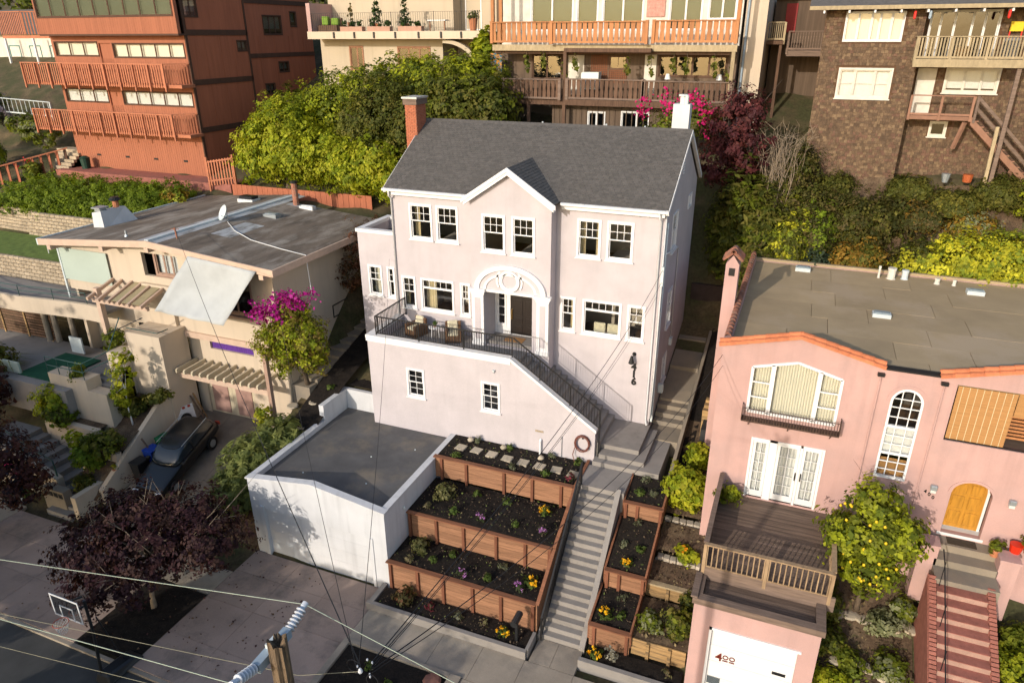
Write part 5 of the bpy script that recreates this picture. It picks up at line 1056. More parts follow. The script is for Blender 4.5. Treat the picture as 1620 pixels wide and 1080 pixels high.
# shade sail
ss = MB(); n = 14; Pq = [Vector((-8.3,-4.25,5.25)),Vector((-4.5,-4.25,4.95)),Vector((-5.9,-5.2,2.55)),Vector((-9.95,-5.2,2.68))]
for j in range(n+1):
    for i in range(n+1):
        a, b = i/n, j/n; p = Pq[0]*(1-a)*(1-b)+Pq[1]*a*(1-b)+Pq[2]*a*b+Pq[3]*(1-a)*b
        p += Vector((0,.32,-.22))*(math.sin(a*math.pi)*math.sin(b*math.pi))+Vector((0,-1,.1))*(.05*math.sin(a*19+b*3)*b+.025*math.sin(a*37-b*11)); ss.v.append(tuple(p))
ss.f = [(j*(n+1)+i, j*(n+1)+i+1, (j+1)*(n+1)+i+1, (j+1)*(n+1)+i) for j in range(n) for i in range(n)]
me = bpy.data.meshes.new('shade_sail'); me.from_pydata(ss.v, [], ss.f); me.materials.append(sailm); me.shade_smooth(); o = put('shade_sail', me); md = o.modifiers.new('thick','SOLIDIFY'); md.thickness = .01
tag(o, 'grey fabric shade sail hung across the cream house window', 'shade sail')
# roof furniture of the cream house
rc = thing('roof_chimney', 'low white rendered chimney with two pots on the cream house roof', 'chimney', (-17.2,-1.2,5.1))
MB().hexa([(-17.6,-1.5,4.9),(-16.8,-1.5,4.9),(-16.5,.6,4.9),(-17.5,.6,4.9),(-17.55,-1.45,5.85),(-16.95,-1.4,5.95),(-16.9,.1,5.95),(-17.5,.1,5.9)]).build('body', stucco_w, rc)
MB().lathe([(.16,0),(.16,.4)], (-17.2,.0-.2,5.9), 10).build('flue', pottc, rc); MB().lathe([(.3,0),(.3,.05),(.22,.12),(.22,.18)], (-17.2,-.2,6.3), 10).build('cowl', iron, rc); MB().box(-17.6,-17.0,-1.4,-.8,6.05,6.12).build('cowl', metal, rc); MB().box(-17.5,-17.1,-1.3,-.9,5.9,6.05).build('flue', metal, rc)
sd = thing('satellite_dish', 'grey satellite dish on the ridge of the cream house roof', 'satellite dish', (-10.3,.6,5.55))
MB().tube([(-10.3,.6,5.5),(-10.3,.6,5.95)], .03, 6).build('mast', metal, sd); o = MB().lathe([(.001,.0),(.2,.03),(.36,.1),(.42,.16),(.40,.165),(.2,.05),(.002,.02)], (0,0,0), 18).build('dish', metal_l, sd); o.location = (-10.3,.5,6.0); o.rotation_euler = (1.1,0,-.5)
MB().tube([(-10.3,.4,5.85),(-10.05,-.1,6.05)], .015, 5).build('feed_arm', metal, sd)
tag(MB().tube([(-10.3,.55,5.56),(-8.8,-.6,5.5),(-7.2,-1.3,5.36),(-5.2,-1.6,5.2),(-3.7,-1.75,5.1),(-3.62,-1.75,3.2)], .022, 6).build('roof_cable', paintw), 'white cable running from the satellite dish across the cream house roof', 'cable')
for k, (x, y, w_, d_, mt, nm) in enumerate(((-13.1,5.4,1.1,.7,iron,'dark domed skylight at the back left of the cream house roof'),(-9.1,2.6,.85,.5,metal,'flat grey skylight in the middle of the cream house roof'),(-8.6,5.0,.9,.35,paintw,'white roof hatch beside the stove pipe'))):
    o = thing('skylight', nm, 'skylight', (x,y,rz0(x))); MB().box(x-w_/2,x+w_/2,y-d_/2,y+d_/2,rz0(x)-.1,rz0(x)+.16).build('frame', paintw if k != 1 else metal, o); MB().box(x-w_/2+.06,x+w_/2-.06,y-d_/2+.06,y+d_/2-.06,rz0(x)+.161,rz0(x)+(.32 if k == 0 else .2)).build('pane', mt, o, bevel=.03)
sp = thing('stove_pipe', 'tall rusty stove pipe with dark cap at the back of the cream house roof', 'stove pipe', (-9.6,5.3,5.5)); MB().lathe([(.17,0),(.17,1.3)], (-9.6,5.3,5.45), 10).build('pipe', tile_d, sp); MB().lathe([(.22,0),(.22,.12)], (-9.6,5.3,6.76), 10).build('cap', iron, sp)
for x, y, nm in ((-13.2,-3.2,'small grey roof vent near the cream house fascia'),): tag(MB().lathe([(.1,0),(.05,.1),(.05,.3)], (x,y,rz0(x)), 8).build('roof_vent', metal), nm, 'roof vent')
an = thing('service_mast', 'rusty service mast with wire bracket on the cream house ridge front', 'mast', (-10.1,-3.0,5.5)); MB().tube([(-10.1,-3.0,5.4),(-10.15,-3.0,6.1)], .04, 6).build('mast', tile_d, an); MB().tube([(-10.4,-3.0,6.0),(-9.9,-3.0,6.05)], .02, 5).build('arm', tile_d, an)
# steps and soil between the cream and the pale house
SS = thing('side_steps', 'worn concrete steps between the cream house wall and the dark soil slope', 'steps', (-3.9,0,-1))
for k in range(12): MB().box(-4.48,-3.45+.03*(k % 3),-3.0+.62*k,5.0,-2.2,-1.15+.15*k).build('step', concw, SS)
bed('soil_slope', -3.42, -2.02, -5.2, 4.5, lambda x,y: lerp_pts([(-5.2,-2.6),(-3.6,-1.85),(-2,-1.2),(4.5,.6)], y)+.12, soil, 51, .08)
bed('soil_slope', -2.02, -.02, -1.88, .04, -1.25, soil, 53, .06)
bed('soil_slope', -4.6, -2.3, -9.0, -5.2, lambda x,y: -5.75+(y+9)*.82, dirt, 52, .08)
blockrow('block_wall', 'low curved wall of pale blocks between the feathery bush and the soil slope', -4.4, -2.5, -4.9, -2.9, 6, 4, tanblock)
for k, (x, y) in enumerate(((-4.0,-3.7),(-3.9,-4.4),(-3.0,-3.3))): tag(MB().lathe([(.28,0),(.26,.06)], (x,y,-1.9-.35*(k==1)+.2*(k==2)), 9).build('stepping_stone', stone), ['round stepping stone below the bougainvillea','round stepping stone nearest the cream house garage','round stepping stone at the foot of the side steps'][k], 'stepping stone', 'round stepping stones')
# lawn terrace and block walls on the far left
bed('lawn', -45, -18.6, -1.9, 1.6, 2.95, turf, 61, .02)
bw_ = thing('block_wall', 'long tan block retaining wall under the juniper bank', 'retaining wall', (-27,2,3)); bm_ = MB().box(-.21,.21,-.14,.14,0,.19).mesh('block', tanblock, bevel=.03)
for rr in range(7):
    for i in range(40): put('block', bm_, bw_, (-18.9-i*.43-(.2 if rr % 2 else 0), 1.75+.07*rr+(.02*i if i > 20 else 0), 2.9+.195*rr))
bw2 = thing('block_wall', 'low tan block wall holding the lawn above the curved deck', 'retaining wall', (-24,-2.1,1.7))
for rr in range(6):
    for i in range(22): put('block', bm_, bw2, (-18.9-i*.43-(.2 if rr % 2 else 0), -2.15+.05*rr, 1.75+.195*rr))
ml = tag(MB().tube([(-22.6,-.9,2.9),(-22.6,-.9,3.75)], .03, 6).build('flag_stick', paintw), 'thin white stick standing on the putting lawn', 'flag stick')
# courtyard under the deck
tag(MB().box(-18.5,-15.9,-6.9,-4.2,-1.35,-1.28).build('turf_mat', turf_d), 'dark green turf mat in the courtyard under the curved deck', 'turf'); struct(MB().box(-26,-14.5,-7.4,-3.0,-3,-1.36).build('courtyard', conc))
sf = thing('slat_fence', 'brown horizontal slat fence at the back of the courtyard under the deck', 'fence', (-23,-4,0))
for k in range(16): MB().box(-27,-20.4,-3.3,-3.27,-1.2+.17*k,-1.08+.17*k).build('slat', brownw, sf)
for x in (-26.5,-24.5,-22.5,-20.6): MB().box(x-.06,x+.06,-3.36,-3.301,-1.3,1.5).build('post', yelwood, sf)
tag(MB().box(-18.1,-17.2,-4.1,-4.02,-1.2,-.3).build('panel', metal_l), 'pale square panel leaning in the courtyard under the curved deck', 'panel'); tag(MB().box(-20.5,-18.3,-6.9,-6.8,-1.3,-.7).build('glass_panel', frost), 'dusty glass panel at the edge of the courtyard', 'panel')
# ================================================================== red apartment building
RB = thing('red_building', 'rust red wood sided apartment building with slatted balconies', 'building', (-26.5,14,5)); FRB = Face('F', 10); xb0, xb1 = -32.7, -20.5
rows = [(-32.45,-28.3,13.15,14.12),(-26.95,-20.7,13.08,14.02),(-32.45,-28.3,10.15,11.1),(-26.95,-20.7,10.08,11.03)]
wall(RB, 'front_wall', FRB, xb0, xb1, 4.8, 14.55, [inner(h,.03) for h in rows]+[(-28.2,-27.1,11.5,14.0),(-28.2,-27.1,8.5,11.0)], redsid, .25)
for h, n_, sh in zip(rows, (3,5,3,5), (curt_y,curt_y,curt_w,curt_w)): window(RB, FRB, *h, ('cols',[k/n_ for k in range(1,n_)]), brownband, gl, cw=.06, sill=False, shade=(sh,.0))
for z0, z1 in ((11.5,14.0),(8.5,11.0)): MB().box(-28.2,-27.1,10.1,10.18,z0,z1).build('balcony_door', redsid, RB)
sg = MB().box(-.012,.012,-.008,0,0,1).mesh('siding_batten', redsid)
for zz, hh in ((5.0,3.0),(9.0,1.05),(12.0,1.05),(14.56,1.0)):
    for i in range(60): put('siding_batten', sg, RB, (xb0+.1+i*.204, 9.999 if zz < 14.5 else 9.299, zz), sc=(1,1,hh))
# upper storey steps forward with a long window band
FU = Face('F', 9.3); MB().box(xb0,xb1+.2,9.3,10.0,14.45,14.56).build('soffit', brownband, RB)
wall(RB, 'upper_wall', FU, xb0, xb1+.2, 14.561, 18.2, [(-32.5,-20.5,15.6,17.6)], redsid, .25)
window(RB, FU, -32.55, -20.45, 15.55, 17.65, ('cols',[k/9 for k in range(1,9)]), brownband, gl_ref, cw=.08, sill=False, shade=(M('painted_window_reflection', (.17,.16,.11), .8, .15, .6),.0))  # tone of the glass reflection painted on a sheet, no real blind
# side wall to the right, two planes with brown bands and windows
FS1 = Face('R', xb1); s1w = [(14.55,15.55,13.4,14.15),(10.2,11.4,15.5,16.6)]
wall(RB, 'side_wall', FS1, 10.251, 15.7, 4.8, 18.2, [inner(h,.03) for h in s1w], redsid_d, .25)
FS2 = Face('R', xb1-.02); s2w = [(17.5,19.6,14.45,15.8),(20.6,21.4,15.0,16.1),(18.7,19.9,11.85,12.65),(16.95,18.05,10.4,11.2)]
wall(RB, 'side_wall', FS2, 15.701, 23.2, 4.8, 18.2, [inner(h,.03) for h in s2w], redsid_d, .25)
for h in s1w: window(RB, FS1, *h, ('cols',[.5]), brownband, gl_dark, cw=.07, sill=False, shade=(roomw,.3))
for h, n_ in zip(s2w, (3,1,2,2)): window(RB, FS2, *h, ('cols',[k/n_ for k in range(1,n_)]), brownband, gl_dark, cw=.07, sill=False, shade=(roomw,.3))
for a, b, z in ((10.0,15.7,14.45),(10.0,15.7,11.45),(10.0,15.7,8.45)): MB().box(xb1+.001,xb1+.05,a,b,z,z+.35).build('band', brownband, RB)
for a, b, z in ((15.75,23.2,16.5),(15.75,23.2,12.95)): MB().box(xb1-.02+.001,xb1+.04,a,b,z,z+.3).build('band', brownband, RB)
MB().box(xb1-.02,xb1+.07,9.95,10.15,4.8,18.2).build('corner_board', brownband, RB); MB().box(xb1,xb1+.05,15.6,15.75,4.8,18.2).build('corner_board', brownband, RB)
for y in (11.6,13.0,14.2,16.8,18.5,20.2,21.9): MB().box(xb1+.001,xb1+.012,y,y+.03,4.8,14.4).build('siding_batten', redsid_d, RB)
MB().box(xb0,xb0+.25,10.251,23.2,4.8,18.2).build('side_wall', redsid_d, RB); MB().box(xb0+.25,xb1-.25,22.9,23.2,4.8,18.2).build('rear_wall', redsid_d, RB); MB().box(xb0-.1,xb1+.3,9.2,23.3,18.201,18.4).build('roof', flatroof, RB)
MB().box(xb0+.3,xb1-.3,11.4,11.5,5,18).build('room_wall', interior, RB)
for x in (-30.5,-27.7,-25.0,-22.3): MB().box(x-.18,x+.18,9.97,9.999,6.47,6.6).build('vent_grille', iron, RB)
for zt in (12.75, 9.68):
    bl = thing('balcony', 'long slatted red balcony, '+('upper' if zt > 11 else 'lower')+' of the two on the red building', 'balcony', (-27.5,9.4,zt-1.4)); x0, x1, y0 = -34.5, -21.5, 8.8; zb = zt-1.5
    MB().box(x0,x1+1.2,y0+.05,9.99,zb+.1,zb+.3).build('floor', redrail, bl)
    sm = MB().box(-.045,.045,-.02,.02,0,1.35).mesh('slat', redrail); pmh = MB().box(-.05,.05,-.05,.05,-.12,1.52).mesh('post', redrail)
    for i in range(62): put('slat', sm, bl, (x0+.1+(x1-x0-.1)*i/62, y0, zb+.1))
    for i in range(11): put('post', pmh, bl, (x0+(x1-x0)*i/10, y0-.08, zb))
    MB().box(x0-.06,x1+.06,y0-.13,y0+.05,zt,zt+.06).build('top_rail', redrail, bl); MB().box(x0,x1,y0+.021,y0+.06,zb+.12,zb+.24).build('bottom_rail', redrail, bl)
    A, B = Vector((x1,y0,zb+.1)), Vector((-20.5,9.95,zb+.1)); yaw = math.atan2(B.y-A.y, B.x-A.x)
    for i in range(1,9): put('slat', sm, bl, A.lerp(B, i/9), yaw)
    MB().bar(A+Vector((0,0,1.43)),B+Vector((0,0,1.43)),.16,.06).build('top_rail', redrail, bl)
    for i in range(5): put('slat', sm, bl, (x0, y0+.2+i*.22, zb+.1), math.pi/2)
sb = thing('balcony', 'short slatted red balcony high at the far left of the red building', 'balcony', (-38,12,14.5))
for i in range(14): put('slat', sm, sb, (-40.4+i*.19,12.0,14.55), sc=(1,1,1.1))
for i in range(10): put('slat', sm, sb, (-37.8+i*.2,12.0+.1*i,14.55), .5, sc=(1,1,1.1))
MB().bar((-40.5,12,16.1),(-37.8,12,16.1),.16,.08).build('top_rail', redrail, sb); MB().bar((-37.8,12,16.1),(-35.6,13.2,16.1),.16,.08).build('top_rail', redrail, sb); MB().box(-40.5,-35.5,12.05,14,14.3,14.5).build('floor', redrail, sb)
# red fence and little gate beside the red building, brick path
fn = thing('red_fence', 'dark red board fence descending at the left of the red building', 'fence', (-36,7,5))
for i in range(16): t = i/15; MB().box(-33.4-.33*i,-33.12-.33*i,9.4-.42*i,9.44-.42*i,3.5,6.9-.12*i).build('board', brownband if i % 5 == 0 else redsid_d, fn)
MB().bar((-33,9.5,6.95),(-38.4,2.9,5.1),.12,.08).build('top_rail', redrail, fn)
gt = thing('red_gate', 'small red picket gate at the right corner of the red building', 'gate', (-17.7,8,5.5))
for i in range(9): MB().box(-18.4+i*.19,-18.3+i*.19,8+.05*i,8.04+.05*i,5.5+.02*i,7.1+.03*i).build('picket', redrail, gt)
MB().bar((-18.45,8,7.0),(-16.8,8.4,7.25),.06,.09).build('rail', redrail, gt); MB().bar((-18.45,8,5.8),(-16.8,8.4,6.05),.06,.09).build('rail', redrail, gt); MB().box(-18.55,-18.43,7.95,8.07,5,7.3).build('post', redrail, gt); MB().box(-16.8,-16.68,8.4,8.52,5.3,7.5).build('post', redrail, gt)
struct(MB().box(-33,-17,8.2,9.95,5.0,5.62).build('brick_path', brickst))
tb = tag(MB().lathe([(.28,0),(.33,.75),(.35,.78),(.1,.92)], (-31.2,9.3,5.6), 12).build('waste_bin', M('dark_green_plastic', (.015,.045,.03), .5, .1, 4)), 'dark green waste bin at the foot of the red building', 'waste bin')
rst = thing('garden_steps', 'rough stone steps beside the red fence', 'steps', (-33,9,5))
for k in range(6): MB().box(-33.9-.2*k,-32.4,8.8+.25*k,11,5,5.75+.2*k).build('step', tanblock, rst)
fd2 = thing('board_fence', 'low reddish board fence behind the cream house', 'fence', (-11,7.7,5))
for i in range(26): MB().box(-16.6+i*.4,-16.22+i*.4,7.9,7.94,4.6,5.75).build('board', redsid_d, fd2)
# white house glimpsed far left
WH = thing('white_house', 'white timber house with green windows behind the red building', 'house', (-57,26,11)); FW = Face('F', 25.5)
MB().box(-66,-50,25.5,33,10,14.6).build('wall', trim_dirty, WH); MB().prism([(-66.5,24.8,14.601),(-66.5,33.5,14.601),(-66.5,29,17)], (17,0,0)).build('roof', shing[1], WH)
for x in (-59.5,-56.5,-53.6): window(WH, FW, x, x+1.6, 11.6, 13.6, ('grid',2,2), M('teal_trim', (.03,.16,.14), .6, .1, 4) if x < -59 else bpy.data.materials['teal_trim'], gl_dark, sill=False, back=-.001)
woodrail(WH, (-64,24.2,10.6), (-51,24.2,10.6), 1.0, 60, (0,.25,.5,.75,1), paintw)
for x in (-62,-58,-54,-51): MB().box(x-.08,x+.08,24.2,24.36,11,14.5).build('porch_post', paintw, WH)
wf = thing('metal_fence', 'pale metal picket fence on the bank left of the red building', 'fence', (-45,11,10))
woodrail(wf, (-52,12,9.2), (-36,11.2,8.8), 1.1, 30, (0,.5,1), metal_l)
# ================================================================== beige building
BB = thing('beige_building', 'beige stucco building with roof terrace and topiary above the trees', 'building', (-9,19,10)); FBB = Face('F', 17)
bwn = [(-13.0,-11.85,12.2,13.78),(-9.2,-6.7,12.2,13.75)]
wall(BB, 'front_wall', FBB, -15.3, -5.8, 7, 14.3, [inner(h,.03) for h in bwn], beige)
woodt = M('brown_window_frame', (.30,.15,.085), .7, .15, 4)
window(BB, FBB, *bwn[0], ('cols',[.55]), woodt, gl_dark, cw=.1, sill=True); window(BB, FBB, *bwn[1], ('cols',[.33,.68]), woodt, gl_dark, cw=.1, sill=True)
MB().box(-5.999,-5.8,17.201,24,7,14.3).build('side_wall', beige, BB); MB().box(-15.3,-15.1,17.201,24,7,14.3).build('side_wall', beige, BB); MB().box(-15.0,-6.0,18.6,18.7,7,14.2).build('room_wall', interior, BB)
MB().box(-15.3,-2.6,15.75,24,14.301,14.62).build('terrace_slab', beige, BB); MB().box(-15.35,-2.55,15.68,15.749,14.2,14.66).build('slab_edge', cream, BB)
MB().box(-5.799,-2.7,19.2,19.4,7,14.3).build('rear_wall', beige, BB); window(BB, Face('F', 19.2), -4.9, -4.4, 12.6, 13.9, ('grid',1,1), woodt, gl_dark, sill=False, back=-.002)
m = MB(); 
for i in range(10):
    t0, t1 = math.pi/2*i/10, math.pi/2*(i+1)/10; P = lambda R,t: (-2.7-2.6+R*math.cos(t)*1.0+.0, 12.3+R*.72*math.sin(t))
    a, b, c2, d2 = P(2.6,t0), P(2.3,t0), P(2.6,t1), P(2.3,t1); m.hexa([(b[0],16,b[1]),(a[0],16,a[1]),(a[0],16.3,a[1]),(b[0],16.3,b[1]),(d2[0],16,d2[1]),(c2[0],16,c2[1]),(c2[0],16.3,c2[1]),(d2[0],16.3,d2[1])])
m.build('arch_brace', beige, BB)
MB().box(-15.3,-5.8,18.3,18.5,14.62,19).build('upper_wall', beige, BB); MB().box(-5.8,-2.6,19.5,19.7,14.62,19).build('upper_wall', beige, BB); MB().box(-5.801,-5.6,18.3,19.5,14.62,19).build('upper_wall', beige, BB)
window(BB, Face('F', 19.5), -5.3, -4.1, 14.7, 17.2, ('cols',[.5]), paintw, gl_dark, sill=False, back=-.002)
MB().box(-15.3,-15.0,15.75,18.3,14.621,16.4).build('side_parapet', pinkst, BB)
R3 = thing('terrace_railing', 'thin dark railing along the beige building roof terrace', 'railing', (-9,15.8,14.6)); rail(R3, (-15.0,15.85,14.62), (-2.7,15.85,14.62), 1.15, pitch=.16, pick=.012, post=.03, posts=(0,.25,.5,.75,1), toprail=.02)
for x in (-13.2,-11.6,-10.1,-8.5,-6.8,-5.2,-3.8): MB().box(x-.05,x+.05,15.6,15.679,14.25,14.62).build('bracket', iron, R3)
def potted(x, y, z, pr, ph, blobs, n, pal, label, seed, group=None, size=.09, box=None):
    o = thing('potted_plant', label, 'potted plant', (x,y,z), group)
    if box: MB().box(x-box,x+box,y-.2,y+.2,z,z+ph).build('planter', M('pinkish_planter', (.42,.25,.18), .85, .1, 4) if 'pinkish_planter' not in bpy.data.materials else bpy.data.materials['pinkish_planter'], o)
    else: MB().lathe([(pr*.7,0),(pr,ph),(pr*.9,ph)], (x,y,z), 12).build('pot', pottc, o)
    crown('foliage', o, [(x+a,y,z+b,c_,c_,d_) for a,b,c_,d_ in blobs], n, size, pal, LM, seed, .12, 10)
GRN = [(.035,.07,.015),(.05,.09,.02),(.03,.055,.015)]
potted(-10.2,16.3,14.62,.3,.5,[(0,.75,.34,.25),(0,1.15,.3,.25),(0,1.5,.22,.22),(0,1.8,.12,.16)],500,GRN,'spiral clipped topiary, left of the two on the beige terrace',71)
potted(-8.1,16.3,14.62,.3,.5,[(0,.75,.34,.25),(0,1.15,.3,.25),(0,1.5,.22,.22),(0,1.78,.12,.16)],500,GRN,'spiral clipped topiary, right of the two on the beige terrace',72)
for k, x in enumerate((-11.9,-9.8,-7.5)): potted(x,15.98,14.63,.2,.32,[(-.55,.5,.17,.18),(0,.5,.17,.18),(.55,.5,.17,.18)],300,GRN,['left','middle','right'][k]+' pink planter box with three clipped shrubs on the beige terrace',74+k,box=.85)
potted(-3.35,16.5,14.62,.28,.75,[(0,.95,.3,.25)],250,[(.12,.15,.04),(.15,.16,.06)],'tall terracotta pot with a grey green shrub at the right end of the terrace',78)
potted(-12.4,16.6,14.62,.25,.6,[(0,1.2,.15,.6)],160,[(.25,.2,.1),(.2,.18,.08)],'tall vase with dry straw coloured grass on the beige terrace',79)
ch_ = thing('terrace_sofa', 'dark rattan sofa with green cushions at the left end of the beige terrace', 'sofa', (-14.0,16.6,14.62)); MB().box(-14.8,-13.3,16.2,17,14.62,15.05).build('base', brownw, ch_); MB().box(-14.8,-13.3,16.8,17,15.05,15.5).build('backrest', brownw, ch_); MB().box(-14.7,-14.2,16.5,16.79,15.06,15.6).build('cushion', M('lime_cushion', (.17,.28,.04), .9, .05, 4), ch_, bevel=.05); MB().box(-13.95,-13.4,16.5,16.79,15.06,15.5).build('cushion', bpy.data.materials['lime_cushion'], ch_, bevel=.05)
tt = thing('terrace_table', 'white table on the right of the beige terrace', 'table', (-5.9,16.8,14.62)); MB().box(-6.6,-5.3,16.5,17.1,15.25,15.32).build('table_top', paintw, tt); [MB().box(x,x+.06,16.6,16.66,14.62,15.25).build('leg', woodt, tt) for x in (-6.5,-5.45)]
# ================================================================== brown house with timber galleries
BR = thing('timber_house', 'dark brown timber house with two carved wooden galleries behind the pale house', 'house', (6.4,15,8)); FBR = Face('F', 14.3)
lw = [(1.4,3.3,12.0,13.4),(8.85,12.55,12.25,13.4)]
wall(BR, 'gallery_wall', FBR, -.9, 13.0, 11.2, 13.7, [inner(h,.03) for h in lw]+[(3.6,4.6,11.2,13.35),(6.05,7.1,12.6,13.35)], brownsid)
window(BR, FBR, *lw[0], ('cols',[.5]), brownw, gl_dark, cw=.08, sill=False); window(BR, FBR, *lw[1], ('cols',[.25,.5,.75]), brownw, gl_dark, cw=.08, sill=False); window(BR, FBR, 6.05, 7.1, 12.6, 13.35, ('grid',2,1), brownw, gl_dark, cw=.05, sill=False)
MB().box(3.6,4.6,14.4,14.45,11.2,13.35).build('gallery_door', trim_dirty, BR); MB().box(8.1,8.75,14.25,14.299,11.2,13.4).build('gallery_door', trim_dirty, BR)
lat = M('red_lattice', (.24,.085,.04), .85, .15, 4)
for x0, x1, z0, z1 in ((5.05,6.02,12.0,13.4),(6.1,7.1,11.9,12.58)):
    m = MB(); n_ = int((x1-x0)/.11)
    for i in range(n_+1): m.box(x0+i*.11-.015,x0+i*.11+.015,14.24,14.26,z0,z1)
    for j in range(int((z1-z0)/.11)+1): m.box(x0,x1,14.262,14.28,z0+j*.11-.015,z0+j*.11+.015)
    m.build('lattice', lat, BR)
wall(BR, 'upper_wall', Face('F', 14.6), -.6, 13.0, 13.701, 19, [(1.2,3.8,14.6,17.2),(3.95,5.25,14.6,17.2),(5.45,7.8,14.6,17.2),(9.15,10.95,14.6,17.2),(11.2,12.7,15.1,17.2)], trim_dirty)
for a, b, z0, n_ in ((1.2,3.8,14.6,2),(3.95,5.25,14.6,1),(5.45,7.8,14.6,2),(9.15,10.95,14.6,2),(11.2,12.7,15.1,2)): window(BR, Face('F', 14.6), a, b, z0, 17.2, ('cols',[k/n_ for k in range(1,n_)]), paintw, gl_ref, cw=.07, sill=False, shade=(M('unlit_room_sheet', (.10,.11,.09), .8, .1, .5) if a < 1.3 else bpy.data.materials['unlit_room_sheet'],.0))  # no real blind here: dark of the unlit room painted on a sheet
hp = MB().box(7.95,8.95,14.52,14.57,15.3,16.3).build('wall_hanging', M('pink_weaving', (.5,.25,.2), .9, .3, 6), BR)
MB().box(-.9,-.7,14.5,22,7,19).build('side_wall', brownsid, BR); MB().box(12.8,13.0,14.81,22,7,19).build('side_wall', brownsid, BR); MB().box(-.6,12.7,16.2,16.3,7,18).build('room_wall', interior, BR)
wall(BR, 'lower_wall', Face('F', 13.5), 3.0, 12.9, 6.5, 10.9, [(5.2,6.15,9.3,10.35),(7.15,8.7,9.3,10.42)], brownsid)
window(BR, Face('F', 13.5), 5.15, 6.2, 9.25, 10.4, ('cols',[.5]), paintw, gl_dark, cw=.06, sill=False); window(BR, Face('F', 13.5), 7.1, 8.75, 9.25, 10.47, ('cols',[.55]), paintw, gl_dark, cw=.06, sill=False)
for i in range(30): MB().box(3.1+i*.33,3.14+i*.33,13.46,13.499,9.0,10.9).build('siding_batten', brownsid, BR)
for x0, x1, z0 in ((-.4,13.1,13.72),(.3,13.1,10.88)): MB().box(x0,x1,12.75,14.28,z0,z0+.14).build('gallery_floor', brownw, BR); MB().box(x0,x1,12.68,12.749,z0-.12,z0+.2).build('gallery_beam', brownw if z0 < 12 else greyw, BR)
MB().box(-.4,13.1,13.0,13.2,13.45,13.71).build('gallery_beam', brownw, BR); MB().box(4.0,8.8,12.35,12.6,13.55,13.75).build('gallery_beam', brownw, BR)
def boardrail(parent, x0, x1, y, zb, zt, n, mat, capm, shaped=True):
    """flat cut boards with waisted edges between two rails"""
    h = zt-zb-.16; wdt = (x1-x0)/n*.78
    prof = [(-.5,0),(.5,0),(.5,.3),(.38,.5),(.5,.7),(.5,1),(-.5,1),(-.5,.7),(-.38,.5),(-.5,.3)]
    bmh = MB().prism([(a*wdt,0,b*h) for a,b in prof], (0,.035,0)).mesh('baluster', mat)
    for i in range(n): put('baluster', bmh, parent, (x0+(x1-x0)*(i+.5)/n, y, zb+.1))
    MB().box(x0-.05,x1+.05,y-.09,y+.1,zt-.06,zt).build('top_rail', capm, parent); MB().box(x0,x1,y-.03,y+.07,zb,zb+.1).build('bottom_rail', capm, parent)
    for x in (x0,x1): MB().box(x-.08,x+.08,y-.08,y+.1,zb-.05,zt+.03).build('post', capm, parent)
G1 = thing('gallery_railing', 'orange stained carved board railing of the upper timber gallery', 'railing', (6,12.6,14))
boardrail(G1, -.4, 3.2, 12.62, 14.03, 15.1, 12, orangew, orangew); boardrail(G1, 3.25, 8.5, 12.35, 14.0, 15.08, 18, orangew, orangew); boardrail(G1, 8.8, 13.0, 12.62, 14.03, 15.1, 14, orangew, orangew)
G2 = thing('gallery_railing', 'dark brown carved board railing of the lower timber gallery', 'railing', (6,12.6,11))
boardrail(G2, .35, 3.75, 12.5, 11.08, 12.15, 13, brownw, deckbeam); boardrail(G2, 4.1, 8.4, 12.75, 11.1, 12.18, 16, brownw, deckbeam); boardrail(G2, 8.45, 13.0, 12.75, 11.1, 12.15, 17, brownw, deckbeam)
for x, z0, z1, mt in ((.35,7,11,brownw),(1.8,7,10.8,brownw),(3.95,7,13.6,brownw),(12.95,7,13.9,greyw),(-.4,14.0,18,orangew),(13.0,14.0,18,orangew),(.1,14,18,orangew)): MB().box(x-.09,x+.09,12.7,12.88,z0,z1).build('post', mt, BR)
bq = M('woven_orange_blue', (.45,.20,.03), .9, .1, 3, col2=(.02,.13,.22), c2scale=5, c2lo=.48, c2hi=.52, stretch=(1,1,2.5)); tag(MB().box(-.75,-.05,13.2,13.22,11.9,13.45).build('woven_hanging', bq), 'orange and blue striped hanging at the left end of the lower gallery', 'hanging')
for k, (x, nm) in enumerate(((2.2,'dark patio table left on the lower gallery'),(5.3,'pale folded cloth chair beside the lattice on the lower gallery'))):
    o = thing('gallery_table' if k == 0 else 'gallery_chair', nm, 'table' if k == 0 else 'chair', (x,13.4,11.02)); MB().box(x-.5,x+.5,13.1,13.7,11.95 if k == 0 else 11.6,12.02 if k == 0 else 12.5).build('table_top' if k == 0 else 'seat', iron if k == 0 else curt_w, o); [MB().box(x+s-.03,x+s+.03,13.3,13.36,11.02,11.95 if k == 0 else 11.6).build('leg', iron, o) for s in (-.4,.4)]
for k, x in enumerate((9.6,12.3)):
    o = thing('garden_lamp', ('left' if k == 0 else 'right')+' of the two white shaded lamps on the lower gallery', 'lamp', (x,13.3,11.02)); MB().lathe([(.05,0),(.04,1.2)], (x,13.3,11.02), 8).build('stand', iron, o); MB().lathe([(.17,0),(.09,.28)], (x,13.3,12.2), 10).build('lamp_shade', paintw, o)
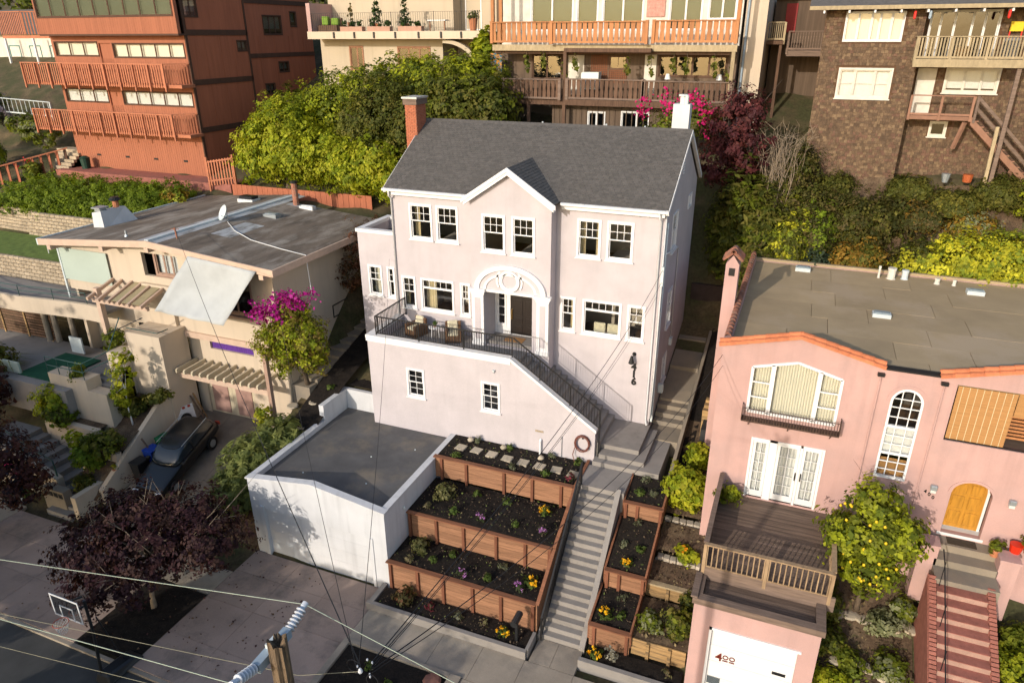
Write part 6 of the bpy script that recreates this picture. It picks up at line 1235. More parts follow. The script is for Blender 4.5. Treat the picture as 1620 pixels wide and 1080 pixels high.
for k, (x, z) in enumerate(((1.6,13.1),(2.6,13.2),(3.9,12.6),(4.5,13.1),(7.4,13.0),(8.7,12.9),(9.9,13.1),(10.6,12.9),(12.0,13.0),(12.8,12.5))):
    o = thing('hanging_vine', ['leftmost','second','third','fourth','fifth','sixth','seventh','eighth','ninth','rightmost'][k]+' green vine hanging in the lower timber gallery', 'vine', (x,12.9,z), 'vines in the timber gallery'); MB().tube([(x,12.9,13.6),(x+.05,12.9,z),(x-.05,12.9,z-.5)], .015, 4).build('stem', bark, o); crown('foliage', o, [(x,12.85,z,.14,.12,.45),(x+.1,12.85,z-.35,.1,.1,.25)], 110, .11, [(.17,.19,.03),(.22,.22,.04),(.11,.14,.025)], LM, 500+k, .1, 6)
# tan building and small balconies between the timber and the shingle house
TB = thing('tan_building', 'narrow tan stucco building between the timber and the shingled house', 'building', (13.6,17,9)); MB().box(13.1,14.2,15,24,7,19).build('wall', cream, TB); MB().tube([(13.25,14.9,19),(13.25,14.9,9)], .06, 8).build('downpipe', armm, TB)
TB2 = thing('wooden_outbuilding', 'shaded wooden building with small balcony at the gap behind the hill', 'building', (15.5,19,9)); MB().box(14.3,17.4,19.5,26,8,16.2).build('wall', brownsid, TB2); MB().box(14.3,17.4,19.3,19.5,16.2,16.4).build('roof_edge', brownw, TB2)
MB().box(14.9,15.5,19.42,19.5,14.5,16).build('door', M('dark_red_paint', (.25,.02,.02), .6, .1, 4), TB2)
woodrail(TB2, (14.2,16.5,14.1), (15.1,16.5,14.1), .9, 9, (0,1), greyw); MB().box(14.2,15.1,16.4,19.5,13.9,14.09).build('balcony_floor', brownw, TB2); woodrail(TB2, (15.3,17,13.6), (17.2,17,13.6), .95, 14, (0,1), deckbeam); MB().box(15.3,17.2,17,19.5,13.3,13.59).build('balcony_floor', deckbeam, TB2); MB().box(14.9,15.05,16.5,16.65,8,14).build('post', brownw, TB2)
# ================================================================== shingled house
SH = thing('shingled_house', 'brown wood shingled house with grey deck and outside stair up the hill', 'house', (21,13,8)); FSH = Face('F', 11.5); FSI = Face('F', 12.4)
w1, w2 = (17.9,20.37,14.08,15.36), (17.97,20.3,11.6,12.96)
sub = M('shingle_backing', (.10,.055,.03), .95, .2, 3)
wall(SH, 'front_wall', FSH, 17.05, 21.2, 7.2, 15.6, [inner(w1,.03),inner(w2,.03)], sub); 
w3, w4, w5 = (21.45,24.25,13.2,15.4), (22.55,24.75,11.88,12.98), (22.35,23.1,9.9,10.62); dd = (21.4,22.2,10.95,12.95)
wall(SH, 'recessed_wall', FSI, 21.0, 28.5, 7.0, 15.6, [inner(h,.03) for h in (w3,w4,w5)]+[dd], sub)
MB().box(21.0,21.2,11.701,12.4,7.2,15.6).build('return_wall', sub, SH); MB().box(17.05,17.25,11.701,20,7.2,15.6).build('side_wall', sub, SH); MB().box(17.3,28.4,14.5,14.6,7.5,15.5).build('room_wall', interior, SH); MB().box(28.3,28.5,12.6,20,7,15.6).build('side_wall', sub, SH)
def wallshingles(parent, fc, a0, a1, z0, z1, holes, seed, ch_=.14, cw_=.14):
    rg = random.Random(seed); ms = [MB() for _ in shingw]; z = z0; k = 0
    while z < z1:
        a = a0-rg.uniform(0,cw_)
        while a < a1:
            w_ = cw_*rg.uniform(.6,1.5); x0, x1 = max(a,a0)+.005, min(a+w_,a1)-.005; zz = z+rg.uniform(-.018,.018)
            if x1-x0 > .03 and not any(h[0]-.02 < x1 and h[1]+.02 > x0 and h[2]-.02 < zz+ch_ and h[3]+.02 > zz for h in holes):
                m = rg.choices(ms, (5,4,2.2,1.6 if zz > 10 else 3.5))[0]; t = rg.uniform(.022,.048)
                m.hexa([fc.pt(x0,.001,zz),fc.pt(x1,.001,zz),fc.pt(x1,t,zz),fc.pt(x0,t,zz),fc.pt(x0,.001,min(zz+ch_,z1)),fc.pt(x1,.001,min(zz+ch_,z1)),fc.pt(x1,.006,min(zz+ch_,z1)),fc.pt(x0,.006,min(zz+ch_,z1))])
            a += w_
        z += ch_*.93; k += 1
    for m, mt in zip(ms, shingw): tag(m.build('shingles', mt, parent), kind='stuff')
wallshingles(SH, FSH, 17.05, 21.2, 7.6, 15.55, [w1,w2], 5); wallshingles(SH, FSI, 21.21, 28.5, 8.1, 15.55, [w3,w4,w5,dd], 6)
window(SH, FSH, *w1, ('cols',[.22,.45,.6,.8]), paintw, gl, cw=.05, sill=False, shade=(curt_y,.0)); window(SH, FSH, *w2, ('cols',[.3,.7],2), trim_dirty, gl, cw=.09, shade=(curt_w,.0))
window(SH, FSI, *w3, ('cols',[.15,.36,.62,.8]), paintw, gl_dark, cw=.06, sill=False); window(SH, FSI, *w4, ('cols',[.36,.7]), trim_dirty, gl, cw=.09, shade=(curt_w,.12)); window(SH, FSI, *w5, ('grid',1,1), trim_dirty, gl_dark, cw=.08)
MB().box(21.4,22.2,12.45,12.5,10.95,12.95).build('door', trim_dirty, SH)
MB().hexa([(16.3,10.7,15.42),(30,10.7,15.42),(30,16,17.6),(16.3,16,17.6),(16.3,10.7,15.55),(30,10.7,15.55),(30,16,17.75),(16.3,16,17.75)]).build('roof', shing[1], SH); MB().box(16.3,30,10.62,10.699,15.42,15.58).build('gutter', greyw, SH)
for i in range(12): MB().box(16.9+i*1.05,16.98+i*1.05,10.705,11.49,15.28,15.41).build('rafter_end', paintw, SH)
D1 = thing('wooden_deck', 'grey weathered deck with picket rail high on the shingled house', 'deck', (23,11,13)); MB().box(20.95,25.2,10.8,12.38,13.3,13.38).build('floor', greyw, D1); MB().box(20.95,25.2,10.72,10.8,13.05,13.38).build('fascia_board', greyw, D1); woodrail(D1, (20.98,10.82,13.38), (25.15,10.82,13.38), .92, 34, (0,.33,.66,1), greyw, slat=(.06,.03)); woodrail(D1, (20.98,10.9,13.38), (20.98,12.3,13.38), .92, 8, (), greyw)
for x in (25.1,): MB().box(x-.08,x+.08,10.85,11.0,7.6,13.05).build('post', deckbeam, D1)
D2 = thing('outside_stair', 'brown wooden landing and stair descending on the right of the shingled house', 'stairs', (24,11.4,9)); stw = M('brown_painted_stair', (.27,.145,.095), .85, .15, 4, objvar=.1)
MB().box(21.2,23.9,11.2,12.38,10.78,10.95).build('landing', stw, D2); woodrail(D2, (21.25,11.22,10.95), (23.75,11.22,10.95), .88, 0, (0,.5,1), stw)
for s in (11.15,12.1): MB().hexa([(23.8,s,10.62),(26.9,s,7.7),(26.9,s+.06,7.7),(23.8,s+.06,10.62),(23.8,s,10.95),(26.9,s,8.03),(26.9,s+.06,8.03),(23.8,s+.06,10.95)]).build('stringer', stw, D2)
for k in range(12): MB().box(23.85+.255*k,24.12+.255*k,11.21,12.09,10.75-.24*k,10.79-.24*k).build('step', stw, D2)
for dz in (.45,.9): MB().bar((23.9,11.17,10.9+dz),(26.9,11.17,8.0+dz),.05,.12).build('handrail', deckbeam, D2)
for x in (23.9,25.2,26.5): z = 10.9-(x-23.9)*.967; MB().box(x-.05,x+.05,11.1,11.2,z-.2,z+.95).build('post', deckbeam, D2)
MB().bar((24.9,10.95,7.6),(24.85,10.95,10.6),.14).build('post', greyw, D2)
for a, b in (((23.6,11.3,10.7),(23.4,11.6,9.5)),((25.9,11.3,8.7),(25.7,11.7,7.6))): MB().bar(a,b,.14).build('brace', stw, D2)
tag(MB().lathe([(.18,0),(.22,.35),(.2,.36)], (24.2,11.0,8.1), 10).build('bucket', M('orange_plastic', (.36,.09,.03), .5, .05, 4)), 'orange bucket on the slope below the shingled house', 'bucket')
tag(MB().lathe([(.12,0),(.2,.4),(.18,.4)], (23.3,10.9,8.05), 8).build('pale_bucket', metal), 'pale blue bucket left of the orange bucket on the slope', 'bucket')
for k, (x, mt, nm) in enumerate(((22.9,yelwood,'brown cardboard box on the shingled house deck'),(24.7,M('grey_barbecue', (.2,.2,.2), .5, .1, 4),'grey covered barbecue at the right of the shingled house deck'))):
    tag(MB().box(x-.3,x+.3,11.4,11.9,13.381,13.9+.35*k).build('box' if k == 0 else 'barbecue', mt, bevel=.08), nm, 'box' if k == 0 else 'barbecue')
ych = thing('toy_easel', 'yellow and red plastic toy on the shingled house deck', 'toy', (24.85,12,13.4)); MB().box(24.6,25.1,12.1,12.15,14.5,14.9).build('panel', M('yellow_plastic', (.7,.5,.02), .5, .05, 4), ych); [MB().box(x,x+.05,12.1,12.15,13.38,14.5).build('leg', M('red_plastic', (.6,.03,.02), .5, .05, 4) if x < 24.7 else bpy.data.materials['red_plastic'], ych) for x in (24.6,25.05)]
for k, x in enumerate((20.65,21.25,24.2)): tag(MB().lathe([(.03,0),(.06,.05),(.06,.3),(.02,.34)], (x,10.75,15.0), 6).build('hanging_ornament', [bpy.data.materials['red_plastic'],armm,bpy.data.materials['red_plastic']][k]), ['red hanging ornament left of the deck under the shingled house eave','blue hanging ornament under the shingled house eave','red hanging ornament right over the shingled house deck'][k], 'ornament')
# ================================================================== trees and shrubs
YG = [(0.293,0.329,0.0185),(0.372,0.399,0.0252),(0.199,0.252,0.0168),(0.412,0.406,0.0336)]      # bright yellow green
MG = [(0.153,0.182,0.0185),(0.206,0.231,0.0252),(0.113,0.147,0.0168)]                 # mid green
DG = [(0.096,0.109,0.0185),(0.133,0.14,0.0252),(0.0731,0.0896,0.0168),(0.18,0.165,0.0353)]  # dark olive
JG = [(0.173,0.238,0.0185),(0.226,0.294,0.0252),(0.133,0.189,0.0168)]                 # juniper
PL_ = [(.085,.033,.030),(.115,.052,.038),(.062,.026,.027),(.16,.088,.05)]  # purple plum
RP = [(.115,.032,.035),(.15,.045,.042),(.085,.03,.034)]
OR = [(0.279,0.168,0.0294),(0.332,0.196,0.0336),(0.186,0.168,0.0294)]
YL = [(0.505,0.476,0.0336),(0.57,0.546,0.042),(0.359,0.378,0.0336),(0.239,0.294,0.0336)]
GB = [(0.21,0.231,0.112),(0.266,0.28,0.154)]
def tree(name, label, base, blobs, n, size, pal, bk=bark, r0=.14, top=None, limbs=5, seed=1, group=None, cat='tree', clump=.45, per=24, aspect=1.6, up=.35, shell=.45, mat=None, part='crown'):
    o = thing(name, label, cat, base, group); rd = random.Random(seed); c = blobs[0]
    top = top or (c[0]*.7+base[0]*.3, c[1]*.7+base[1]*.3, c[2]-c[5]*.15); L = []
    for i in range(limbs):
        b = blobs[i % len(blobs)]; L.append((b[0]+rd.uniform(-.6,.6)*b[3], b[1]+rd.uniform(-.6,.6)*b[4], b[2]+rd.uniform(-.3,.6)*b[5]))
    trunk(o, base, top, r0, L, bk, seed)
    crown(part, o, blobs, n, size, pal, mat or LM, seed, clump, per, aspect, shell, up=up)
    return o
def shrub(name, label, x, y, z, rx, ry, rz, n, size, pal, seed=1, group=None, cat='shrub', clump=.22, lump=3, mat=None, stems=3):
    rd = random.Random(seed); bl = [(x,y,z+rz*.9,rx*.8,ry*.8,rz)]
    for i in range(lump): a = rd.uniform(0,6.3); bl.append((x+math.cos(a)*rx*.45, y+math.sin(a)*ry*.45, z+rz*rd.uniform(.6,1.25), rx*rd.uniform(.4,.6), ry*rd.uniform(.4,.6), rz*rd.uniform(.45,.7)))
    o = thing(name, label, cat, (x,y,z), group); mb = MB()
    for i in range(stems): b = bl[i % len(bl)]; mb.tube([(x+.05*i,y,z-.15),((x+b[0])/2,(y+b[1])/2,z+rz*.5),(b[0],b[1],b[2])], [.03,.022,.008], 5)
    mb.build('stem', bark, o); crown('foliage', o, bl, n, size, pal, mat or LM, seed, clump, 18); return o
# behind the cream house: the big hedge of trees
tree('broadleaf_tree', 'bright yellow green round tree left behind the cream house roof', (-13.4,9.6,5.3), [(-13.4,9.4,8.4,2.6,2.2,2.3),(-15.0,9.2,7.6,1.7,1.6,1.7),(-11.8,9.3,7.7,1.8,1.7,1.9),(-13.0,9.8,9.7,1.8,1.6,1.2),(-10.3,9.4,7.9,1.5,1.4,1.7)], 32000, .125, YG, seed=11, r0=.2)
tree('broadleaf_tree', 'bright yellow green low tree nearest the brick chimney', (-7.6,9.0,5.2), [(-7.6,9.0,7.2,2.0,1.7,1.6),(-6.2,8.9,7.6,1.6,1.4,1.5),(-9.2,9.1,7.3,1.6,1.5,1.5),(-5.2,8.6,6.6,1.2,1.1,1.1)], 23000, .125, YG, seed=12, r0=.2)
tree('olive_tree', 'dark olive green tree between the bright trees and the brick chimney', (-6.0,10.3,5.6), [(-6.0,10.0,10.0,2.2,1.9,2.4),(-4.3,10.0,9.3,1.7,1.7,1.9),(-7.8,10.1,9.4,1.5,1.5,1.7),(-6.6,9.8,8.2,1.6,1.5,1.5)], 27000, .10, DG, seed=13, r0=.22)
tree('broadleaf_tree', 'mid green tree under the beige building left window', (-10.6,12.2,6.3), [(-10.6,12.0,10.2,2.5,2.0,2.0),(-13.0,12.0,9.4,1.9,1.8,1.7),(-8.6,12.2,10.9,2.1,1.8,1.8)], 23000, .12, YG[:3]+MG, seed=14, r0=.2)
tree('broadleaf_tree', 'mid green dome shaped tree under the beige building wide window', (-4.6,13.2,7), [(-4.6,13.0,11.8,2.4,2.0,1.5),(-2.0,13.0,11.9,2.2,1.9,1.6),(-6.8,13.0,11.6,2.0,1.8,1.6)], 22000, .12, MG+YG[:2], seed=15, r0=.2)
tree('broadleaf_tree', 'dark green tree right behind the brick chimney', (-1.4,10.6,6.2), [(-1.4,10.6,10.6,2.2,1.8,2.0),(.2,11.0,10.6,1.5,1.6,2.0),(-2.9,10.8,10.6,1.4,1.5,1.8)], 14000, .13, DG+MG[:1], seed=16, r0=.2)
shrub('leafy_shrub', 'bright green shrub climbing beside the arch brace of the beige building', -1.6, 15.0, 11.6, 1.2, 1.0, 1.7, 3500, .14, YG[:3], 17)
shrub('leafy_shrub', 'dark shrub in the gap between the red and the beige building', -17.2, 15.5, 7.5, 1.8, 1.8, 2.2, 4000, .14, DG+MG, 18)
# juniper bank, block walled
for k, (x, y, rx) in enumerate(((-30.2,4.3,2.6),(-27.0,4.4,2.6),(-23.8,4.6,2.6),(-21.2,5.0,2.3))):
    o = thing('juniper', ['leftmost','second from left','third from left','rightmost'][k]+' mound of the juniper bank below the red building', 'juniper', (x,y,4.1), 'juniper bank'); crown('foliage', o, [(x,y,4.6,rx,2.2,1.1),(x+.8,y+1.2,5.1,rx*.8,1.6,.9),(x-.9,y-.9,4.3,rx*.7,1.4,.8)], 20000, .062, JG, LM, 30+k, .24, 22, 2.4, .5, up=.15); MB().tube([(x,y,3.7),(x+.3,y+.2,4.6)], [.09,.04], 6).build('stem', bark, o)
shrub('dry_shrub', 'yellowish dry shrub at the right end of the juniper bank', -18.9, 5.4, 4.5, .9, .8, .7, 1500, .11, OR+YL[2:], 35)
shrub('leafy_shrub', 'red flowering shrub by the red fence', -34.6, 7.6, 4.9, .9, .8, .7, 1300, .13, MG, 36)
flowers(bpy.data.objects['leafy_shrub.002'] if 'leafy_shrub.002' in bpy.data.objects else None, [(-34.9,7.2,6.0),(-34.3,7.3,6.1)], .12, [(.5,.02,.015)], LMF, 5, .3)
for k, (x, y, z) in enumerate(((-40,8,5.6),(-43,10,7.2),(-46,13,8.5),(-38.5,11,7.0),(-41,5,4.6),(-36.8,10.6,6.8))): shrub('hillside_shrub', ['pale','low','high','bushy','lowest','rightmost'][k]+' grey green shrub on the bank at the far left', x, y, z, 1.9, 1.6, 1.1, 2600, .14, GB+MG, 200+k, 'shrubs on the far left bank')
shrub('lavender', 'pale violet flowering shrub under the metal fence at the left edge', -42.5, 11.6, 8.0, 1.9, 1.2, 1.2, 2600, .12, [(.20,.17,.22),(.15,.15,.12),(.12,.14,.07)], 207)
HT = [(-66,34,13,5,'at the far left above the white house'),(-58,40,15,5,'behind the white house roof'),(-52,34,13,5,'right of the white house'),(-47,30,12,4,'left of the red building roof'),(-40,33,13,4.5,'behind the red building left corner'),(-19,30,12,4.5,'between the red and the beige building'),(-24,36,15,5,'behind the red building right corner'),(-9,36,15,5,'behind the beige building'),(1,34,14,5,'behind the timber house left end'),(9,36,15,5,'behind the timber house'),(14,30,13,4,'behind the tan building'),(18,28,12,4,'behind the wooden outbuilding'),(26,27,12.5,5,'behind the shingled house'),(34,22,12,5,'right of the shingled house')]
for k, (x, y, z, r_, pl) in enumerate(HT):
    tree('hill_tree', 'dark green hill top tree '+pl, (x,y,z), [(x,y,z+r_,r_,r_,r_*.8),(x+r_*.5,y,z+r_*1.3,r_*.6,r_*.6,r_*.5),(x-r_*.5,y-.5,z+r_*.8,r_*.6,r_*.6,r_*.5)], 3500, .32, DG+MG, seed=220+k, r0=.3, group='hill top trees', clump=.9)
# plants by the cream house
bg_ = tree('bougainvillea', 'bushy bougainvillea with magenta flowers on the cream house corner', (-3.75,-2.7,-1.2), [(-3.75,-3.5,1.8,1.0,.9,1.2),(-4.7,-3.95,1.5,.75,.65,1.0),(-2.85,-3.3,1.7,.95,.85,1.05),(-3.6,-3.4,3.0,.8,.7,.6),(-3.2,-2.9,.6,.8,.7,.8),(-4.1,-3.7,.5,.6,.5,.6)], 12000, .085, OR[2:]+YG[:3]+[(.16,.12,.03)], seed=41, r0=.09, cat='bougainvillea', clump=.3)
flowers(bg_, [(-4.9,-4.2,3.0),(-4.6,-4.2,3.25),(-4.3,-4.2,3.1),(-4.0,-4.1,3.3),(-4.7,-4.2,2.8),(-3.6,-4.0,3.7),(-3.2,-3.9,3.9),(-2.9,-3.9,3.75),(-3.3,-4.0,3.5),(-2.7,-3.8,3.55),(-2.2,-3.7,4.0),(-3.8,-4.1,3.0)], .12, [(.34,.01,.20),(.42,.02,.27),(.28,.01,.14)], LMF, 6, .2, 60)
shrub('vine', 'bright green climbing vine at the foot of the pergola post', -4.75, -4.75, -3.5, .45, .4, 1.2, 1300, .10, YG, 42, clump=.2)
tree('feathery_bush', 'feathery pale green bush beside the white garage', (-3.3,-7.0,-4.6), [(-3.5,-7.0,-3.1,1.2,1.4,1.5),(-3.2,-5.8,-2.3,.9,1.0,1.1),(-3.9,-8.0,-3.9,1.0,1.0,1.2),(-4.2,-6.6,-3.0,.8,.9,1.1)], 16000, .085, [(.22,.25,.075),(.27,.29,.09),(.16,.19,.06)], seed=43, cat='bush', clump=.22, per=20, aspect=3.4, up=1.2, r0=.05)
tree('leafy_shrub', 'reddish brown airy shrub between the cream house roof and the pale annex', (-3.5,2.4,.2), [(-3.5,2.4,3.9,.8,.8,1.7),(-3.2,2.9,5.0,.7,.7,1.0),(-3.9,2.0,3.0,.7,.7,.9)], 4200, .075, [(.13,.055,.03),(.17,.075,.035),(.09,.06,.025)], seed=44, cat='shrub', clump=.3, r0=.04)
tree('young_tree', 'slim young tree with pale green leaves in the planting pocket by the entry block', (-11.4,-6.6,-3.0), [(-11.5,-6.5,-.6,.55,.55,1.2),(-11.8,-6.6,-1.5,.5,.5,.6),(-11.2,-6.3,.5,.3,.3,.6)], 1500, .10, YG, bk=paintw, seed=45, r0=.035, clump=.22)
for k, (x, y, z, rx, rz, pal, nm) in enumerate(((-15.6,-7.4,-2.9,1.1,.9,YG,'bright green shrub beside the upper street steps'),(-15.0,-7.6,-3.2,.9,.6,DG+JG,'dark clipped shrub in front of the bright green shrub by the street steps'),(-12.3,-8.6,-4.2,.9,.6,JG,'clipped olive shrub beside the terracotta pot'),(-11.4,-8.3,-3.7,1.05,.65,MG+DG,'wide dark round shrub on the corner of the cream garden wall'),(-11.9,-6.0,-2.6,1.0,.35,DG,'low dark ground cover in the planting pocket under the young tree'),(-10.6,-5.6,-2.0,.7,.3,DG,'dark ground cover spilling over the driveway wall'),(-12.0,-9.3,-5.0,.5,.3,DG,'small dark shrub in the lowest planting pocket'),(-13.6,-4.9,.1,.6,.5,MG,'green trailing plant on the ledge under the slanting pergola'),(-14.3,-6.6,-1.4,.45,.7,MG,'slender green plant on the landing under the curved deck'))):
    shrub('garden_shrub', nm, x, y, z, rx, rx*.85, rz, 2600 if k < 5 else 1000, .095, pal, 50+k)
potted(-13.0,-8.5,-3.75,.25,.35,[(0,.7,.5,.4)],600,YG,'terracotta pot with lime green shrub beside the street steps',60)
potted(-10.9,-8.4,-4.45,.14,.2,[(0,.28,.15,.1)],60,YG,'tiny lime green pot on the end of the cream garden wall',61)
tree('plum_tree', 'purple leaved plum tree at the left edge by the street', (-14.6,-12.4,-5.9), [(-13.0,-12.0,-2.4,1.9,1.6,1.7),(-14.6,-12.4,-1.6,2.0,1.8,1.8),(-11.9,-11.9,-3.1,1.0,1.0,1.0)], 13000, .095, PL_[:3]+[(.04,.03,.04)], bark_d, .13, seed=62, clump=.35)
shrub('purple_bush', 'dark purple bush in the shade left of the street steps', -19.6, -8.0, -3.0, 2.0, 1.4, 1.5, 4500, .11, PL_[:3], 63)
shrub('leafy_shrub', 'dark leafy shrub at the courtyard edge under the curved deck', -20.2, -6.6, -1.6, 1.2, .8, .8, 1800, .11, DG, 65)
def tuft(name, label, x, y, z, h, n, pal, seed, cat='grass'):
    rg = random.Random(seed); o = thing(name, label, cat, (x,y,z)); mb = MB()
    for i in range(n):
        a = rg.uniform(0,6.3); l = h*rg.uniform(.7,1.2); w_ = .03; dx, dy = math.cos(a), math.sin(a); P = [Vector((x+dx*.08,y+dy*.08,z)),Vector((x+dx*l*.35,y+dy*l*.35,z+l*.75)),Vector((x+dx*l*.85,y+dy*l*.85,z+l*.55))]; s_ = Vector((-dy,dx,0))*w_
        mb.poly([P[0]-s_,P[0]+s_,P[1]+s_,P[1]-s_]); mb.poly([P[1]-s_,P[1]+s_,P[2]])
    mb.build('blade', M('blade_'+str(seed), pal, .6, .3, 8), o); return o
tuft('strap_leaf_plant', 'clump of arching strap leaves beside the mailbox pillar', -15.0, -10.2, -5.8, 1.2, 60, (.07,.10,.03), 64, 'plant')
for k in range(3): tuft('ornamental_grass', ['tall','middle','short'][k]+' grass clump at the foot of the curved deck wall', -19.5-1.3*k, -6.6, -2.0, 1.5-.2*k, 40, (.12,.13,.04), 66+k)
# the street plum in front of the garage
tree('plum_tree', 'large purple leaved plum tree in the planting strip before the garage', (-3.75,-13.2,-5.95), [(-3.7,-12.9,-2.9,2.3,2.0,1.3),(-6.0,-13.2,-3.4,1.9,1.8,1.15),(-1.6,-12.0,-2.8,1.7,1.6,1.15),(-4.2,-14.6,-3.7,2.2,1.1,.8),(-2.9,-11.4,-2.4,1.6,1.3,1.0),(-5.2,-12.0,-2.6,1.7,1.5,1.0)], 27000, .085, [(.05,.02,.026),(.068,.03,.032),(.038,.017,.024),(.09,.048,.04)], bark_l, .085, limbs=18, seed=70, clump=.27, shell=.2, per=26)
# right side: rear slope
tree('plum_tree', 'dark purple plum tree behind the right end of the pale house roof', (13.8,9.8,4.2), [(13.7,9.6,10.2,1.3,1.3,1.9),(14.4,9.5,9.2,1.1,1.1,1.4),(13.2,9.8,8.6,1.0,1.0,1.4),(14.3,9.6,11.0,.8,.8,1.0)], 9000, .11, RP, bark_d, .14, seed=80, clump=.32)
b2 = tree('bougainvillea', 'magenta flowering bougainvillea behind the white chimney', (11.2,10.6,6.0), [(11.2,10.4,10.5,1.5,.8,1.0),(10.2,10.6,9.8,1.1,.8,.8),(12.2,10.4,10.6,.9,.7,.8)], 3800, .10, MG+[(.14,.12,.05)], seed=81, r0=.07, cat='bougainvillea')
flowers(b2, [(11.0,9.7,11.3),(10.2,9.9,11.6),(9.3,10.0,11.2),(12.0,9.6,11.3),(12.4,9.6,11.0),(11.6,9.7,11.6),(9.0,10.0,10.8),(12.6,9.7,10.3),(10.4,9.8,11.0),(12.2,9.6,10.6)], .13, [(.45,.01,.10),(.55,.02,.16)], LMF, 8, .2, 34)
o = thing('bare_shrub', 'pale leafless twiggy shrub right of the purple plum tree', 'shrub', (15.9,9.6,6)); rd = random.Random(5); mb = MB()
for i in range(70):
    p = Vector((15.9+rd.uniform(-.5,.5),9.6+rd.uniform(-.4,.4),5.5)); pts = [p.copy()]
    for k in range(5): p = p+Vector((rd.uniform(-.35,.35),rd.uniform(-.3,.3),rd.uniform(.6,1.15))); pts.append(p.copy())
    mb.tube(pts, [.035,.028,.02,.014,.009,.004], 4)
    for k in range(3): q = pts[rd.randint(2,5)]; mb.tube([q,q+Vector((rd.uniform(-.6,.6),rd.uniform(-.5,.5),rd.uniform(.1,.6)))], [.012,.004], 4)
mb.build('twigs', bark_l, o)
tree('cypress', 'feathery dark green conifer beside the pale house rear corner', (14.7,9.0,2.8), [(14.6,9.0,6.2,1.2,1.1,2.4),(15.6,9.0,5.9,1.1,1.0,2.0),(13.8,9.2,5.2,.9,.9,1.6),(15.0,8.6,4.2,1.3,1.0,1.6)], 13000, .11, DG+MG[:1], bark_d, .12, seed=82, aspect=2.6, up=1.0)
SMG = [(.115,.12,.022),(.15,.14,.03),(.09,.10,.02)]; SDG = [(.075,.078,.02),(.10,.092,.026),(.06,.066,.018),(.14,.11,.04)]
slope = [(16.4,8.8,3.4,1.3,1.7,SMG+YL[2:],'yellowish green shrub between the conifer and the orange shrub'),(17.8,9.6,5.0,1.5,1.7,SDG+SMG,None),(18.4,8.4,2.8,1.2,1.3,[(.05,.075,.045),(.07,.095,.055)],'blue green thistle like shrub behind the pink house chimney'),(19.6,8.7,3.2,1.2,1.3,OR,'orange tinged shrub behind the pink house roof'),(20.4,8.9,3.4,1.0,1.2,OR+SMG,'bronze green shrub right of the orange tinged shrub'),(19.2,10.0,5.4,1.3,1.2,SDG,None),(20.9,9.8,5.2,1.4,1.3,SMG+SDG,None),(17.0,10.6,6.6,1.2,1.7,SMG+SDG,None),(18.6,10.9,7.0,1.1,.7,SMG,None),(22.4,10.2,5.8,1.3,.9,SDG+OR[:1],None),(15.7,8.3,2.4,1.1,1.6,SDG,None),(21.9,11.0,7.4,1.2,.5,SMG,None),(23.8,10.6,6.8,1.4,.6,SMG+OR[2:],None),(25.6,10.8,7.3,1.2,.7,SMG,None),(27.2,10.4,7.0,1.5,1.1,SMG+YG[:1],None),(14.9,10.9,6.4,1.2,1.0,SDG,None),(21.4,8.2,2.3,.9,1.2,SDG,None),(16.2,11.2,7.2,.9,.8,SDG,None),(17.2,8.6,3.4,1.2,2.0,YL[1:]+SMG,'tall yellowish shrub left of the blue green thistle'),(22.6,8.9,3.6,1.2,1.3,SDG+SMG,'olive shrub between the orange tinged shrub and the yellow tree'),(16.6,9.9,5.2,1.3,2.0,SDG+SMG,'tall dark shrub behind the yellowish shrub on the slope'),(19.9,9.4,4.4,1.3,1.7,SMG+SDG,'tall olive shrub in the middle of the thicket'),(18.2,9.0,4.0,1.1,1.9,SDG+JG,'dark upright shrub behind the blue green thistle'),(24.6,10.0,5.8,1.2,.7,OR+GB,'dry tawny shrub above the yellow tree')]
SLN = ['dense dark shrub under the left corner of the shingled house wall','low dark shrub between the thistle and the shingled house','round green shrub under the middle of the shingled house','tall green shrub at the foot of the shingled house left edge','small green shrub at the base of the shingled front wall','olive shrub under the small window of the shingled house','dark shrub filling the gap beside the conifer','small green shrub below the outside stair landing','low green shrub left of the pale bucket','green shrub under the outside stair','leafy shrub at the foot of the evergreen by the stair','dark shrub behind the purple plum tree','dark shrub at the pink roof back edge near the vents','dark shrub against the wooden outbuilding post']
nn = 0
for k, (x, y, z, rx, rz, pal, nm) in enumerate(slope):
    if not nm: nm = SLN[nn]; nn += 1
    shrub('slope_shrub', nm, x, y, z-.2, rx, rx*.85, rz, 9000, .088, pal, 100+k, 'thicket on the slope', clump=.28)
tree('citrus_tree', 'bright yellow green tree behind the right end of the pink house roof', (24.5,8.9,2.4), [(24.4,8.6,5.0,1.7,1.3,1.3),(22.9,8.7,4.7,1.2,1.1,1.0),(26.0,8.6,5.2,1.5,1.3,1.3),(27.3,8.6,5.0,1.3,1.2,1.2)], 17000, .10, YL, bark_l, .1, seed=120, clump=.32)
tree('evergreen_tree', 'tall evergreen with yellow green sprays at the right edge by the outside stair', (28.2,9.8,6.8), [(27.6,9.6,10.2,1.2,1.1,1.2),(28.3,9.8,11.4,1.1,1.0,1.0),(27.4,9.6,8.8,1.1,1.0,.8)], 3500, .13, MG+YG[:2], bark_d, .12, seed=121, aspect=2.6)
struct(bed('dry_slope', 19.5, 28, 9.6, 11.3, lambda x,y: ground_z(x,y)+.06, dirt, 71, .1))
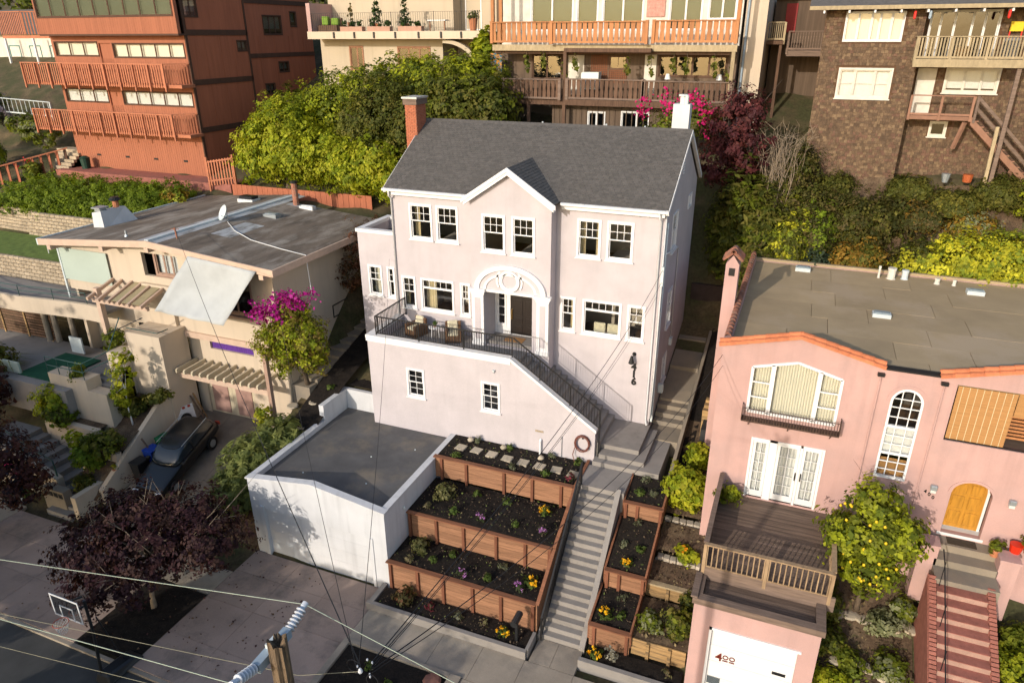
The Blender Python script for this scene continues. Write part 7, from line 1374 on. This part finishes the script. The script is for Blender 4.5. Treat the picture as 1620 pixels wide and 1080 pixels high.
# side garden, lemon tree, pink house garden
shrub('leafy_shrub', 'bright green shrub between the side path and the pink house corner', 14.75, -3.3, -2.9, 1.0, .85, .95, 4800, .10, YG, 130)
shrub('leafy_shrub', 'small green shrub by the crates at the pink house wall', 14.75, -1.7, -2.0, .5, .5, .6, 1200, .10, YG, 131); shrub('creeper', 'green creeper spilling onto the deck by the french doors', 16.3, -4.8, -1.25, .5, .45, .4, 700, .09, MG+YG[:1], 132)
lt = tree('lemon_tree', 'lemon tree with yellow fruit before the pink house', (20.9,-6.3,-3.3), [(20.8,-6.3,-.2,1.25,1.05,1.1),(20.1,-6.5,-.4,.8,.8,.8),(21.6,-6.2,-.1,.8,.8,.9),(20.8,-6.0,.9,.75,.7,.6),(20.9,-6.7,-1.3,.9,.8,.7)], 11000, .095, MG+YG[:2], bark, .07, seed=133, clump=.26)
lm = M('lemon_skin', (.70,.47,.02), .5, .08, 8); bmq = bmesh.new(); bmesh.ops.create_icosphere(bmq, subdivisions=1, radius=.05); lme = bpy.data.meshes.new('lemon'); bmq.to_mesh(lme); bmq.free(); lme.materials.append(lm); lme.shade_smooth()
rd = random.Random(9)
for i in range(42): a = rd.uniform(2.6,5.8); z = rd.uniform(-1.6,.9); q = 1.25*math.sqrt(max(.1,1-((z+.3)/1.6)**2)); put('lemon', lme, lt, (20.85+q*math.cos(a)*rd.uniform(.8,1.05),-6.35+q*.95*math.sin(a)*rd.uniform(.85,1.1),z), sc=(1,1,1.2))
gard = [(20.9,-7.6,-4.5,.55,.35,MG),(21.9,-6.2,-3.6,.6,.45,GB),(22.4,-5.6,-3.0,.4,.45,GB+MG),(22.0,-7.4,-4.3,.6,.4,MG+GB),(20.4,-8.4,-5.0,.6,.4,YG),(21.4,-8.8,-5.2,.6,.35,MG),(22.3,-8.5,-4.9,.45,.45,MG),(20.2,-7.2,-4.2,.6,.5,DG+MG),(22.3,-9.6,-5.5,.4,.4,MG+GB),(21.0,-9.9,-5.8,.6,.35,YG+MG),(20.1,-9.6,-5.7,.5,.4,MG),(25.3,-6.6,-3.2,.7,.6,YG[:3]),(25.4,-8.2,-4.4,.7,.6,YG+YL),(26.0,-7.2,-3.6,.7,.6,MG),(25.2,-9.5,-5.2,.7,.6,YG),(25.7,-5.8,-2.8,.5,.5,MG),(19.9,-5.6,-3.2,.4,.5,DG),(20.1,-6.3,-3.4,.5,.7,DG)]
OL_ = ['nearest the street','second','third','fourth','fifth','sixth','seventh','eighth','ninth','tenth','eleventh','twelfth','thirteenth']
gs_ = {}
for sd_ in (True, False):
    for i_, g_ in enumerate(sorted([g_ for g_ in gard if (g_[0] > 24.6) == sd_], key=lambda g_: g_[1])): gs_[g_[:2]] = ('leafy plant '+OL_[i_]+(' from the street' if i_ else '')+(' right of the brick steps' if sd_ else ' between the pink garage and the brick steps'))
for k, (x, y, z, rx, rz, pal) in enumerate(gard): shrub('garden_plant', gs_[(x,y)], x, y, ground_z(x,y)-.05, rx, rx, rz, 1300, .085, pal, 140+k, 'plants right of the brick steps' if x > 24.6 else 'plants left of the brick steps', cat='plant')
bed('garden_soil', 19.7, 22.7, -11, -4.5, lambda x,y: ground_z(x,y)+.04, dirt, 72, .06)
for row, (y, z, n_, nm) in enumerate(((-6.1,-3.95,6,'upper row of flat cream edging stones under the lemon tree'),(-7.6,-4.6,5,'middle row of flat cream edging stones in the pink house garden'),(-8.9,-5.15,7,'lower row of flat cream edging stones in the pink house garden'))):
    o = thing('stone_edging', nm, 'stone edging', (21.5,y,z)); 
    for i in range(n_):
        bq_ = MB().lathe([(.26,0),(.31,.05),(.28,.12),(.12,.14)], (0,0,0), 8).mesh('stone', stone); put('stone', bq_, o, (20.4+i*.44+row*.1,y+.12*math.sin(i*1.3),ground_z(20.4+i*.44,y)+.08), rnd.uniform(0,3), sc=(1.0,.7,1))
potted(24.65,-4.7,-1.12,.16,.3,[(0,.4,.2,.15)],150,MG,'small terracotta pot on the pink house landing',161); potted(25.6,-4.5,-.9,.2,.35,[(0,.5,.3,.25)],260,MG+OR,'large terracotta pot with grass right of the pink house door',162)
tag(MB().lathe([(.15,0),(.2,.3),(.18,.3)], (25.2,-4.6,-.87), 10).build('red_pot', M('red_glazed_pot', (.6,.03,.01), .35, .05, 4)), 'empty red pot on the right pink pier', 'pot')
shrub('strip_shrub', 'grey green shrub in the lower pine box beside the pink garage', 14.45, -8.1, -4.95, .5, .45, .4, 1200, .08, GB+MG, 170); shrub('strip_shrub', 'dark green round shrub against the pink garage wall', 15.35, -8.0, -4.95, .6, .5, .6, 2200, .085, MG+DG, 171); shrub('strip_shrub', 'dark shrub beside the deck corner over the pine wall', 15.6, -7.0, -4.7, .3, .3, .5, 700, .085, DG, 172)
n1 = shrub('nasturtium', 'green plant with orange flower on the block wall beside the deck', 15.15, -5.3, -3.95, .45, .35, .3, 800, .10, YG, 173); flowers(n1, [(15.1,-5.5,-3.2)], .09, [(.7,.28,.01)], LMF, 2, .05, 12)
# ---- small plants in the planter beds
def sprig(kind, x, y, z, where, k):
    S_ = {'grey':(.16,.15,[(.15,.17,.10),(.19,.20,.13)],70,.05,'small grey green mound'),'green':(.15,.14,[(.10,.15,.03),(.14,.19,.045),(.07,.11,.025)],80,.065,'small bright green plant'),'yellow':(.24,.17,[(.08,.12,.025)],110,.06,'yellow flowering plant'),'purple':(.2,.17,[(.07,.09,.04)],80,.05,'purple flowering plant'),'olive':(.42,.34,[(.16,.16,.06),(.20,.19,.08),(.11,.12,.04)],300,.07,'loose olive yellow shrub'),'red':(.42,.36,[(.15,.07,.035),(.12,.10,.04),(.09,.08,.03)],320,.07,'reddish spreading shrub'),'magenta':(.2,.17,[(.10,.10,.05),(.22,.04,.06)],100,.06,'magenta tinged plant'),'silver':(.22,.3,[(.30,.29,.24)],120,.05,'silvery upright plant'),'dry':(.16,.2,[(.26,.22,.13),(.16,.15,.07)],60,.05,'thin dry plant')}[kind]
    rx, rz, pal, n_, sz, nm = S_; rx *= rnd.uniform(.85,1.2); o = thing('garden_plant', nm+', '+where, 'plant', (x,y,z))
    crown('foliage', o, [(x,y,z+rz*.7,rx,rx,rz)], int(n_*1.6), sz, pal, LM, 300+k, .09 if n_ < 200 else .13, 7, 1.8, .2)
    mb = MB()
    for i in range(4): a = i*1.6+k; mb.tube([(x,y,z-.05),(x+math.cos(a)*rx*.5,y+math.sin(a)*rx*.5,z+rz)], [.008,.003], 4)
    mb.build('stem', bark, o)
    if kind in ('yellow','purple'):
        rg = random.Random(k); pts = [(x+rg.uniform(-1,1)*rx*.9,y+rg.uniform(-1,.6)*rx*.8,z+rz*rg.uniform(.9,2.0)) for _ in range(8 if kind == 'yellow' else 7)]
        flowers(o, pts, .062 if kind == 'yellow' else .045, [(.78,.40,.01),(.85,.50,.015)] if kind == 'yellow' else [(.36,.14,.40),(.45,.22,.48)], LMF, k, .03, 9)
T1 = [('grey',5.48,-3.05),('green',7.06,-3.1),('green',5.19,-4.55),('grey',7.69,-4.45),('green',9.12,-4.4),('magenta',10.15,-4.35),('grey',8.94,-3.05),('green',10.15,-3.1)]
T2 = [('olive',5.3,-5.91),('green',6.52,-5.43),('green',7.86,-5.48),('yellow',9.57,-5.53),('green',6.14,-6.8),('purple',7.34,-6.85),('green',8.72,-6.65),('purple',9.86,-6.75),('dry',5.03,-6.95)]
T3 = [('olive',5.2,-8.05),('green',6.56,-7.87),('green',5.98,-8.45),('dry',5.12,-8.75),('purple',7.34,-8.75),('green',8.35,-8.55),('grey',8.68,-7.79),('purple',9.67,-8.65),('yellow',9.92,-8.22)]
T4 = [('red',5.29,-9.55),('magenta',6.36,-9.5),('grey',7.57,-9.59),('dry',8.63,-9.59),('yellow',9.45,-9.65)]
R1_ = [('grey',13.05,-3.4),('green',12.95,-4.1),('grey',13.5,-4.0)]; R2_ = [('grey',13.15,-5.0),('grey',12.85,-5.9),('green',13.5,-6.0),('yellow',13.2,-6.7)]; R3_ = [('grey',13.26,-7.5),('yellow',12.9,-8.3),('green',13.41,-8.2)]; R4_ = [('yellow',12.85,-9.35),('silver',13.41,-9.3),('dry',15.3,-9.3)]
ORD = ['nearest the garage','second from the garage','third from the garage','fourth from the garage','fifth from the garage','sixth from the garage','seventh from the garage','eighth from the garage','ninth from the garage']
kk = 0
for L_, z, wh in ((T1,-2.1,'top left planter'),(T2,-3.12,'second left planter'),(T3,-4.34,'third left planter'),(T4,-5.56,'left street bed')):
    so_ = sorted(L_, key=lambda q: q[1])
    for q in L_: kk += 1; sprig(q[0], q[1], q[2], z, ORD[so_.index(q)]+' in the '+wh, kk)
ORS = ['nearest the steps','second from the steps','third from the steps','fourth from the steps']
for L_, zf, wh in ((R1_,lambda y: -2.32+(y+4.65)*.2,'top right planter'),(R2_,lambda y: -3.78+(y+7.0)*.36,'middle right planter'),(R3_,lambda y: -4.8+(y+8.78)*.18,'lowest right planter'),(R4_,lambda y: -5.6,'right street bed')):
    so_ = sorted(L_, key=lambda q: q[1])
    for q in L_: kk += 1; sprig(q[0], q[1], q[2], zf(q[2])+.02, ORS[so_.index(q)]+' in the '+wh, kk)
for k, (x, y) in enumerate(((6.6,-13.0),(5.6,-12.6))): sprig('green', x, y, -5.83, ['right','left'][k]+' one in the strip bed before the sidewalk', 60+k)
tag(MB().lathe([(.3,0),(.33,.08),(.25,.18),(.1,.2)], (7.9,-12.3,-5.84), 9).build('red_rock', M('red_lava_rock', (.22,.10,.075), .95, .25, 8, .03, 20)), 'reddish rock in the corner of the strip bed', 'rock')
for k, (x, y, z) in enumerate(((-2.7,-.6,-1.1),(-2.6,-2.5,-1.3))): sprig('green', x, y, z, ['upper','lower'][k]+' one on the dark soil slope beside the annex', 64+k)
# unseen trees across the street, inferred from dapples; left ones raised to shade more
STR = [(-27.2,-27,3.0,7.0),(-22.7,-27,3.0,6.8),(-18.4,-27,2.9,5.4),(-14.2,-26.8,2.9,4.3),(-11.2,-26.4,2.1,3.4),(-5.2,-26.4,2.6,.7),(-1.2,-26.0,2.7,.45),(2.3,-26.3,2.2,-.2)]
for k, (x, y, r_, zt) in enumerate(STR):
    zc = zt-2.1; tree('street_tree', ['leftmost','second','third','fourth','fifth','sixth','seventh','rightmost'][k]+' of the unseen shade trees across the street', (x,y,-6), [(x,y,zc,r_,r_*.9,2.0+max(0,zt)*.35),(x+r_*.5,y+.3,zc+.7,r_*.6,r_*.6,1.3),(x-r_*.5,y-.3,zc+.5,r_*.6,r_*.6,1.4),(x,y+.5,zc-1.2-max(0,zt)*.3,r_*.9,r_*.8,1.2)], 7000+int(max(0,zt)*2600), .2, MG+DG, seed=400+k, r0=.15, group='trees across the street', clump=.4)
# seedlings in the mulch and leaf litter on the pavement: too small and too many to count
def litter(name, label, x0, x1, y0, y1, zf, n, size, pal, seed, cat, up=1.0):
    rg = np.random.default_rng(seed); X = rg.uniform(x0,x1,n); Y = rg.uniform(y0,y1,n); Z = np.array([zf(a,b) for a,b in zip(X,Y)])
    P = np.stack([X,Y,Z],1); N = rg.normal(size=P.shape)*(.5 if up > .5 else 1)+np.array([0,-.2,up]); C = np.array(pal)[rg.integers(0,len(pal),n)]*rg.uniform(.7,1.3,(n,1))
    return tag(put(name, leaf_mesh(name, P, N, size, np.clip(C,0,1), LMD, 1.5, seed)), label, cat, kind='stuff')
GS = [(.12,.15,.04),(.08,.10,.03),(.16,.13,.07)]; CH = [(.09,.06,.04),(.05,.035,.025),(.14,.10,.065)]
for k, (x0,x1,y0,y1,zf,wh) in enumerate(((4.4,10.4,-4.7,-2.9,lambda x,y: -2.07,'top left planter'),(4.4,10.4,-7.2,-4.9,lambda x,y: -3.08,'second left planter'),(4.4,10.4,-8.9,-7.4,lambda x,y: -4.31,'third left planter'),(4.4,10.3,-10.0,-9.2,lambda x,y: -5.53,'left street bed'),(12.6,13.9,-4.6,-3.2,lambda x,y: -2.27+(y+4.65)*.2,'top right planter'),(12.55,13.85,-6.9,-4.8,lambda x,y: -3.73+(y+7)*.36,'middle right planter'),(12.5,13.8,-8.7,-7.1,lambda x,y: -4.75+(y+8.78)*.18,'lowest right planter'))):
    ar = (x1-x0)*(y1-y0); litter('seedlings', 'scattered tiny seedlings in the mulch of the '+wh, x0,x1,y0,y1,zf,int(ar*14),.045,GS,600+k,'seedlings',.3); litter('mulch_chips', 'loose bark chips on the mulch of the '+wh, x0,x1,y0,y1,zf,int(ar*26),.045,CH,620+k,'bark chips')
litter('fallen_leaves', 'fallen purple leaves on the pavement round the street plum tree', -9,1.5,-15.4,-9.4,lambda x,y: -5.845,300,.06,[(.10,.05,.035),(.07,.03,.03),(.15,.09,.05)],640,'fallen leaves'); litter('fallen_leaves', 'dry leaves and twigs on the soil under the lemon tree', 19.8,22.6,-10.5,-4.6,lambda x,y: ground_z(x,y)+.06,900,.07,CH+[(.2,.15,.07)],641,'fallen leaves')
litter('fallen_leaves', 'dry leaves on the strip between the right planters and the pink garage', 14.0,15.8,-8.5,-2.2,lambda x,y: (-4.13+(y+6.5)*.2 if -6.5 < y < -5.55 else -4.95+(y+8.6)*.1 if y < -6.7 else -3.57+(y+5.35)*.2 if y < -3.9 else -3.0+(y+3.7)*.36),700,.06,CH+[(.22,.17,.09)],642,'fallen leaves')
for k, (x, y, r_, nm) in enumerate(((30.5,-6,1.3,'leafy bush on the slope right of the pink house near the street'),(31.5,-1,1.6,'tall leafy bush right of the pink house wall'),(30.6,4,1.4,'leafy bush right of the pink house rear corner'),(32.5,8,1.8,'large bush up the slope right of the pink house'),(35,2,1.7,'bush furthest right on the slope beyond the pink house'))):
    shrub('slope_shrub', nm, x, y, ground_z(x,y)-.1, r_, r_, r_*.8, 2600, .14, MG+DG, 700+k)
# ================================================================== street things
# utility pole seen from above
UP = thing('utility_pole', 'weathered wooden utility pole with blue grey crossarm and white insulators', 'utility pole', (12.65,-23.27,-6))
rd = random.Random(21); m = MB(); NP = 26; zz_ = [-6.2,0,4,6.5,7.4,7.9,8.2,8.4,8.55]; groove = [rd.choice((0,0,.012,.022)) for _ in range(NP)]; tilt = [rd.uniform(-.05,.05)+(.06 if j < 6 else 0) for j in range(NP)]
for i, z in enumerate(zz_):
    for j in range(NP):
        t = 2*math.pi*j/NP; R = .165-.057*(z+6.2)/14.8-groove[j]*(1 if z > 6 else .4)+rd.uniform(-.003,.003); m.v.append((12.65+R*math.cos(t),-23.27+R*math.sin(t),z+(tilt[j] if i == len(zz_)-1 else 0)))
for i in range(len(zz_)-1):
    for j in range(NP): q = i*NP; m.f.append((q+j,q+(j+1)%NP,q+NP+(j+1)%NP,q+NP+j))
q = len(m.v); m.v.append((12.66,-23.27,8.47)); m.f += [((len(zz_)-1)*NP+j,(len(zz_)-1)*NP+(j+1)%NP,q) for j in range(NP)]
m.build('pole', polew, UP)
MB().bar((12.47,-22.92,8.28),(12.48,-23.46,8.28),.10,.12).build('crossarm', armm, UP); MB().box(12.44,12.56,-23.25,-23.1,8.16,8.4).build('clamp', metal_l, UP)
for s, y0 in ((1,-22.92),(-1,-23.46)):
    mb = MB(); n = 6; pr = [(.03,0)]
    for i in range(n): z = .02+i*.045; pr += [(.032,z),(.062,z+.012),(.058,z+.022),(.032,z+.028)]
    pr += [(.03,.30),(.038,.31),(.038,.36),(.01,.37)]
    o = MB().lathe(pr, (0,0,0), 14).build('insulator', porcelain, UP, smooth=False); o.location = (12.475,y0,8.29); o.rotation_euler = (-s*1.25,0,0)
MB().tube([(12.65,-23.45,8.05),(12.85,-23.5,8.0)], .012, 6).build('step_bolt', tile_d, UP)
def wire(name, label, pts, rad, mat, sag=0., n=18, group='overhead wires'):
    P = []
    for A, B in zip(pts, pts[1:]):
        A = Vector(A); B = Vector(B)
        for i in range(n): t = i/n; P.append(A.lerp(B,t)-Vector((0,0,sag*4*t*(1-t))))
    P.append(Vector(pts[-1])); return tag(MB().tube(P, rad, 5).build(name, mat), label, 'wire', group)
def ext(A, B, k): A = Vector(A); B = Vector(B); return tuple(A+(B-A)*k)
i1, i2 = (12.48,-22.60,8.40), (12.49,-23.78,8.40)
wire('overhead_wire', 'pale primary wire on the upper insulator crossing the driveway', [ext(i1,(8.2,-23.3,8.25),12), i1, ext(i1,(14.5,-22.8,8.23),12)], .0055, wire_g)
wire('overhead_wire', 'pale primary wire on the lower insulator', [ext(i2,(9.24,-24,8.27),12), i2, ext(i2,(16,-23.4,8.3),8)], .0055, wire_g)
J = (13.15,-22.6,7.62)
wire('overhead_wire', 'dim grey wire just above the lower primary wire', [ext((12.4,-22.8,7.4),(6.9,-22.9,6.45),8), (12.4,-22.8,7.45), J], .004, M('dull_wire', (.20,.19,.13), .6, .05, 4))
wire('overhead_wire', 'lowest thin brownish wire at the bottom left', [ext((12.5,-23.1,7.1),(6.9,-23.2,6.2),8), (12.5,-23.1,7.1)], .004, bpy.data.materials['dull_wire'])
JN = thing('cable_junction', 'cable junction with white clamps and loops hanging right of the utility pole', 'cable junction', J)
MB().lathe([(.02,-.02),(.03,0),(.02,.035),(.01,.05)], J, 10).build('bushing', porcelain, JN)
for k, (dx, dy, dz) in enumerate(((.09,.05,-.06),(.13,.0,-.03),(.06,.16,.0),(.04,.1,.1),(-.05,.02,.04))): MB().lathe([(.008,-.014),(.012,0),(.008,.016)], (J[0]+dx,J[1]+dy,J[2]+dz), 8).build('clamp', porcelain, JN)
MB().tube([(J[0]+.1*math.cos(a)-.12,J[1]+.05,J[2]+.1*math.sin(a)-.02) for a in [i*.42 for i in range(13)]], .006, 5).build('cable_loop', wire_m, JN)
MB().tube([(J[0]+.08*math.cos(a)+.14,J[1]+.02,J[2]+.1*math.sin(a)-.12) for a in [i*.42 for i in range(10)]], .006, 5).build('cable_loop', wire_m, JN)
j = Vector(J)
wire('service_drop', 'twisted black service cable running up to the pale house right corner', [j+Vector((.05,.15,0)), (12.46,-.08,5.75)], .008, wire_m, .55)
wire('service_drop', 'second thin cable running up to the pale house right corner', [j+Vector((.08,.1,0)), (12.46,-.08,5.25)], .006, wire_m, .6)
wire('service_drop', 'thin cable ending beside the lower right window of the pale house', [j+Vector((.1,.05,0)), (12.3,-.06,4.6)], .005, wire_m, .5)
wire('service_drop', 'black cable running up to the left corner of the pink house', [j+Vector((.1,.1,-.03)), (15.45,-4.25,4.3)], .008, wire_m, .75)
wire('service_drop', 'thin cable reaching the pink house corner', [j+Vector((.12,.06,-.03)), (15.5,-4.25,3.9)], .006, wire_m, .9)
wire('service_drop', 'twisted cable running left across the garage to the cream house mast', [j+Vector((-.03,.05,.03)), (-10.1,-3.0,6.05)], .008, wire_m, .55)
wire('service_drop', 'thin cable running to the annex wall of the pale house', [j+Vector((-.04,.02,.0)), (-.3,-.02,4.8)], .005, wire_m, .5)
wire('service_drop', 'thin cable running to the cream house right corner', [j+Vector((-.05,.0,.0)), (-4.45,-3.35,4.2)], .005, wire_m, .6)
MB().tube([(12.47,-.09,5.9),(12.47,-.09,1.2),(12.44,-.09,-.9)], .02, 6).build('conduit', stucco_w, H); MB().box(12.41,12.52,-.14,-.03,5.1,5.9).build('service_head', metal_l, H)
# basketball hoop
BH = thing('basketball_hoop', 'portable basketball hoop with clear white edged backboard by the street', 'basketball hoop', (-2.8,-15.9,-5.9)); net = M('white_net', (.6,.6,.58), .9, .05, 4); red = M('orange_red_rim', (.42,.06,.03), .5, .05, 4)
MB().hexa([(-3.0,-16.5,-5.98),(-2.3,-16.5,-5.98),(-2.1,-15.1,-5.85),(-2.9,-15.1,-5.85),(-2.9,-16.4,-5.6),(-2.4,-16.4,-5.6),(-2.25,-15.3,-5.62),(-2.75,-15.3,-5.62)]).build('base', plastic_b, BH, bevel=.06)
MB().tube([(-2.75,-16.35,-5.7),(-2.75,-16.2,-4.0),(-2.8,-16.15,-2.6)], .05, 8).build('pole', plastic_b, BH); MB().tube([(-2.55,-15.6,-5.7),(-2.7,-16.0,-3.4)], .025, 6).build('brace', plastic_b, BH)
for z in (-2.75,-2.35): MB().bar((-2.85,-16.15,z-.1),(-2.95,-16.62,z),.05).build('arm', plastic_b, BH)
MB().box(-3.6,-2.3,-16.66,-16.64,-3.0,-2.1).build('backboard', gl_dark, BH)
m = MB()
for b in ((-3.6,-2.3,-2.16,-2.1),(-3.6,-2.3,-3.0,-2.95),(-3.6,-3.55,-2.949,-2.161),(-2.35,-2.3,-2.949,-2.161),(-3.25,-2.65,-2.53,-2.49),(-3.25,-3.21,-2.949,-2.531),(-2.69,-2.65,-2.949,-2.531)): m.box(b[0],b[1],-16.675,-16.661,b[2],b[3])
m.build('board_border', paintw, BH)
m = MB(); m.tube([(-2.95+.23*math.cos(t*.349),-16.95+.23*math.sin(t*.349),-2.88) for t in range(19)], .012, 6); m.build('rim', red, BH)
m = MB()
for t in range(12):
    a0, a1 = t*.5236, (t+1)*.5236
    for k in range(3): r0, r1, za, zb = .225-.035*k, .225-.035*(k+1), -2.89-.13*k, -2.89-.13*(k+1); m.bar((-2.95+r0*math.cos(a0),-16.95+r0*math.sin(a0),za),(-2.95+r1*math.cos(a1),-16.95+r1*math.sin(a1),zb),.008); m.bar((-2.95+r0*math.cos(a1),-16.95+r0*math.sin(a1),za),(-2.95+r1*math.cos(a0),-16.95+r1*math.sin(a0),zb),.008)
m.build('net', net, BH)
# parked car on the sloping driveway, nose to the street
CR = thing('parked_car', 'black estate car parked on the sloping driveway behind the plum tree', 'car', (0,0,0)); carp = M('black_car_paint', (.008,.009,.011), .3, .05, 2, spec=.5, coat=.3); tyre = M('tyre_rubber', (.015,.015,.015), .9, .1, 8)
def loc_(m): return m
secs = [(-2.25,.62,.35,.62),(-2.15,.8,.3,.78),(-1.4,.88,.28,.92),(-.85,.9,.26,.98),(0,.91,.26,1.0),(1.2,.91,.26,1.0),(2.0,.88,.28,1.0),(2.3,.82,.34,.92),(2.36,.72,.42,.75)]
m = MB(); n = 0
def ring(y, w_, z0, z1): return [(-w_*.92,y,z0),(w_*.92,y,z0),(w_,y,(z0+z1)*.5),(w_*.95,y,z1-.06),(w_*.85,y,z1),(-w_*.85,y,z1),(-w_*.95,y,z1-.06),(-w_,y,(z0+z1)*.5)]
def loft(m, rings):
    k0 = len(m.v); q = len(rings[0])
    for R_ in rings: m.v += R_
    for i in range(len(rings)-1):
        for jj in range(q): a = k0+i*q; m.f.append((a+jj,a+(jj+1)%q,a+q+(jj+1)%q,a+q+jj))
    m.f.append(tuple(k0+jj for jj in range(q))[::-1]); m.f.append(tuple(k0+(len(rings)-1)*q+jj for jj in range(q)))
loft(m, [ring(*s_) for s_ in secs]); body = m.mesh('body', carp, smooth=False)
cab = MB(); loft(cab, [[(-w_*b,y,z) if False else (a*w_,y+dy,z) for a,dy,z in ((-1,0,.99),(1,0,.99),(.98,0,1.0),(.86,dy_,zt),(.8,dy_,zt+.03),(-.8,dy_,zt+.03),(-.86,dy_,zt),(-.98,0,1.0))] for y,w_,zt,dy_ in ((-.95,.84,1.02,.05),(-.25,.84,1.46,0),(.3,.84,1.52,0),(1.4,.84,1.5,0),(2.0,.82,1.4,0),(2.25,.80,1.05,-.05))]); 
car_parts = [('body', body), ('cabin', cab.mesh('cabin', M('tinted_glass', (.02,.028,.035), .08, .1, 3, spec=.7)))]
rf_ = MB(); loft(rf_, [[(-w_,y,z),(w_,y,z),(w_*.95,y,z+.04),(-w_*.95,y,z+.04)] for y,w_,z in ((-.3,.68,1.44),(.3,.7,1.525),(1.4,.7,1.505),(2.0,.68,1.41))]); car_parts.append(('roof', rf_.mesh('roof', carp)))
for nm, bx_, mt in (('headlight',(-.78,-.45,-2.27,-2.16,.56,.70),porcelain),('headlight',(.45,.78,-2.27,-2.16,.56,.70),porcelain),('grille',(-.4,.4,-2.28,-2.2,.45,.66),iron),('number_plate',(-.25,.25,-2.3,-2.26,.42,.53),paintw),('tail_light',(-.84,-.6,2.33,2.4,.7,.9),red),('tail_light',(.6,.84,2.33,2.4,.7,.9),red),('mirror',(-1.08,-.9,-.7,-.55,.98,1.12),carp),('mirror',(.9,1.08,-.7,-.55,.98,1.12),carp),('roof_rail',(-.72,-.68,-.1,1.9,1.56,1.6),metal),('roof_rail',(.68,.72,-.1,1.9,1.56,1.6),metal),('door_pillar',(-.86,-.83,.35,.43,1.0,1.5),carp),('door_pillar',(.83,.86,.35,.43,1.0,1.5),carp)): car_parts.append((nm, MB().box(*bx_).mesh(nm, mt, bevel=.015)))
for x in (-.84,.84):
    for y in (-1.45,1.4):
        wm = MB(); wm.tube([(x-.1,y,.34),(x+.1,y,.34)], .34, 16); car_parts.append(('wheel', wm.mesh('wheel', tyre)))
for nm, me_ in car_parts:
    o = bpy.data.objects.new(nm, me_); COL.objects.link(o); o.parent = CR
    if nm in ('body','cabin','roof'):
        me_.shade_smooth(); sm_ = o.modifiers.new('round','SUBSURF'); sm_.levels = 2; sm_.render_levels = 2
    if nm == 'wheel':
        c0 = sum((Vector(v.co) for v in me_.vertices), Vector())/len(me_.vertices); rm_ = MB().tube([(c0.x-.105,c0.y,c0.z),(c0.x+.105,c0.y,c0.z)], .2, 12).mesh('rim', metal); q = bpy.data.objects.new('rim', rm_); COL.objects.link(q); q.parent = o
CR.location = (-8.7,-6.6,zd(0,-6.6)+.02); CR.rotation_euler = (math.atan(.268),0,math.radians(6))
# bins and clutter along the driveway wall
for k, (y, mt, nm) in enumerate(((-7.75,plastic_b,'black wheelie bin nearest the street on the sloping driveway'),(-6.95,M('blue_plastic', (.01,.05,.32), .5, .1, 4),'blue lidded wheelie bin on the sloping driveway'),(-6.15,M('green_plastic', (.01,.13,.05), .5, .1, 4),'green lidded wheelie bin on the sloping driveway'))):
    z = zd(0,y); o = thing('wheelie_bin', nm, 'bin', (-10.05,y,z), 'wheelie bins by the wall'); MB().hexa([(-10.25,y-.25,z),(-9.85,y-.25,z),(-9.85,y+.25,z),(-10.25,y+.25,z),(-10.33,y-.32,z+.95),(-9.77,y-.32,z+.95),(-9.77,y+.32,z+.95),(-10.33,y+.32,z+.95)]).build('body', plastic_b if k == 0 else mt, o); MB().box(-10.36,-9.74,y-.34,y+.34,z+.951,z+1.03).build('lid', mt, o, bevel=.02)
    for s in (-.2,.2): MB().tube([(-10.3,y+s-.02,z+.1),(-10.3,y+s+.02,z+.1)], .1, 10).build('wheel', tyre, o)
sg_ = thing('sandwich_board', 'white board sign with orange stripes and black figure leaning on the driveway wall', 'sign', (-10.2,-4.3,-4)); z = zd(0,-4.4)
MB().hexa([(-10.25,-4.9,z),(-10.0,-4.0,z),(-10.03,-3.99,z),(-10.28,-4.89,z),(-10.5,-4.85,z+1.25),(-10.25,-3.95,z+1.25),(-10.28,-3.94,z+1.25),(-10.53,-4.84,z+1.25)]).build('board', paintw, sg_)
for k in range(3): a = .1+.3*k; MB().hexa([(-10.463+.25*a,-4.86+.9*a,z+1.12),(-10.463+.25*(a+.15),-4.86+.9*(a+.15),z+1.12),(-10.47+.25*(a+.15),-4.85+.9*(a+.15),z+1.12),(-10.47+.25*a,-4.85+.9*a,z+1.12),(-10.483+.25*a,-4.86+.9*a,z+1.24),(-10.483+.25*(a+.15),-4.86+.9*(a+.15),z+1.24),(-10.49+.25*(a+.15),-4.85+.9*(a+.15),z+1.24),(-10.49+.25*a,-4.85+.9*a,z+1.24)]).build('stripe', red, sg_)
o = MB().lathe([(.24,0),(.3,0),(.3,.012),(.24,.012)], (0,0,0), 18).build('figure', iron, sg_); o.location = (-10.22,-4.5,z+.62); o.rotation_euler = (0,1.37,-.27)
wl = thing('spare_tyre', 'black tyre leaning beside the white board sign', 'tyre', (-10.2,-5.4,-4.3)); o = MB().lathe([(.2,-.1),(.36,-.1),(.4,0),(.36,.1),(.2,.1),(.2,-.1)], (0,0,0), 18).build('tread', tyre, wl); o.location = (-10.2,-5.4,zd(0,-5.4)+.38); o.rotation_euler = (0,1.3,.1)
for k, (y, mt) in enumerate(((-3.5,yelwood),(-3.7,deckw),(-6.9,deckw))): tag(MB().bar((-9.9+.1*k,y,zd(0,y)),(-10.45,y-.15,zd(0,y)+1.5),.09,.03).build('plank', mt), ['upright pale plank leaning by the garage doors','darker plank leaning by the garage doors','short plank leaning behind the bins'][k], 'plank')
pl_ = thing('timber_pile', 'low pile of boards on the driveway in front of the white board sign', 'timber pile', (-9.6,-4.6,-4)); 
for k in range(4): MB().bar((-9.7+.12*k,-5.4,zd(0,-5.4)+.06),(-9.5+.12*k,-3.8,zd(0,-3.8)+.06),.1,.05).build('board', deckw, pl_)
